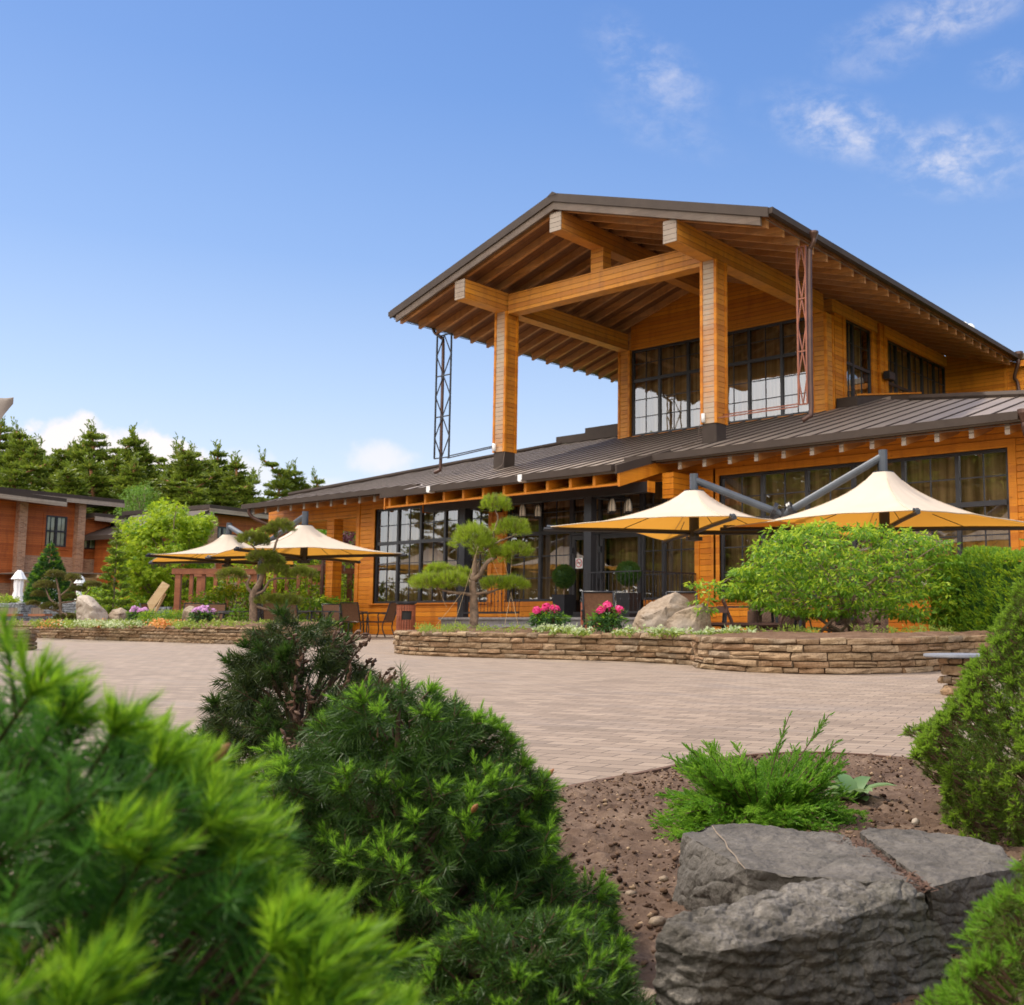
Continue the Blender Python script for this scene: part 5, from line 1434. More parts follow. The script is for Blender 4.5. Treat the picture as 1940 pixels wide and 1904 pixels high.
# grey stone garden wall with timber bench tops
gwp = [onD(u, 1171, D)[:2] for u, D in ((-30, 43), (20, 42), (38, 41), (70, 41.5), (95, 41), (135, 41), (180, 41))]
gr = np.random.default_rng(8)
gw = thing('garden_wall', 'grey stone garden wall behind the far planter, below the folded umbrellas', 'wall', (*gwp[2], 0))
mb_, jb_, _, _ = stone_wall(np.array(gwp), 1.15, 12, .2, (.10, .35), gr, step=.08)
qq = mb_.build('stones', M['gabion'], gw, world=True); jb_.build('joint_backing', M['dark'], qq, world=True)
p_ = onD(22, 1171, 40); 
for (ua, ub) in ((0, 36), (60, 92)):
    a, b = onD(ua, 1171, 40.2), onD(ub, 1171, 40.2)
    o = thing('garden_bench', 'brown plank bench top on grey stone, ' + ('below the folded umbrella' if ua == 0 else 'beside the clipped bush'), 'bench', (a[0], a[1], 0), group='plank benches at the grey wall')
    q = MB(); q.bar((a[0], a[1], .66), (b[0], b[1], .66), .5, .08); q.build('seat', M['wood_pergola'], o, world=True)
    mb_, jb_, _, _ = stone_wall(np.array([a[:2] + fw2 * -.12, b[:2] + fw2 * -.12]), .60, 6, .25, (.12, .35), gr, step=.1)
    qq = mb_.build('stone_base', M['gabion'], o, world=True); jb_.build('joint_backing', M['dark'], qq, world=True)
o = thing('garden_wall', 'short grey stone wall beside the slatted pergola', 'wall', (*onD(310, 1171, 38)[:2], 0))
mb_, jb_, _, _ = stone_wall(np.array([onD(u, 1171, 38)[:2] for u in (283, 300, 322)]), .95, 10, .2, (.12, .35), gr, step=.1)
qq = mb_.build('stones', M['gabion'], o, world=True); jb_.build('joint_backing', M['dark'], qq, world=True)
# tip of a brown parasol reaching in from the left
tp = onD(24, 766, 7.0)
o = thing('brown_parasol', 'corner of a brown fabric parasol at the left edge against the sky', 'parasol', (tp[0], tp[1], 0))
a0 = onD(25, 765, 7.0); b0 = onD(-120, 735, 7.4); c0_ = onD(-45, 900, 6.6); d0 = onD(-230, 800, 7.0)
G = []
for i in range(13):
    s = i / 12
    e1 = a0 * (1 - s) + b0 * s; e2 = a0 * (1 - s) + c0_ * s
    e1 = e1 + np.array([0, 0, .02]) * math.sin(math.pi * s); e2 = e2 + (rt2[0] * -.025 * math.sin(math.pi * s), rt2[1] * -.025 * math.sin(math.pi * s), .03 * math.sin(math.pi * s))
    G.append([e1 * (1 - t_) + e2 * t_ + np.array([0, 0, .18 * t_ * (1 - t_)]) for t_ in np.linspace(0, 1, 9)])
m = MB(); m.grid(np.array(G)); m.build('canopy', simple('brown_fabric', (.135, .105, .085), .8, 0, .1, 8, .1), o, smooth=True, world=True)
pb = onD(-420, 900, 7.2)
m = MB(); m.tube([(pb[0], pb[1], 0), (pb[0], pb[1], 2.6)], .04, 8); m.build('pole', M['black'], o, world=True)
m = MB(); m.tube([(pb[0], pb[1], 2.5), a0 * .6 + b0 * .4 - (0, 0, .05)], .012, 6); m.build('rib', M['black'], o, world=True)
# ------------------------------------------------------------------ plant builders
def unit(a): return a / (np.linalg.norm(a, axis=-1, keepdims=True) + 1e-12)
def basis(D):
    ref = np.where(np.abs(D[..., 2:3]) < .9, np.array([0, 0, 1.0]), np.array([1.0, 0, 0]))
    A = unit(np.cross(D, ref)); return A, np.cross(D, A)
def needle_shoots(mb, P, D, L, nl, nn, w_, m=0, a0=1.15, a1=.35, droop=0.0, rng=RNG, taper=.35):
    P, D = np.asarray(P, float), unit(np.asarray(D, float)); n = len(P)
    L = np.broadcast_to(np.asarray(L, float), (n,)); nl = np.broadcast_to(np.asarray(nl, float), (n,))
    A, B = basis(D)
    t = (np.arange(nn) + .5) / nn
    az = np.arange(nn) * 2.39996
    az = az[None] + rng.uniform(0, 6.28, (n, 1)) + rng.normal(0, .25, (n, nn))
    an = (a0 + (a1 - a0) * t)[None] + rng.normal(0, .12, (n, nn))
    rad = np.cos(az)[..., None] * A[:, None] + np.sin(az)[..., None] * B[:, None]
    d = np.cos(an)[..., None] * D[:, None] + np.sin(an)[..., None] * rad
    d[..., 2] -= droop; d = unit(d)
    p = P[:, None] + D[:, None] * (L[:, None] * t[None])[..., None]
    ln = nl[:, None] * (1 - taper * t)[None] * rng.uniform(.75, 1.15, (n, nn))
    tip = p + d * ln[..., None]
    sdv = unit(np.cross(d, rng.normal(size=(n, nn, 3)))) * (w_ / 2)
    mb.polys(np.stack([p - sdv, p + sdv, tip], 2).reshape(-1, 3, 3), m)
def twig_tubes(mb, P, D, L, r, m=0):
    D = unit(np.asarray(D, float)); A, B = basis(D); L = np.broadcast_to(np.asarray(L, float), (len(P),))
    Q = P + D * L[:, None]
    for i in range(3):
        a, b = i * 2.094, (i + 1) * 2.094
        ra = math.cos(a) * A + math.sin(a) * B; rb = math.cos(b) * A + math.sin(b) * B
        mb.polys(np.stack([P + ra * r, P + rb * r, Q + rb * r * .6, Q + ra * r * .6], 1), m)
LEAF = [[(0, 0, 0), (.40, .24, .03), (1, 0, -.06), (.40, -.24, .03)]]
NARROW = [[(0, 0, 0), (.40, .15, .03), (1, 0, -.08), (.40, -.15, .03)]]
def _rot(q, a): c, s = math.cos(a), math.sin(a); return [(x * c - y * s, x * s + y * c, z) for x, y, z in q]
MAPLE = [[(0, 0, 0), (.45, .17, .02), (1, 0, -.08), (.45, -.17, .02)], _rot([(0, 0, 0), (.4, .14, .02), (.85, 0, -.08), (.4, -.14, .02)], .75), _rot([(0, 0, 0), (.4, .14, .02), (.85, 0, -.08), (.4, -.14, .02)], -.75)]
def leaves(mb, P, U, N, size, tpl=LEAF, m=0):
    U = unit(U); N = unit(N - U * (N * U).sum(-1, keepdims=True)); V = np.cross(N, U)
    size = np.broadcast_to(np.asarray(size, float), (len(P),))[:, None]
    for q in tpl:
        mb.polys(np.stack([P + size * (x * U + y * V + z * N) for x, y, z in q], 1), m)
def rand_dirs(n, rng): return unit(rng.normal(size=(n, 3)))
def clump_leaves(mb, C, r, n, size, rng, flat=.5, up=.6, tpl=LEAF, m=0, hang=.3, tipm=None, tipf=.25):
    """n leaves round every clump centre, on the clump's own little sprays"""
    C = np.asarray(C, float); k = len(C); r = np.broadcast_to(np.asarray(r, float), (k,))
    d = rand_dirs(k * n, rng).reshape(k, n, 3) * rng.uniform(.25, 1, (k, n, 1)) ** .6
    d[..., 2] *= flat
    P = (C[:, None] + d * r[:, None, None]).reshape(-1, 3)
    U = unit(d + rng.normal(0, .35, d.shape)); U[..., 2] -= hang; U = U.reshape(-1, 3)
    N = unit(rng.normal(0, .55, U.shape) + np.array([0, 0, up]) + .3 * d.reshape(-1, 3))
    s = size * rng.uniform(.65, 1.25, len(P))
    if tipm is None: leaves(mb, P, U, N, s, tpl, m)
    else:
        top = (d[..., 2].ravel() > flat * .12) & (rng.uniform(size=len(P)) < tipf * 2.2)
        leaves(mb, P[~top], U[~top], N[~top], s[~top], tpl, m); leaves(mb, P[top], U[top], N[top], s[top], tpl, tipm)
def limb(mb, a, b, r0, r1, rng, wob=.12, n=6, m=0, lift=0.0):
    a, b = np.array(a, float), np.array(b, float); L = np.linalg.norm(b - a)
    t = np.linspace(0, 1, n)[:, None]
    p = a + (b - a) * t + rng.normal(0, wob * L / n, (n, 3)) * np.sin(math.pi * t) + np.array([0, 0, lift * L]) * np.sin(math.pi * t)
    mb.tube(p, np.linspace(r0, r1, n), 6, m)
def broadleaf(name, label, cat, loc, shape, ncl, ncs, nleaf, size, mats, rng, trunk_h=.3, trunk_r=.03, tpl=LEAF, flat=.5, hang=.3, stems=1, group=None, barkm='bark', lump=.25, tip=.25, shell=.55, up=.6, limbs=24, base_cut=-1.0):
    """shape (rx, ry, rz, zc): crown ellipsoid half-sizes and centre height; uneven outline by noise, gaps between clumps"""
    rx, ry, rz, zc = shape
    o = thing(name, label, cat, loc, rng.uniform(0, 6.28), group)
    d = rand_dirs(int(ncl * 1.8), rng); d = d[d[:, 2] > base_cut][:ncl]; sd_ = rng.uniform(0, 50)
    k = np.array([1 + lump * noise.noise((q[0] * 1.7 + sd_, q[1] * 1.7, q[2] * 1.7)) * 2 + lump * .5 * noise.noise((q[0] * 4 + sd_, q[1] * 4, q[2] * 4)) for q in d])
    rr = k * rng.uniform(shell, 1.0, len(d)) ** .5
    C = d * rr[:, None] * np.array([rx, ry, rz]) + np.array([0, 0, zc])
    C = C[C[:, 2] > .02]
    f = MB(); clump_leaves(f, C, ncs, nleaf, size, rng, flat, up, tpl, 0, hang, 1 if len(mats) > 1 else None, tip)
    f.build('crown', [M[x] for x in mats], o)
    t = MB()
    for s in range(stems):
        a0 = rng.uniform(0, 6.28); q = np.array([math.cos(a0), math.sin(a0), 0]) * (trunk_r * 2 if stems > 1 else 0)
        limb(t, q, q * 3 + np.array([0, 0, trunk_h]), trunk_r, trunk_r * .7, rng, .1, 6)
    for c in C[rng.permutation(len(C))[:limbs]]:
        limb(t, (rng.normal(0, trunk_r), rng.normal(0, trunk_r), trunk_h * rng.uniform(.5, 1)), c, trunk_r * .5, trunk_r * .12, rng, .35, 6)
    t.build('trunk', M[barkm], o, smooth=True)
    return o
def pine_template(name, label, h, rng, wid, crown0=.18, mats=('pine', 'pine_b'), group='pines behind the houses', ncl=1.0, top=.75):
    o = thing(name, label, 'tree', (0, 0, 0), 0, group)
    t = MB(); P = np.array([(rng.normal(0, .05) * i, rng.normal(0, .05) * i, h * i / 9) for i in range(10)]); P[0, :2] = 0
    t.tube(P, np.linspace(h * .016, h * .004, 10), 8)
    PP, UU = [], []
    def spray(s0, e, n, wd):
        d = e - s0; L = np.linalg.norm(d); d = d / L
        tt = rng.uniform(.22, 1.0, n) ** .8
        q = s0 + d * (L * tt)[:, None] + np.array([0, 0, .16 * L]) * (tt ** 3)[:, None]
        q = q + rng.normal(0, 1, (n, 3)) * np.array([wd, wd, wd * .38]) * (.5 + .7 * np.sin(np.pi * np.clip(tt, 0, 1)))[:, None]
        u = unit(d * .9 + rng.normal(0, .42, (n, 3)) + np.array([0, 0, .55]))
        PP.append(q); UU.append(u)
    z = h * crown0
    while z < h * .97:
        f = (z / h - crown0) / (1 - crown0)
        r = wid * (1 - f) ** top * (.72 + .45 * rng.uniform()) * min(1, .55 + f * 2.5) + .16
        nb = int(rng.integers(6, 9)); a0 = rng.uniform(0, 6.28)
        base = np.array([np.interp(z, P[:, 2], P[:, k]) for k in (0, 1)])
        for b in range(nb):
            if rng.uniform() < .14: continue
            a = a0 + b * 6.28 / nb + rng.normal(0, .3); rr = r * rng.uniform(.55, 1.15)
            e = np.array([base[0] + rr * math.cos(a), base[1] + rr * math.sin(a), z + rr * (-.05 + .75 * f)])
            s0 = np.array([base[0], base[1], z])
            limb(t, s0, e, .045 * (1 - f) + .012, .012, rng, .3, 5)
            spray(s0, e, int(16 + 46 * rr * ncl), .11 + .07 * rr)
            for k in range(int(2 + rr * 1.6)):
                m0 = s0 + (e - s0) * rng.uniform(.35, .9); a2 = a + rng.choice([-1, 1]) * rng.uniform(.5, 1.0); l2 = rr * rng.uniform(.28, .5)
                spray(m0, m0 + np.array([math.cos(a2) * l2, math.sin(a2) * l2, l2 * .22]), int(12 + 34 * l2 * ncl), .10 + .05 * l2)
        z += h * .036 * rng.uniform(.8, 1.3)
    tipp = P[-1]
    for k in range(5): spray(tipp - np.array([0, 0, h * .05]), tipp + np.array([rng.normal(0, .12), rng.normal(0, .12), h * .012 * k]), 16, .05)
    t.build('trunk', M['bark_orange'], o, smooth=True)
    f = MB(); Pp = np.concatenate(PP); U = np.concatenate(UU)
    pick = rng.uniform(size=len(Pp)) < .6
    for sel, mi in ((pick, 0), (~pick, 1)):
        leaves(f, Pp[sel], U[sel], rand_dirs(sel.sum(), rng), .25 * rng.uniform(.6, 1.35, sel.sum()), [[(0, -.05, 0), (0, .05, 0), (1, .13, 0), (1, -.13, 0)]], mi)
    f.build('crown', [M[x] for x in mats], o)
    return o
# ------------------------------------------------------------------ the pine wood, each tree its own
prng = np.random.default_rng(21)
tmpl = []
for i in range(5):
    h = 13.5
    tmpl.append(pine_template('pine_tree', 'x', h, prng, (2.3, 2.7, 2.1, 2.6, 2.4)[i], (.12, .2, .1, .16, .22)[i], top=1.0))
pines = [  # px, top, distance, template, width, label
    (-35, 800, 92, 1, 1.2, 'tall pine rising at the left edge behind the first house'), (14, 812, 90, 0, 1.15, 'tall pine behind the dark parasol corner'), (52, 838, 96, 2, 1.1, 'slim pine left of the white cloud bank'),
    (84, 846, 88, 3, 1.0, 'pine half hidden over the roof step of the first house'), (141, 812, 90, 1, 1.25, 'tallest broad pine above the tall curtained window'), (112, 850, 94, 4, 1.1, 'rounded pine close to the tallest broad pine'),
    (182, 866, 92, 0, 1.1, 'lower pine in the dip beside the tallest broad pine'), (236, 834, 90, 2, 1.25, 'twin-topped pine over the low side roof, left twin'), (270, 832, 92, 3, 1.2, 'twin-topped pine over the low side roof, right twin'),
    (208, 872, 86, 4, 1.1, 'short full pine over the low side roof'), (318, 852, 92, 1, 1.05, 'pointed pine above the yellow-green maple'), (350, 862, 88, 4, 1.2, 'full dark pine above the maple, beside the pointed one'), (372, 848, 90, 0, 1.2, 'broad dark pine behind the second house roof'),
    (404, 856, 93, 2, 1.15, 'dark pine stepping down behind the second house'), (432, 878, 90, 3, 1.15, 'rounded pine sloping down towards the lodge roof'), (458, 905, 92, 4, 1.0, 'low pine left of the lone spire-topped one'),
    (514, 868, 90, 0, .85, 'lone spire-topped pine next to the lodge roof end'), (544, 894, 92, 2, .8, 'small pine just right of the lone spire-topped one'), (568, 892, 94, 3, .85, 'small double-topped pine above the lodge roof hip'), (597, 902, 92, 1, .75, 'smallest pine peeping over the lodge roof hip'),
    (487, 918, 90, 1, .9, 'low bushy pine between the roof end and the spire-topped one'), (292, 880, 84, 1, 1.2, 'short pine in front of the twin-topped pair'), (160, 880, 84, 3, 1.2, 'short pine behind the main roof of the first house'), (64, 880, 84, 0, 1.2, 'short pine behind the roof overlap of the first house'), (395, 895, 84, 2, 1.2, 'short pine right behind the second house chimney pillar'),
    (445, 920, 86, 0, 1.1, 'short pine crowding the second house roof'), (-20, 870, 84, 2, 1.2, 'short pine cut by the left edge'), (125, 895, 80, 4, 1.2, 'squat pine touching the first house roof'), (330, 905, 80, 0, 1.2, 'squat pine just above the maple crown')]
used = set()
for (u, v, D, k, w_, lab) in pines:
    p = onD(u, v, D); s = p[2] / 13.5
    loc = (p[0], p[1], 0)
    if k in used: o = copy_thing(tmpl[k], loc, prng.uniform(0, 6.28), None, lab)
    else: o = tmpl[k]; used.add(k); o.location = loc; o['label'] = lab
    o.scale = (w_ * 1.5, w_ * 1.5, s)
for q, (u, v, D, k, w_, lab) in enumerate(pines[:16]):
    p = onD(u + 24, v + 26, D + 7); s = p[2] / 13.5
    o = copy_thing(tmpl[(k + 2) % 5], (p[0], p[1], 0), prng.uniform(0, 6.28), (w_ * 1.6, w_ * 1.6, s), 'back-row pine behind the ' + ' '.join(lab.split()[:9]))
# trees on the far side of the courtyard, behind the photographer: they stand in the window reflections; two more are added to shade the near bed
for (x, y, k, s, w_, lab) in [(-62, -9, 1, .75, 1.3, 'pine mirrored small in the leftmost lodge window'), (-52, -16, 3, .85, 1.4, 'pine mirrored in the left lodge windows'), (-44, -14, 0, .85, 1.5, 'pine mirrored beside the entrance'), (-37, -12, 2, 1.0, 1.6, 'pine mirrored in the entrance glazing'),
                          (-31, -16, 4, 1.1, 1.6, 'pine mirrored in the entrance doors'), (-25, -12, 1, 1.05, 1.6, 'pine mirrored behind the railing'), (-19, -15, 3, 1.15, 1.7, 'pine mirrored in the right lodge windows'), (-13, -17, 0, 1.1, 1.7, 'pine mirrored in the far right lodge windows'),
                          (-7, -14, 2, 1.0, 1.6, 'pine behind the near garden bed'), (-72, -5, 4, .7, 1.3, 'pine mirrored at the window edge'),
                          (-40, -22, 3, 1.25, 2.4, 'tall pine in the second row, mirrored left of the entrance'), (-33, -24, 1, 1.35, 2.5, 'tall pine in the second row, mirrored in the doors'), (-27, -21, 2, 1.3, 2.5, 'tall pine in the second row, mirrored above the railing'), (-21, -23, 4, 1.35, 2.6, 'tall pine in the second row, mirrored in the wide right window'),
                          (-15, -24, 1, 1.35, 2.6, 'tall pine in the second row, mirrored behind the sunshades'), (-9, -23, 3, 1.35, 2.6, 'tall pine in the second row, mirrored at the lodge corner'), (-16, -9, 0, .8, 2.2, 'low broad pine mirrored in the middle of the wide right window'), (-22, -8, 3, .72, 2.2, 'low broad pine mirrored left of the near sunshade'), (-10, -9, 2, .8, 2.2, 'low broad pine mirrored at the right end of the wide window'), (-29, -9, 1, .7, 2.2, 'low broad pine mirrored in the entrance door'),
                          (-48, -9, 3, 1.0, 2.2, 'dense pine mirrored in the left entrance panes'), (-54, -14, 1, 1.15, 2.3, 'dense pine mirrored between entrance and left windows'), (-43, -12, 4, 1.05, 2.3, 'dense pine mirrored behind the ball topiary'), (-60, -15, 0, 1.0, 2.1, 'dense pine mirrored low in the left windows'), (-38, -9, 2, .85, 2.2, 'dense pine mirrored beside the no-smoking sign')]:
    o = copy_thing(tmpl[k], (x, y, 0), prng.uniform(0, 6.28), (w_, w_, s), lab)
    o['group'] = 'pines across the courtyard'
for (x, y, k, s, w_, lab) in [(3.2, -2.6, 4, .42, 1.25, 'broad young pine added unseen behind the near garden bed to shade it'), (5.6, -1.2, 3, .45, 1.3, 'young pine added unseen beyond the right end of the near bed to shade it')]:  # unseen pines added to keep the rear sky glow off the near bed
    o = copy_thing(tmpl[k], (x, y, 0), prng.uniform(0, 6.28), (w_, w_, s), lab)
    o['group'] = 'pines across the courtyard'
brng = np.random.default_rng(33)
def put(u, D, z=0.0):
    p = onD(u, 1171, D); return (p[0], p[1], z)
# birch, maple and the courtyard shrubs
broadleaf('birch_tree', 'light green drooping birch between the pines and the first house', 'tree', put(245, 76), (1.5, 1.5, 3.8, 7.0), 190, .42, 34, .20, ['lf_birch', 'lf_green'], brng, 5.5, .14, NARROW, .9, .9, lump=.3, limbs=40)
broadleaf('maple_tree', 'wide yellow-green maple in front of the second house', 'tree', put(306, 46), (1.95, 2.0, 2.5, 3.2), 310, .42, 40, .19, ['lf_yellow', 'lf_green'], brng, 1.6, .11, MAPLE, .5, .3, lump=.28, limbs=50, tip=.1)
broadleaf('shrub', 'yellow-green shrub below the maple next to the leaning board', 'shrub', put(232, 44), (1.15, 1.0, 1.0, .9), 110, .3, 34, .15, ['lf_yellow', 'lf_green'], brng, .5, .05, LEAF, .6, stems=4)
broadleaf('shrub', 'mid green shrub inside the slatted pergola', 'shrub', put(455, 34.5), (1.3, 1.0, .85, .95), 120, .26, 36, .13, ['lf_green', 'lf_yellow'], brng, .5, .05, LEAF, .6, stems=4)
broadleaf('shrub', 'bright yellow-green shrub under the sunshade beside the porch posts', 'shrub', put(565, 38), (1.6, 1.2, 1.5, 1.3), 170, .32, 36, .16, ['lf_yellow', 'lf_green'], brng, .6, .06, LEAF, .6, stems=4)
broadleaf('shrub', 'low green shrub behind the chairs and pergola slats', 'shrub', put(600, 35), (1.2, 1.0, .7, .6), 90, .26, 34, .13, ['lf_green', 'lf_yellow'], brng, .3, .05, LEAF, .6, stems=4)
broadleaf('golden_shrub', 'golden yellow shrub between the two porch walls', 'shrub', put(662, 40), (.75, .75, 1.25, 1.35), 130, .2, 44, .10, ['lf_yellow'], brng, .5, .05, LEAF, .7, stems=3, lump=.12)
broadleaf('purple_tree', 'purple-leaved tree between the porch walls', 'tree', put(662, 52), (1.5, 1.5, 2.0, 3.1), 170, .34, 36, .17, ['lf_purple'], brng, 1.6, .08, LEAF, .6)
broadleaf('shrub', 'mid green tree behind the porch, above the purple leaves', 'tree', put(655, 62), (2.0, 2.0, 2.2, 5.6), 150, .45, 34, .24, ['lf_green', 'lf_birch'], brng, 3.5, .12, LEAF, .6)
broadleaf('shrub', 'yellow-green tree top glowing over the far sunshade beside the lodge gable end', 'tree', put(497, 50), (1.6, 1.4, 1.5, 3.0), 130, .34, 36, .18, ['lf_yellow'], brng, 1.5, .08, LEAF, .6)
broadleaf('shrub', 'yellowish shrub at the left edge below the folded umbrella', 'shrub', put(6, 44, .95), (.5, .45, .28, .26), 40, .14, 30, .11, ['lf_yellow', 'lf_weed'], brng, .3, .05, LEAF, .6, stems=4)
broadleaf('shrub', 'green shrub between the pale pergola and the fir', 'shrub', put(182, 48, .95), (.7, .6, .5, .5), 60, .3, 34, .15, ['lf_yellow', 'lf_green'], brng, .4, .05, LEAF, .6, stems=4)
def cone_tree(name, label, loc, h, r, n, mats, rng, nl=.22, blunt=.8, gaps=.0, L=.25, base=.02, w_=.03, nn=16, a0=1.1, upb=.35, cat='tree', group=None, layers=0, trunk=True, pal=(.75, .25)):
    o = thing(name, label, cat, loc, rng.uniform(0, 6.28), group)
    f = 1 - np.sqrt(rng.uniform(0, 1, n)); f = np.clip(f, 0, 1)
    if layers:
        f = (np.floor(f * layers) + rng.uniform(.0, .45, n)) / layers
    a = rng.uniform(0, 6.28, n); sd_ = rng.uniform(0, 99)
    lum = np.array([noise.noise((math.cos(x) * 1.6 + sd_, math.sin(x) * 1.6, y * 5)) for x, y in zip(a, f)])
    rr = r * (1 - f) ** blunt * (1 + .28 * lum) * rng.uniform(.5, 1.0, n) ** .35
    P = np.stack([rr * np.cos(a), rr * np.sin(a), h * (base + (1 - base) * f) * (1 - .06 * lum)], 1)
    D = np.stack([np.cos(a), np.sin(a), np.full(n, upb)], 1) + rng.normal(0, .25, (n, 3)); D[f > .93] = (0, 0, 1)
    m_ = MB(); s0 = rng.uniform(size=n) < pal[0]
    P0 = P - unit(D) * L * .6
    for sel, mi in ((s0, 0), (~s0, min(1, len(mats) - 1))):
        if sel.any(): needle_shoots(m_, P0[sel], D[sel], L, nl, nn, w_, mi, a0, .4, 0, rng)
    m_.build('crown', [M[x] for x in mats], o)
    if trunk:
        t = MB(); t.tube([(0, 0, 0), (0, 0, h * .5), (0, 0, h * .93)], [max(.012, h * .012), h * .008, .004], 6); t.build('trunk', M['bark'], o)
    return o
cone_tree('cone_tree', 'dark green cone-shaped conifer in front of the first house', put(88, 50, .95), onD(88, 1028, 50)[2] - .95, 1.15, 1500, ['lf_dark', 'lf_green'], brng, .16, .75, L=.2, w_=.05, nn=14)
cone_tree('slender_fir', 'slender young fir with pale tips left of the maple', put(213, 42), onD(214, 984, 42)[2], .80, 620, ['pine', 'nd_yel'], brng, .14, 1.0, L=.3, w_=.045, nn=16, layers=13, upb=.25, pal=(.72, .28))
cone_tree('young_fir', 'small feathery fir in the far planter beside the pine trunk', put(452, 25.5, .3), .62, .34, 260, ['lf_green', 'lf_weed'], brng, .05, .8, L=.12, w_=.012, nn=18, layers=6)
cone_tree('young_fir', 'small feathery fir between the folded umbrella bush and the big boulder', put(160, 31, .25), .9, .4, 260, ['lf_green', 'lf_yellow'], brng, .06, .8, L=.12, w_=.014, nn=18, layers=6)

# ------------------------------------------------------------------ cloud-pruned pines
def niwaki(name, label, D, base_uv, trunk, pads, mats, rng, nl, ntuft, tw, zb=.33, candles=0, ropes=(), dj=.35, nn=22):
    b = onD(base_uv[0], 1171, D); root = thing(name, label, 'tree', (b[0], b[1], zb))
    rel = np.array([b[0], b[1], 0])
    def pt(u, v, dd=0.0):
        p = onD(u, v, D + dd); return p
    t = MB()
    for path in trunk:
        pts = [pt(u, v, dd) for (u, v, dd, r) in path]
        if abs(path[0][1] - base_uv[1]) < 2: pts[0][2] = zb - .06
        rs = [r * D / FPX for (_, _, _, r) in path]
        k = 5
        sp = smooth_path(pts, k); rs_ = np.interp(np.linspace(0, len(rs) - 1, len(sp)), range(len(rs)), rs)
        t.tube(sp + rng.normal(0, .004, sp.shape), rs_, 8)
    t.build('trunk', M['bark'], root, smooth=True, world=True)
    ns = max(1, len(pads))
    for (u, v, ru, rv, dd) in pads:
        c = pt(u, v, dd); rx = ru * 1.08 * D / FPX; rz = rv * 1.12 * D / FPX
        n = int(ntuft * (rx * rx + .02) * 30)
        d = rand_dirs(n, rng); d[:, 2] = np.where(d[:, 2] < -.35, -d[:, 2], d[:, 2])
        lum = np.array([1 + .22 * noise.noise((q[0] * 2.2 + u, q[1] * 2.2, q[2] * 2.2)) for q in d])
        P = c + d * lum[:, None] * np.array([rx, rx * .9, rz]) * rng.uniform(.55, .92, (n, 1))
        Dd = d * np.array([.8, .8, 1.0]) + np.array([0, 0, .65]) + rng.normal(0, .2, (n, 3))
        f = MB(); hi = d[:, 2] > -.05
        old = rng.uniform(size=n) < .16
        for sel, mi in ((~old, 0), (old, 2)):
            if sel.any(): needle_shoots(f, P[sel], Dd[sel], nl * .9, nl, nn, tw, mi, 1.0, .35, 0, rng)
        if candles:
            k = int(n * candles); q = np.where(d[:, 2] > .05)[0]; q = rng.permutation(q)[:k]
            needle_shoots(f, c + d[q] * np.array([rx, rx * .9, rz]) * .92, np.array([0, 0, 1.0]) + rng.normal(0, .16, (len(q), 3)), nl * 1.25, nl * .28, 16, tw * 1.4, 1, .5, .15, 0, rng)
        f.build('foliage_pad', [M[x] for x in mats], root, world=True)
    if ropes:
        r_ = MB()
        for (u0, v0, d0, u1, v1, d1) in ropes:
            r_.tube([pt(u0, v0, d0), (pt(u0, v0, d0) + pt(u1, v1, d1)) / 2 - (0, 0, .01), pt(u1, v1, d1)], .0032, 4)
        r_.build('guy_ropes', M['wood_pale'], root, world=True)
    return root
nrng = np.random.default_rng(5)
niwaki('clipped_pine', 'cloud-pruned pine tied with ropes in the near planter, before the entrance', 16.6, (898, 1176),
       [[(898, 1176, 0, 8.5), (898, 1150, 0, 8), (897, 1120, 0, 7), (895, 1098, 0, 6.8)], [(895, 1100, 0, 5.5), (899, 1078, 0, 4.2), (901, 1055, 0, 3.2), (898, 1035, 0, 2)], [(897, 1100, 0, 5), (912, 1083, -.05, 4.4), (925, 1063, -.1, 3.8), (940, 1056, 0, 2)],
        [(901, 1055, 0, 3), (930, 1030, 0, 2.4), (936, 1008, 0, 2), (943, 985, 0, 1.8), (939, 965, 0, 1)], [(897, 1128, 0, 4), (878, 1124, -.1, 3), (850, 1121, -.15, 2.4), (825, 1112, 0, 1)], [(898, 1126, 0, 3), (925, 1122, 0, 2.4), (955, 1114, 0, 1.4)], [(936, 1030, 0, 2), (960, 1020, 0, 1.6), (980, 1012, 0, 1)], [(905, 1085, .1, 2.5), (907, 1065, .1, 2)]],
       [(938, 962, 26, 17, 0), (969, 1008, 32, 20, .1), (976, 1049, 30, 14, -.05), (946, 1060, 22, 18, .1), (896, 1028, 38, 30, -.05), (919, 1044, 26, 26, .05), (831, 1087, 24, 13, .15), (870, 1094, 22, 12, .25), (815, 1110, 38, 15, -.05), (853, 1106, 32, 16, -.15), (938, 1112, 26, 12, 0), (971, 1112, 28, 14, -.05)],
       ['niwaki', 'niwaki_tip', 'niwaki_old'], nrng, .085, 95, .0045, zb=.36, candles=.22,
       ropes=[(906, 1035, -.4, 860, 1185, -.5), (876, 1122, -.3, 826, 1185, -.3), (925, 1040, -.3, 958, 1125, 0), (968, 1122, -.1, 983, 1190, -.4), (968, 1122, -.1, 956, 1184, -.3), (955, 1060, 0, 968, 1112, 0), (830, 1112, -.2, 846, 1150, -.2), (972, 1025, 0, 966, 1100, 0)])
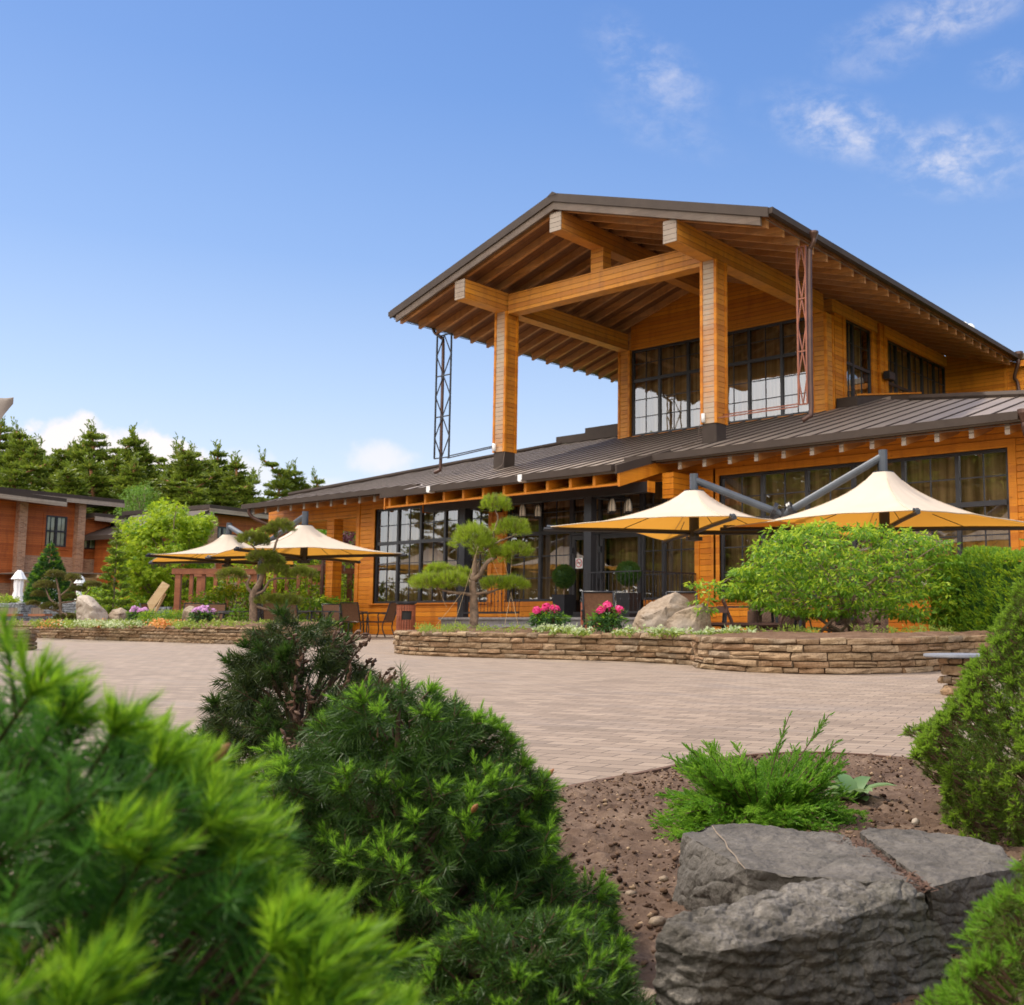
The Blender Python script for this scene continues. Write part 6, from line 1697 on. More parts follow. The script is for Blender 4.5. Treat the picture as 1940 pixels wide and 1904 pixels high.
niwaki('clipped_pine', 'cloud-pruned pine with an S-bent trunk in the far planter, before the sunshade', 24.5, (481, 1178),
       [[(481, 1178, 0, 8), (480, 1150, 0, 7), (479, 1127, 0, 6), (493, 1102, 0, 5), (500, 1075, 0, 4), (503, 1058, 0, 3)], [(503, 1060, 0, 3.2), (517, 1045, 0, 2.6), (523, 1028, 0, 2.2), (531, 1008, 0, 1.5)], [(500, 1065, 0, 2.5), (488, 1045, 0, 2), (474, 1030, 0, 1.2)], [(480, 1128, 0, 3.4), (468, 1108, 0, 2.8), (474, 1092, 0, 2.2), (455, 1094, 0, 1.2)], [(482, 1126, 0, 3), (500, 1118, 0, 2.6), (515, 1098, 0, 2), (560, 1096, 0, 1.2)], [(483, 1148, 0, 3.2), (500, 1153, 0, 2.6), (530, 1158, 0, 2), (555, 1148, 0, 1)]],
       [(532, 1003, 24, 14, 0), (508, 1013, 16, 12, 0), (473, 1025, 22, 12, 0), (492, 1030, 16, 12, 0), (499, 1060, 30, 12, 0), (520, 1068, 18, 10, 0), (517, 1084, 30, 14, 0), (571, 1091, 27, 12, 0), (440, 1092, 24, 10, 0), (512, 1141, 26, 9, 0), (545, 1144, 26, 10, 0)],
       ['pine_b', 'niwaki_tip', 'niwaki_old'], nrng, .10, 60, .008, zb=.36, nn=20)
niwaki('clipped_pine', 'small many-domed clipped pine before the folded umbrellas', 29.0, (115, 1180),
       [[(115, 1180, 0, 3.2), (115, 1155, 0, 2.8), (112, 1125, 0, 2.4), (106, 1095, 0, 1.6)], [(114, 1150, 0, 2.2), (95, 1135, 0, 2), (86, 1115, 0, 1)], [(113, 1130, 0, 2), (130, 1115, 0, 1.6), (138, 1100, 0, 1)], [(114, 1142, 0, 2), (150, 1136, 0, 1.6), (172, 1114, 0, 1)], [(115, 1172, 0, 2.4), (126, 1165, 0, 2), (100, 1154, 0, 1)], [(114, 1160, 0, 1.6), (80, 1150, 0, 1.2), (62, 1146, 0, .8)]],
       [(104, 1091, 18, 9, 0), (137, 1098, 16.5, 9, 0), (174, 1110, 16.5, 6.5, 0), (84, 1111, 19, 9, 0), (72, 1128, 12, 7, 0), (147, 1119, 16, 7, 0), (132, 1133, 12, 5.5, 0), (96, 1152, 18, 9, 0), (62, 1145, 11, 5, 0), (126, 1172, 24, 8, .2)],
       ['niwaki_old', 'pine_b', 'pine_b'], nrng, .055, 130, .009, zb=.36, nn=18)

# ------------------------------------------------------------------ boulders and rocks
def rock(name, label, pts, matn, seed, cuts=5, amp=.02, sc=3.0, cat='rock', group=None, strata=.0, smooth_=1):
    import bmesh
    pts = np.array(pts, float); base = np.array([pts[:, 0].mean(), pts[:, 1].mean(), pts[:, 2].min()])
    bm_ = bmesh.new()
    for p in pts: bm_.verts.new(p - base)
    r = bmesh.ops.convex_hull(bm_, input=bm_.verts)
    bmesh.ops.delete(bm_, geom=[g_ for g_ in r['geom_interior'] if isinstance(g_, bmesh.types.BMVert)], context='VERTS')
    bmesh.ops.triangulate(bm_, faces=bm_.faces)
    for _ in range(3):
        L = [e for e in bm_.edges if e.calc_length() > .0]
        ml = max(e.calc_length() for e in L)
        bmesh.ops.subdivide_edges(bm_, edges=[e for e in L if e.calc_length() > ml * .42], cuts=1)
        bmesh.ops.triangulate(bm_, faces=bm_.faces)
    for _ in range(smooth_): bmesh.ops.smooth_vert(bm_, verts=bm_.verts, factor=.5, use_axis_x=True, use_axis_y=True, use_axis_z=True)
    for _ in range(cuts - 3):
        bmesh.ops.subdivide_edges(bm_, edges=bm_.edges, cuts=1); bmesh.ops.triangulate(bm_, faces=[f for f in bm_.faces if len(f.verts) > 3])
    bm_.normal_update()
    size = (pts.max(0) - pts.min(0)).max()
    for v in bm_.verts:
        q = v.co / size * sc
        c = noise.noise((q.x + seed, q.y, q.z)) * 1.0 + noise.noise((q.x * 2.7 + seed, q.y * 2.7, q.z * 2.7)) * .5 + noise.noise((q.x * 7 + seed, q.y * 7, q.z * 7)) * .28 + noise.noise((q.x * 17 + seed, q.y * 17, q.z * 17)) * .14
        rid = (1 - abs(noise.noise((q.x * 1.3 + seed + 9, q.y * 1.3, q.z * 3.0)))) ** 6
        st_ = strata * (abs(((q.z * 3.2 + .5 * noise.noise((q.x * 1.2, q.y * 1.2, seed)) + q.x * .8) % 1.0) - .5) - .25)
        v.co += v.normal * amp * size * (c - .6 * rid + st_)
    me = bpy.data.meshes.new(name); bm_.to_mesh(me); bm_.free()
    me.materials.append(M[matn]); me.polygons.foreach_set('use_smooth', np.ones(len(me.polygons), bool))
    try: me.set_sharp_from_angle(angle=R(38))
    except Exception: pass
    o = bpy.data.objects.new(name, me); COL.objects.link(o); o.location = base
    return tag(o, label, cat, group)
def pts_at(lst): return [onD(*q) for q in lst]
def low(lst, z): return [np.array([p[0], p[1], z]) for p in pts_at(lst)]
Db = 13.3
rock('boulder', 'large tan boulder between pink flowers and the maple bush', pts_at([(1198, 1185, Db), (1208, 1158, Db), (1235, 1138, Db), (1250, 1135, Db), (1280, 1121, Db + .15), (1305, 1140, Db + .1), (1312, 1155, Db), (1222, 1150, Db + .6), (1290, 1130, Db + .7), (1260, 1150, Db - .35), (1218, 1168, Db - .3)]) + low([(1196, 1200, Db), (1225, 1200, Db - .45), (1270, 1200, Db - .45), (1325, 1200, Db), (1320, 1200, Db + .8), (1210, 1200, Db + .7)], .30), 'boulder', 3, 6, .022, 3.4, 'boulder', smooth_=0)
rock('boulder', 'wedge-shaped grey-brown rock leaning against the large tan boulder', pts_at([(1263, 1175, Db - .5), (1275, 1163, Db - .45), (1333, 1143, Db - .3), (1345, 1160, Db - .3), (1348, 1185, Db - .35), (1335, 1145, Db + .15), (1280, 1160, Db)]) + low([(1262, 1200, Db - .55), (1300, 1200, Db - .7), (1350, 1200, Db - .4), (1345, 1200, Db + .2), (1275, 1200, Db + .1)], .30), 'boulder', 8, 6, .022, 3.2, 'boulder', smooth_=0)
Dl = 27.5
rock('boulder', 'pale upright boulder in the far planter beside the small clipped pine', pts_at([(144, 1150, Dl), (146, 1132, Dl), (165, 1128, Dl), (185, 1140, Dl), (203, 1156, Dl), (205, 1172, Dl), (150, 1130, Dl + .8), (175, 1150, Dl - .5), (170, 1130, Dl + .7)]) + low([(150, 1200, Dl - .3), (165, 1200, Dl - .6), (206, 1200, Dl - .4), (206, 1200, Dl + .6), (148, 1200, Dl + .6)], .25), 'boulder_pale', 12, 5, .03, 2.6, 'boulder')
rock('boulder', 'low rounded grey-brown boulder beside the pale upright one', pts_at([(203, 1168, Dl), (212, 1154, Dl), (230, 1151, Dl), (245, 1160, Dl), (250, 1172, Dl), (225, 1153, Dl + .7), (225, 1162, Dl - .5)]) + low([(202, 1200, Dl), (225, 1200, Dl - .6), (252, 1200, Dl), (240, 1200, Dl + .7), (208, 1200, Dl + .6)], .25), 'boulder', 15, 5, .025, 2.2, 'boulder')
Dm = 24.5
rock('boulder', 'grey rounded boulder beside the right-hand lilac flowers', pts_at([(343, 1170, Dm), (345, 1155, Dm), (358, 1147, Dm), (370, 1149, Dm), (378, 1160, Dm), (380, 1175, Dm), (360, 1149, Dm + .5), (360, 1160, Dm - .3)]) + low([(342, 1200, Dm), (360, 1200, Dm - .4), (382, 1200, Dm), (375, 1200, Dm + .5), (347, 1200, Dm + .5)], .25), 'boulder', 19, 5, .025, 2.2, 'boulder')
# near rocks
def tops(lst): return [onZ(u, v, z) for u, v, z in lst]
def under(lst, d, z=-.06): return [onD(u, 1171, np.dot(onZ(u, v, zz) - CPT, np.append(fw2, 0)) / math.cos(PITCH) * 1.0 + d) * np.array([1, 1, 0]) + np.array([0, 0, z]) for u, v, zz in lst]
rock('rock', 'flat-topped grey rock with a sloping left face, rearmost of the near rocks', tops([(1296, 1580, .125), (1350, 1558, .13), (1451, 1563, .13), (1600, 1580, .13), (1612, 1590, .13), (1742, 1676, .13), (1690, 1690, .12), (1564, 1664, .13), (1490, 1656, .13), (1414, 1645, .13), (1272, 1716, .01), (1268, 1735, -.02), (1282, 1650, .06)]) + under([(1414, 1645, .13), (1564, 1664, .13), (1735, 1682, .13)], .0) + under([(1600, 1580, .13), (1351, 1560, .13)], .05), 'rock', 31, 7, .011, 6.5, smooth_=0)
rock('rock', 'flat-topped dark rock beside the small right spruce, right of the near rocks', tops([(1628, 1576, .135), (1650, 1565, .14), (1799, 1579, .14), (1898, 1605, .14), (1934, 1637, .13), (1912, 1648, .13), (1850, 1658, .135), (1776, 1662, .135), (1764, 1680, .13), (1690, 1622, .135)]) + under([(1776, 1662, .135), (1850, 1658, .135), (1920, 1648, .13)], .02) + under([(1764, 1684, .13), (1650, 1590, .14), (1799, 1579, .14), (1898, 1605, .14)], .05), 'rock', 41, 7, .011, 6.5, smooth_=0)
Ct = [(1352, 1804, .125), (1430, 1790, .13), (1498, 1771, .135), (1559, 1760, .135), (1611, 1735, .14), (1680, 1712, .15), (1750, 1697, .15)]
rock('rock', 'rugged grey rock with a dark front face, frontmost of the near rocks', tops([(1266, 1738, .15), (1329, 1717, .16), (1428, 1692, .165), (1479, 1683, .165), (1545, 1664, .17), (1616, 1671, .168), (1710, 1668, .168), (1746, 1690, .155), (1243, 1785, .125), (1246, 1850, .08)] + Ct + [(1806, 1815, .06)]) + under(Ct, .025) + under([(1806, 1815, .06)], .0) + under([(1428, 1692, .165), (1710, 1668, .168), (1266, 1738, .15)], .03) + under([(1240, 1790, .125)], -.02), 'rock_rough', 53, 7, .018, 7.0, strata=.8, smooth_=0)
qv = MB(); va = [onZ(u, v, .136) for u, v in ((1349, 1563), (1358, 1577), (1374, 1593), (1379, 1606), (1394, 1621), (1399, 1631), (1412, 1645))]; qv.tube(va - np.array([0, 0, .001]), [.0006, .0014, .0011, .0017, .0010, .0014, .0005], 6)
rA = [o for o in COL.objects if o.name == 'rock'][0]
qv.build('quartz_vein', M['boulder'], rA, world=True)
ql = MB(); lr = np.random.default_rng(3)
tt = lr.uniform(0, 1, 900) ** .9; la = np.array([onZ(1606, 1590, .125)]) * (1 - tt[:, None]) + np.array([onZ(1750, 1682, .128)]) * tt[:, None] + lr.normal(0, .010, (900, 3)) * (1, 1, .15)
dd_ = unit(lr.normal(0, 1, (900, 3)) * (1, 1, .15)); sd2 = np.cross(dd_, (0, 0, 1.0)) * .0011
ql.polys(np.stack([la - sd2, la + sd2, la + dd_ * .016 + sd2, la + dd_ * .016 - sd2], 1))
tag(ql.build('needle_litter', M['twig']), 'brown fallen needles lying in the split between the two flat rocks', 'fallen needles', None, 'stuff')
rock('rock', 'small pale stone at the foot of the rugged front rock', pts_at([(1190, 1882, 1.42), (1225, 1868, 1.44), (1245, 1880, 1.40), (1210, 1900, 1.36)]) + low([(1180, 1900, 1.42), (1250, 1900, 1.40), (1215, 1900, 1.3), (1220, 1900, 1.5)], -.02), 'boulder', 61, 5, .03, 2.5)
for i, (u, v, s, lab) in enumerate([(1735, 1557, .013, 'pale oval pebble on the soil behind the dark flat rock'), (1640, 1487, .010, 'tan pebble on the soil beside the broad-leaved seedling'), (1655, 1490, .006, 'tiny pale pebble right of the tan pebble'), (1258, 1665, .009, 'tan pebble left of the rearmost near rock'), (1195, 1692, .008, 'tan pebble on the open soil strip'), (1245, 1745, .012, 'tan stone chip just left of the near rocks')]):
    p = onZ(u, v, .025); q = MB(); lumps(q, [(0, 0, 0)], [s * 1.25], .6, jit=.1); o = q.build('pebble', M['boulder_pale' if i in (0, 2) else 'boulder'], smooth=True); o.location = p; tag(o, lab, 'pebble', 'pebbles on the soil')
# ------------------------------------------------------------------ near conifers
frng = np.random.default_rng(77)
def dwarf_spruce(name, label, loc, h, prof, n, L, nl, nn, w_, mats, rng, droop=.15, new=.3, side=3, upb=.45, bare=None, fill=900, newtop=0.0, lump=.18, a1=.4, group='dwarf spruces in the near bed', rz=0.0, squash=1.0, bud=0, half=None, tip=(5, .018, .013, 26, .0016)):
    """prof(f): radius at height fraction f; shoots grow in small sprays from the surface, older needles inside"""
    o = thing(name, label, 'shrub', loc, rz, group)
    def surf(k):
        f = rng.uniform(0, 1, k * 3); keep = rng.uniform(0, 1, k * 3) < np.array([prof(x) for x in f]) / max(prof(x) for x in np.linspace(0, 1, 30)) + .06
        f = f[keep][:k]; a = rng.uniform(0, 6.28, len(f)) if half is None else rng.uniform(half[0], half[1], len(f))
        sd_ = 3.7
        lum = np.array([noise.noise((math.cos(x) * 2.2 + sd_, math.sin(x) * 2.2, y * 4.5)) + .6 * noise.noise((math.cos(x) * 5 + sd_, math.sin(x) * 5, y * 9)) for x, y in zip(a, f)])
        r = np.array([prof(x) for x in f]) * (1 + lump * lum)
        return f, a, r, lum
    f, a, r, lum = surf(n)
    P = np.stack([r * np.cos(a), r * np.sin(a) * squash, f * h * (1 + .05 * lum)], 1)
    O = np.stack([np.cos(a), np.sin(a), np.full(len(f), upb) + f * .9], 1)
    D = unit(O + rng.normal(0, .22, P.shape))
    if bare is not None:
        keep = ~((np.cos(a - bare[0]) > bare[1]) & (f > bare[2])); 
    else: keep = np.ones(len(f), bool)
    nd = MB(); tw = MB()
    isnew = (rng.uniform(size=len(f)) < new * np.clip(.45 + 1.3 * lum + newtop * f, .05, 1.6))
    Lr = L * rng.uniform(.7, 1.2, len(f))
    Pb = P - D * Lr[:, None] * .75
    needle_shoots(nd, Pb[keep], D[keep], Lr[keep], nl, nn, w_, 0, 1.25, a1 + .15, droop, rng)
    twig_tubes(tw, Pb - D * .02, D, Lr + .02, .0016)
    for s in range(side):
        A, B = basis(D); ph = rng.uniform(0, 6.28, len(f))[:, None]
        D2 = unit(D * .65 + (np.cos(ph) * A + np.sin(ph) * B) * .8 + np.array([0, 0, .1])); q = Pb + D * Lr[:, None] * rng.uniform(.1, .6, (len(f), 1)); l2 = Lr * rng.uniform(.5, .85, len(f))
        needle_shoots(nd, q[keep], D2[keep], l2[keep], nl * .95, nn, w_, 0, 1.25, a1 + .1, droop, rng)
        twig_tubes(tw, q, D2, l2, .0013)
        n2 = isnew & keep & (rng.uniform(size=len(f)) < .45)
        if n2.any(): needle_shoots(nd, (q + D2 * l2[:, None] * .9)[n2], D2[n2] + (0, 0, .15), tip[1], tip[2], tip[3], tip[4], 1, .75, .15, 0, rng, .15)
    tn_ = isnew & keep
    A, B = basis(D[tn_]); nt_ = tn_.sum()
    for j in range(tip[0]):
        ph = (j * 6.283 / max(1, tip[0] - 1) + rng.uniform(0, 1.2, nt_))[:, None]
        sp_ = 0.0 if j == 0 else 1.0
        D3 = unit(D[tn_] + (np.cos(ph) * A + np.sin(ph) * B) * .85 * sp_ + np.array([0, 0, .12]) + rng.normal(0, .12, (nt_, 3)))
        needle_shoots(nd, P[tn_] - D[tn_] * .004, D3, tip[1] * rng.uniform(.7, 1.25, nt_), tip[2] * rng.uniform(.85, 1.15, nt_), tip[3], tip[4], 1, .8, .15, 0, rng, .15)
    # inner old growth
    f2, a2, r2, _ = surf(fill); k = rng.uniform(.45, .85, len(f2))
    P2 = np.stack([r2 * k * np.cos(a2), r2 * k * np.sin(a2) * squash, f2 * h * .94], 1); D2 = unit(np.stack([np.cos(a2), np.sin(a2), rng.uniform(-.3, .6, len(f2))], 1))
    needle_shoots(nd, P2, D2, L, nl * 1.1, nn, w_ * 1.5, 0, 1.2, .5, droop, rng)
    nd.build('needles', [M[x] for x in mats], o)
    for i in range(70):
        j = rng.integers(len(P)); z0 = max(.0, P[j, 2] - .6 * r[j])
        tw.tube([(0, 0, z0 * .7), P[j] * (.5, .5, .55) + (0, 0, z0 * .35), P[j] * .93], [.006, .004, .0022], 5)
    if bare is not None:
        for j in np.where(~keep)[0]:
            p, d = P[j], D[j]
            tw.tube([p * .6 + (0, 0, p[2] * .2), p - d * .02, p + d * L * .6], [.0035, .0025, .0018], 5)
            for s in range(5):
                q = p + d * L * (.6 - s * .22) + rng.normal(0, .002, 3); e = unit(d * .5 + rng.normal(0, .6, 3)); tw.tube([q, q + e * .009, q + e * .018], [.0015, .0042, .001], 5)
    tw.tube([(0, 0, 0), (0, 0, h * .5), (0, 0, h * .9)], [.014, .009, .003], 7)
    tw.build('twigs', M['twig'], o)
    if bud:
        idx = rng.permutation(np.where(isnew)[0])[:bud]
        for j in idx:
            p = P[j] + D[j] * tip[1] * .9; b = MB(); b.tube([p, p + D[j] * .006, p + D[j] * .014, p + D[j] * .02], [.002, .0042, .0036, .001], 7); b.build('bud', M['nd_bud'], o, smooth=True)
    return o
def near(u, D, z=0.0): p = onD(u, 1171, D); return (p[0], p[1], z)
def cone(r, p=.8, b=.06): return lambda f: r * ((1 - f) ** p) * min(1, .55 + f * 4) + b * r * (1 - f)
rng_prof = lambda xs, ys: (lambda f: float(np.interp(f, xs, ys)))
dwarf_spruce('dwarf_spruce', 'dark dwarf spruce with bare brown twigs on its right, tallest in the near bed', near(572, 2.35), .55, cone(.31, .60, .1), 420, .050, .036, 40, .0017, ['nd_blackgreen', 'nd_dark'], frng, .30, .75, 2, bare=(math.atan2(rt2[1] * .9 - fw2[1] * .45, rt2[0] * .9 - fw2[0] * .45), .62, .16), fill=900, lump=.30, tip=(5, .022, .018, 22, .0022))
dwarf_spruce('dwarf_spruce', 'broad deep green dwarf spruce with fresh light tufts, beside the soil strip', near(760, 1.66), .425, lambda f: .345 * (max(0, 1 - f) ** .60) * min(1, .75 + f * 2) + .012, 560, .045, .034, 44, .0013, ['nd_dark', 'nd_new'], frng, .30, .62, 2, fill=1100, newtop=.5, lump=.36, bud=4, tip=(6, .019, .014, 26, .0017))
dwarf_spruce('dwarf_spruce', 'low spreading tip of dark green spruce at the bottom of the bed', near(985, 1.30), .17, lambda f: .20 * (max(0, 1 - f) ** .6) + .01, 300, .038, .028, 44, .0012, ['nd_dark', 'nd_new'], frng, .25, .7, 2, fill=300, lump=.25, bud=1, tip=(5, .016, .012, 26, .0014))
dwarf_spruce('dwarf_spruce', 'out-of-focus bright green spruce with long soft needles, closest to the camera', near(-330, .60), .505, lambda f: .37 * math.sqrt(max(0, 1 - f ** 2.0)) ** 1.25 + .01, 950, .050, .032, 60, .0013, ['nd_near', 'nd_neartip'], frng, .05, 1.0, 1, fill=900, lump=.20, a1=.3, bud=6, tip=(5, .024, .020, 44, .0016))
dwarf_spruce('dwarf_spruce', 'tall dense dwarf spruce with fine yellow-green tips at the right edge', near(2010, 2.62), .86, rng_prof([0, .1, .26, .36, .46, .6, .73, .9, 1], [.30, .35, .365, .28, .205, .14, .085, .035, .008]), 4300, .024, .013, 24, .0013, ['nd_mid', 'nd_yel'], frng, .0, 1.0, 2, fill=3600, lump=.36, a1=.35, tip=(5, .014, .010, 20, .0018))
dwarf_spruce('dwarf_spruce', 'small light green spruce cut by the lower right corner', near(2075, 1.12), .36, lambda f: .24 * (1 - f) ** .9 + .008, 1000, .022, .014, 28, .0010, ['nd_mid', 'nd_new'], frng, .0, 1.2, 2, fill=700, lump=.2, a1=.3, tip=(5, .013, .010, 22, .0011))
# juniper with arching feathery sprays
def juniper(loc):
    rng = np.random.default_rng(12)
    o = thing('juniper', 'bright green spreading juniper with arching sprays beside the paving edge', 'shrub', loc)
    f = MB(); tw = MB()
    for i in range(420):
        a = rng.uniform(0, 6.28); up = rng.uniform(.15, 1.0); L = rng.uniform(.14, .26) * (1.12 if rng.uniform() < .2 else 1)
        el = R(rng.uniform(5, 56)); d = np.array([math.cos(a) * math.cos(el), math.sin(a) * math.cos(el), math.sin(el)])
        t = np.linspace(0, 1, 9)[:, None]
        P = d * L * t + np.array([0, 0, -.35 * L]) * t ** 2.2 * (1 if el < .7 else .3) + np.array([0, 0, .01]); P[:, 2] = np.maximum(P[:, 2], .012)
        P[:, :2] += np.array([math.cos(a), math.sin(a)]) * .03
        tw.tube(P, np.linspace(.003, .0008, 9), 4)
        nt_ = 42; s = rng.uniform(.12, 1, nt_)
        base = np.stack([np.interp(s, t.ravel(), P[:, k]) for k in range(3)], 1)
        tang = unit(P[-1] - P[4])[None].repeat(nt_, 0)
        A, B = basis(tang); ph = rng.choice([0, math.pi], nt_) + rng.normal(0, .5, nt_)
        D = unit(tang * .9 + (np.cos(ph)[:, None] * A + np.sin(ph)[:, None] * B) * .7 + np.array([0, 0, .12]))
        l_ = .045 * (1.15 - s * .6) * rng.uniform(.7, 1.2, nt_)
        needle_shoots(f, base, D, l_, .0085, 26, .0024, 0 if rng.uniform() < .6 else 1, .75, .35, 0, rng, .2)
    # two long leaders
    for (a, L, el) in ((YAW + .5, .33, 1.0), (YAW + 1.0, .29, 1.25), (YAW + 2.6, .30, .5), (YAW + .2, .27, .9)):
        d = np.array([math.cos(a) * math.cos(el), math.sin(a) * math.cos(el), math.sin(el)]); P = np.array([d * L * q + np.array([.04 * q * q, 0, 0]) for q in np.linspace(0, 1, 8)])
        tw.tube(P, np.linspace(.003, .001, 8), 4)
        nt_ = 40; s = rng.uniform(.3, 1, nt_); base = np.stack([np.interp(s, np.linspace(0, 1, 8), P[:, k]) for k in range(3)], 1); tang = unit(P[-1] - P[3])[None].repeat(nt_, 0); A, B = basis(tang); ph = rng.uniform(0, 6.28, nt_)
        needle_shoots(f, base, unit(tang + (np.cos(ph)[:, None] * A + np.sin(ph)[:, None] * B) * .55), .032 * (1.2 - s * .6), .0085, 22, .0022, 0, .7, .3, 0, rng)
    f.build('sprays', [M['lf_juniper'], M['nd_new']], o); tw.build('twigs', M['twig'], o)
juniper(near(1438, 2.72, .0))
def rosette(name, label, loc, n, L, w_, matn, rng, cat='plant', group=None, el=(15, 70), extra=None):
    o = thing(name, label, cat, loc, 0, group)
    f = MB()
    for i in range(n):
        a = rng.uniform(0, 6.28); e = R(rng.uniform(*el)); l_ = L * rng.uniform(.7, 1.2)
        d = np.array([math.cos(a), math.sin(a)]); sd_ = np.array([-d[1], d[0], 0])
        G = []
        for s in np.linspace(0, 1, 6):
            rr = l_ * s * math.cos(e * (1 - s * .75)); z = l_ * (s * math.sin(e) - .55 * s * s * math.sin(e)) + .005
            ww = w_ * math.sin(math.pi * min(1, s * .86 + .12)) ** .8 * (0.15 if s == 0 else 1) * (.05 if s == 1 else 1)
            c = np.array([d[0] * rr, d[1] * rr, z]); G.append([c - sd_ * ww + (0, 0, ww * .35), c, c + sd_ * ww + (0, 0, ww * .35)])
        f.grid(np.array(G), 0)
    f.build('leaf_rosette', M[matn], o, smooth=True)
    if extra: extra(o)
    return o
rosette('broad_leaf_seedling', 'blue-green broad-leaved seedling beside the juniper', near(1612, 3.02, .012), 16, .115, .024, 'lf_hosta', frng)
rosette('broad_leaf_seedling', 'blue-green broad-leaved seedling half hidden behind the juniper', near(1522, 3.3, .012), 12, .12, .024, 'lf_hosta', frng)
# ------------------------------------------------------------------ planter plants
qrng = np.random.default_rng(91)
def rhodo(label, loc, h, r, matn, rng, heads, lead='lf_dark'):
    o = thing('rhododendron', label, 'shrub', loc, rng.uniform(0, 6.28), 'rhododendrons in flower')
    C = []
    for i in range(34):
        d = rand_dirs(1, rng)[0]; d[2] = abs(d[2]); C.append(d * np.array([r, r, h * .62]) * rng.uniform(.55, .95) + np.array([0, 0, h * .22]))
    C = np.array(C); f = MB(); clump_leaves(f, C, r * .30, 26, .085 if r > .25 else .08, rng, .6, .5, NARROW, 0, .15, 1, .3); f.build('foliage', [M[lead], M['lf_green']], o)
    t = MB()
    for c in C[:16]: limb(t, rng.normal(0, .02, 3) * (1, 1, 0), c, .010, .004, rng, .3, 5)
    t.build('stems', M['twig'], o)
    top = C[np.argsort(-C[:, 2])][:heads]
    for (k, c) in enumerate(top):
        b = MB(); n = 42; d = rand_dirs(n, rng); d[:, 2] = np.abs(d[:, 2]) * 1.0 - .1
        P = c + np.array([0, 0, .045]) + d * .058 * (r / .3) ** .5; N = d + rng.normal(0, .3, d.shape); U = unit(np.cross(d, rng.normal(size=d.shape)))
        leaves(b, P - U * .02, U, N, .042 * (r / .3) ** .5 * rng.uniform(.8, 1.2, n), [[(0, -.35, 0), (0, .35, 0), (1, .40, .15), (1, -.40, .15)]]); b.build('flower_head', M[matn], o)
    return o
rhodo('pink rhododendron left of the front bin', put(1040, 14.6, .36), .40, .25, 'fl_pink', qrng, 11)
rhodo('pink rhododendron in front of the slatted bin, left of the tan boulder', put(1153, 13.4, .34), .40, .25, 'fl_pink', qrng, 12)
rhodo('lilac rhododendron beside the low rounded boulder', put(262, 26.5, .38), .50, .34, 'fl_lilac', qrng, 13)
rhodo('lilac rhododendron right of the grey rounded boulder', put(385, 23.6, .36), .46, .30, 'fl_lilac', qrng, 15)
for (u, D, lab) in [(283, 24.6, 'rounded bright green shrub right below the left lilac flowers'), (315, 24.4, 'rounded bright green shrub, middle one of three before the pergola'), (337, 24.8, 'rounded bright green shrub next to the grey rounded boulder')]:
    broadleaf('round_shrub', lab, 'shrub', put(u, D, .33), (.24, .24, .20, .16), 60, .08, 40, .045, ['lf_green', 'lf_yellow'], qrng, .1, .012, NARROW, .9, .0, group='rounded low shrubs', lump=.08, limbs=8, stems=3)
tinies = [(1045, 14.0, .13, 'variegated tuft under the left pink flowers'), (1058, 13.6, .09, 'cream-edged tuft, front one under the left pink flowers'), (1082, 13.2, .12, 'cream-edged tuft left of the front bin'), (1105, 12.8, .09, 'small cream-edged tuft at the foot of the front bin'), (1183, 12.5, .11, 'cream-edged tuft right of the right pink flowers'),
          (1238, 12.35, .15, 'pale fern-like tuft in front of the large tan boulder'), (1287, 12.2, .10, 'cream-edged tuft in front of the wedge-shaped rock'), (1360, 12.0, .11, 'cream-edged tuft right of the wedge-shaped rock'), (1400, 11.8, .12, 'cream-edged tuft left of the maple stems'), (1025, 14.4, .10, 'yellowish tuft left of the left pink flowers'),
          (1325, 11.7, .06, 'tiny cream-edged tuft where the planter wall kinks'), (1340, 12.3, .07, 'small green tuft beside the wedge-shaped rock')]
for (u, D, s, lab) in tinies:
    o = thing('variegated_plant', lab, 'plant', put(u, D, .33), qrng.uniform(0, 6.28), 'cream-edged tufts in the near planter')
    f = MB(); C = np.column_stack([qrng.uniform(-s, s, 12) * 1.25, qrng.uniform(-s, s, 12), qrng.uniform(.02, s * .75, 12)]); clump_leaves(f, C, s * .35, 16, .050, qrng, .6, .9, LEAF, 0, .1, 1, .5); f.build('leaves', [M['lf_weed'], M['lf_varieg']], o)
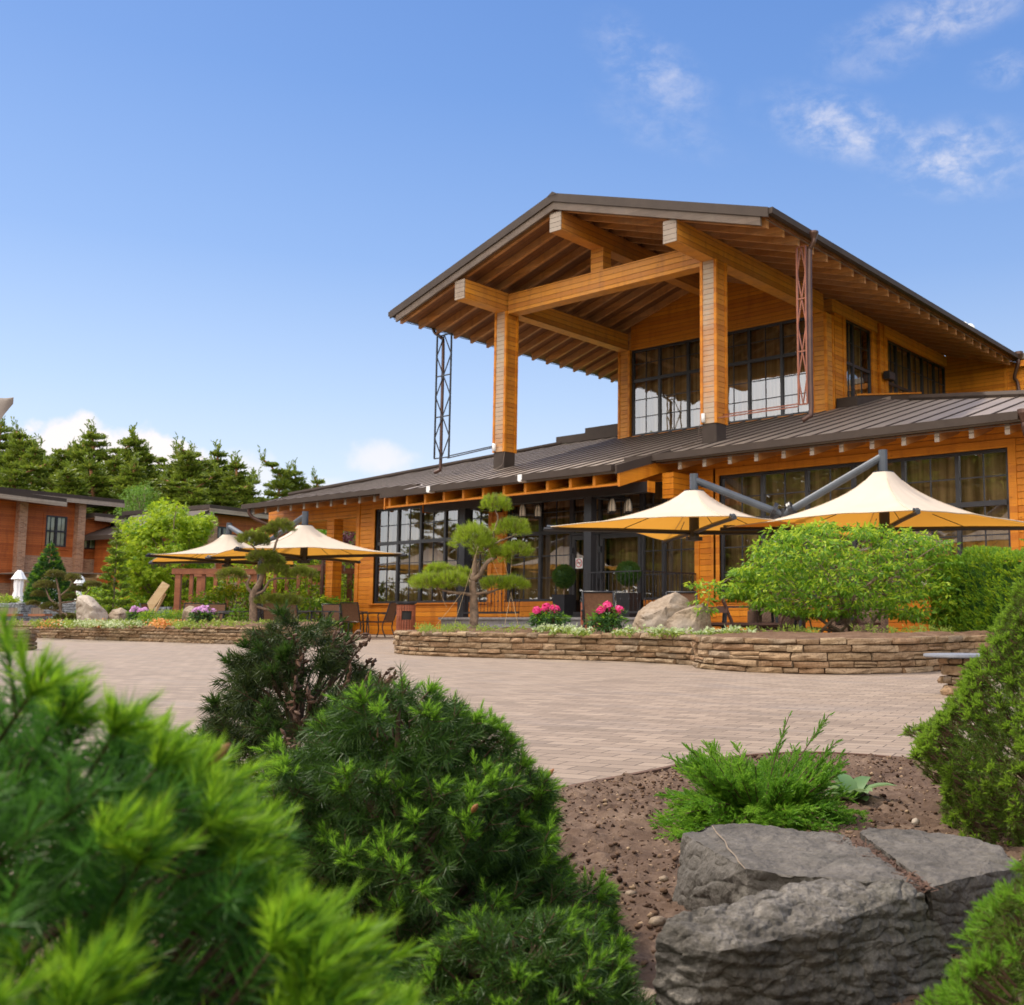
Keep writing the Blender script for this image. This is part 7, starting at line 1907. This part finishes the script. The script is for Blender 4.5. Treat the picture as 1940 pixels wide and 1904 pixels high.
# saplings and weeds
wd = MB()
for (u0, u1, D0, D1, n) in [(790, 890, 14.0, 15.6, 34), (905, 1010, 13.8, 15.5, 16), (1385, 1560, 11.6, 13.0, 18), (1600, 1800, 11.2, 12.2, 22)]:
    for i in range(n):
        p = onD(qrng.uniform(u0, u1), 1171, qrng.uniform(D0, D1)); p[2] = .36
        s = qrng.uniform(.03, .10); C = p + qrng.normal(0, .03, (3, 3)) * (1, 1, .3) + (0, 0, s * .5); clump_leaves(wd, C, s * .6, 9, .045, qrng, .8, .6, NARROW, 0, -.2)
tag(wd.build('weeds', M['lf_weed']), 'small yellow-green weeds scattered over the near planter soil', 'weeds', None, 'stuff')
gc = MB()
for (u0, u1, D0, D1, n, mi) in [(130, 330, 23.6, 25.6, 60, 1), (330, 650, 21.6, 23.6, 70, 0), (130, 330, 24, 26, 50, 0), (60, 130, 26, 28, 24, 0), (0, 60, 28, 29, 10, 0), (300, 345, 23.2, 24.2, 30, 2), (85, 110, 26, 27, 20, 2), (170, 200, 25, 26, 14, 2)]:
    for i in range(n):
        p = onD(qrng.uniform(u0, u1), 1171, qrng.uniform(D0, D1)); p[2] = .38
        s = qrng.uniform(.05, .11); C = p + qrng.normal(0, .08, (3, 3)) * (1, 1, .3) + (0, 0, s * .4); clump_leaves(gc, C, s * .8, 10, .07, qrng, .7, .7, LEAF, mi if qrng.uniform() < .75 else 0, 0)
tag(gc.build('ground_cover', [M['lf_weed'], M['lf_varieg'], M['fl_orange']]), 'mixed low leafy ground cover with pale and orange patches in the far planter', 'ground cover', None, 'stuff')
# the bright maple bush over the right half of the near planter
def maple_bush():
    rng = np.random.default_rng(17); D = 13.2
    o = thing('maple_bush', 'wide fresh green maple bush with layered leaf sprays behind the planter wall', 'shrub', put(1590, D, .33))
    prof = [(1395, 1120), (1410, 1085), (1400, 1062), (1425, 1030), (1460, 1005), (1500, 993), (1560, 990), (1615, 1000), (1660, 992), (1700, 1005), (1745, 1010), (1790, 1022), (1815, 1040), (1800, 1065), (1790, 1100), (1780, 1140), (1755, 1165)]
    prof = np.array(prof, float)
    C, Nn = [], []
    for i in range(500):
        u = rng.uniform(1392, 1828); top = np.interp(u, [1395, 1405, 1430, 1470, 1520, 1560, 1610, 1660, 1700, 1750, 1790, 1815], [1130, 1070, 1030, 1003, 993, 990, 1000, 994, 1004, 1010, 1026, 1050])
        bot = np.interp(u, [1395, 1430, 1500, 1560, 1600, 1660, 1720, 1780, 1815], [1125, 1145, 1160, 1168, 1165, 1160, 1172, 1182, 1165])
        w_ = 1.25 * math.sin(math.pi * np.clip((u - 1385) / 440, 0, 1)) ** .6
        v = top + (bot - top) * rng.uniform(0, 1) ** .95
        dd = rng.uniform(-1, 1) * w_ * math.sqrt(max(.02, 1 - ((v - top) / (bot - top + 1e-6) - .55) ** 2 * 2.2))
        C.append(onD(u, v, D + dd)); 
    for (u, v, dd) in [(1355, 1112, -.3), (1340, 1105, -.35), (1322, 1108, -.4), (1345, 1125, -.35), (1330, 1138, -.35), (1338, 1155, -.35), (1385, 1108, -.3), (1370, 1110, -.3)]: C.append(onD(u, v, D + dd))
    C = np.array(C); f = MB()
    clump_leaves(f, C, .17, 34, .078, rng, .26, 1.0, [[(0, 0, 0), (.40, .19, .03), (1, 0, -.10), (.40, -.19, .03)]], 0, .34, 1, .40)
    f.build('crown', [M['lf_green'], M['lf_bush']], o, world=True)
    t = MB(); b0 = onD(1600, 1171, D); b0[2] = .33
    for k in range(9):
        e = C[rng.integers(430)]; p0 = b0 + np.append(rng.normal(0, .22, 2), 0)
        limb(t, p0, e, .024, .006, rng, .3, 8)
        for j in range(7): limb(t, p0 * .45 + e * .55 + (0, 0, .03), C[rng.integers(430)], .009, .003, rng, .4, 6)
    sp0 = onD(1338, 1171, D - .35); sp0[2] = .33; limb(t, sp0, onD(1345, 1108, D - .35), .008, .004, rng, .2, 6); limb(t, onD(1430, 1100, D), onD(1325, 1108, D - .4), .008, .003, rng, .2, 6)
    t.build('trunk', M['bark'], o, smooth=True, world=True)
maple_bush()
# thuja hedge at the right
def hedge():
    rng = np.random.default_rng(23); o = thing('thuja_hedge', 'clipped yellow-green thuja hedge right of the maple bush', 'hedge', put(1870, 13.0))
    P = []; D = []
    a = onD(1800, 1171, 13.4)[:2]; b = onD(2700, 1171, 9.2)[:2]
    dr = unit(b - a); nr_ = np.array([dr[1], -dr[0]]); L = np.linalg.norm(b - a)
    for i in range(9500):
        s = rng.uniform(0, L); z = rng.uniform(0, 1.33); q = rng.uniform(0, 1)
        if q < .6: off = .35; d = (nr_[0], nr_[1], .7)
        elif q < .85: off = rng.uniform(-.35, .35); z = 1.33; d = (0, 0, 1)
        elif q < .93: off = rng.uniform(-.35, .35); s = rng.uniform(-.02, .05); d = (-dr[0], -dr[1], .7)
        elif q < .97: off = rng.uniform(-.35, .35); s = L + rng.uniform(-.05, .02); d = (dr[0], dr[1], .7)
        else: off = -.35; d = (-nr_[0], -nr_[1], .7)
        wv = .09 * noise.noise((s * 2.2, z * 2.2, 3)) + .05 * noise.noise((s * 7, z * 7, 5))
        p = a + dr * s + nr_ * (off + wv); P.append((p[0], p[1], z + wv - .03)); D.append(np.array(d) + rng.normal(0, .35, 3))
    P, D = np.array(P), unit(np.array(D)); f = MB()
    ok = rng.uniform(size=len(P)) < .7
    for sel, mi in ((ok, 0), (~ok, 1)):
        needle_shoots(f, P[sel] - D[sel] * .06, D[sel], .10, .034, 18, .012, mi, .9, .4, 0, rng)
    f.build('foliage', [M['lf_thuja'], M['lf_yellow']], o, world=True)
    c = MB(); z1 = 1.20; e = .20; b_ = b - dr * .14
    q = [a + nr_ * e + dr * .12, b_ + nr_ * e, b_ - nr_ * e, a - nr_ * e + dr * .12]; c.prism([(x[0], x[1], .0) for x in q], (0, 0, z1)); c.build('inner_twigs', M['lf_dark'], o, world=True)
hedge()
# ball topiaries in black pots on the plinth
def topiary(label, p):
    o = thing('potted_topiary', label, 'potted plant', p, 0, 'ball topiaries in black pots'); rng = np.random.default_rng(int(abs(p[0]) * 10))
    q = MB(); q.prism([(-.20, -.20, 0), (.20, -.20, 0), (.20, .20, 0), (-.20, .20, 0)], (0, 0, .02)); 
    V = [(-.17, -.17, 0.02), (.17, -.17, 0.02), (.17, .17, 0.02), (-.17, .17, 0.02), (-.24, -.24, .62), (.24, -.24, .62), (.24, .24, .62), (-.24, .24, .62)]; q.add(V, [(0, 3, 2, 1), (4, 5, 6, 7), (0, 1, 5, 4), (1, 2, 6, 5), (2, 3, 7, 6), (3, 0, 4, 7)]); q.build('pot', M['black'], o)
    t = MB(); t.tube([(0, 0, .6), (.01, 0, .8), (0, 0, 1.0)], .02, 6); t.build('stem', M['bark'], o)
    d = rand_dirs(1100, rng); f = MB(); needle_shoots(f, np.array([0, 0, 1.12]) + d * .29 * rng.uniform(.88, 1.02, (1100, 1)), d + rng.normal(0, .4, d.shape) + (0, 0, .2), .06, .028, 16, .012, 0, .9, .4, 0, rng); g_ = MB()
    f.lathe([(.0, .86), (.18, .93), (.26, 1.12), (.18, 1.31), (0, 1.38)], (0, 0, 0), 16, 1); f.build('ball_crown', [M['lf_dark_thuja'], M['lf_dark']], o)
M['lf_dark_thuja'] = leafmat('dark_thuja_sprays', (.030, .075, .010), (.085, .165, .020), .3)
def on_plinth(u, Y): p = onY(u, 1150, Y); return (p[0], Y, PLZ)
topiary('ball-shaped topiary in a black pot left of the glass door', on_plinth(1068, 21.3))
topiary('ball-shaped topiary in a black pot behind the wrought iron railing', on_plinth(1190, 20.9))
# dark patio chair behind the big boulder
copy_thing(chair0, ground_at(1303, 1171, 18.0), facing(.3, 1), None, 'dark chair back peeping over the wedge-shaped rock')
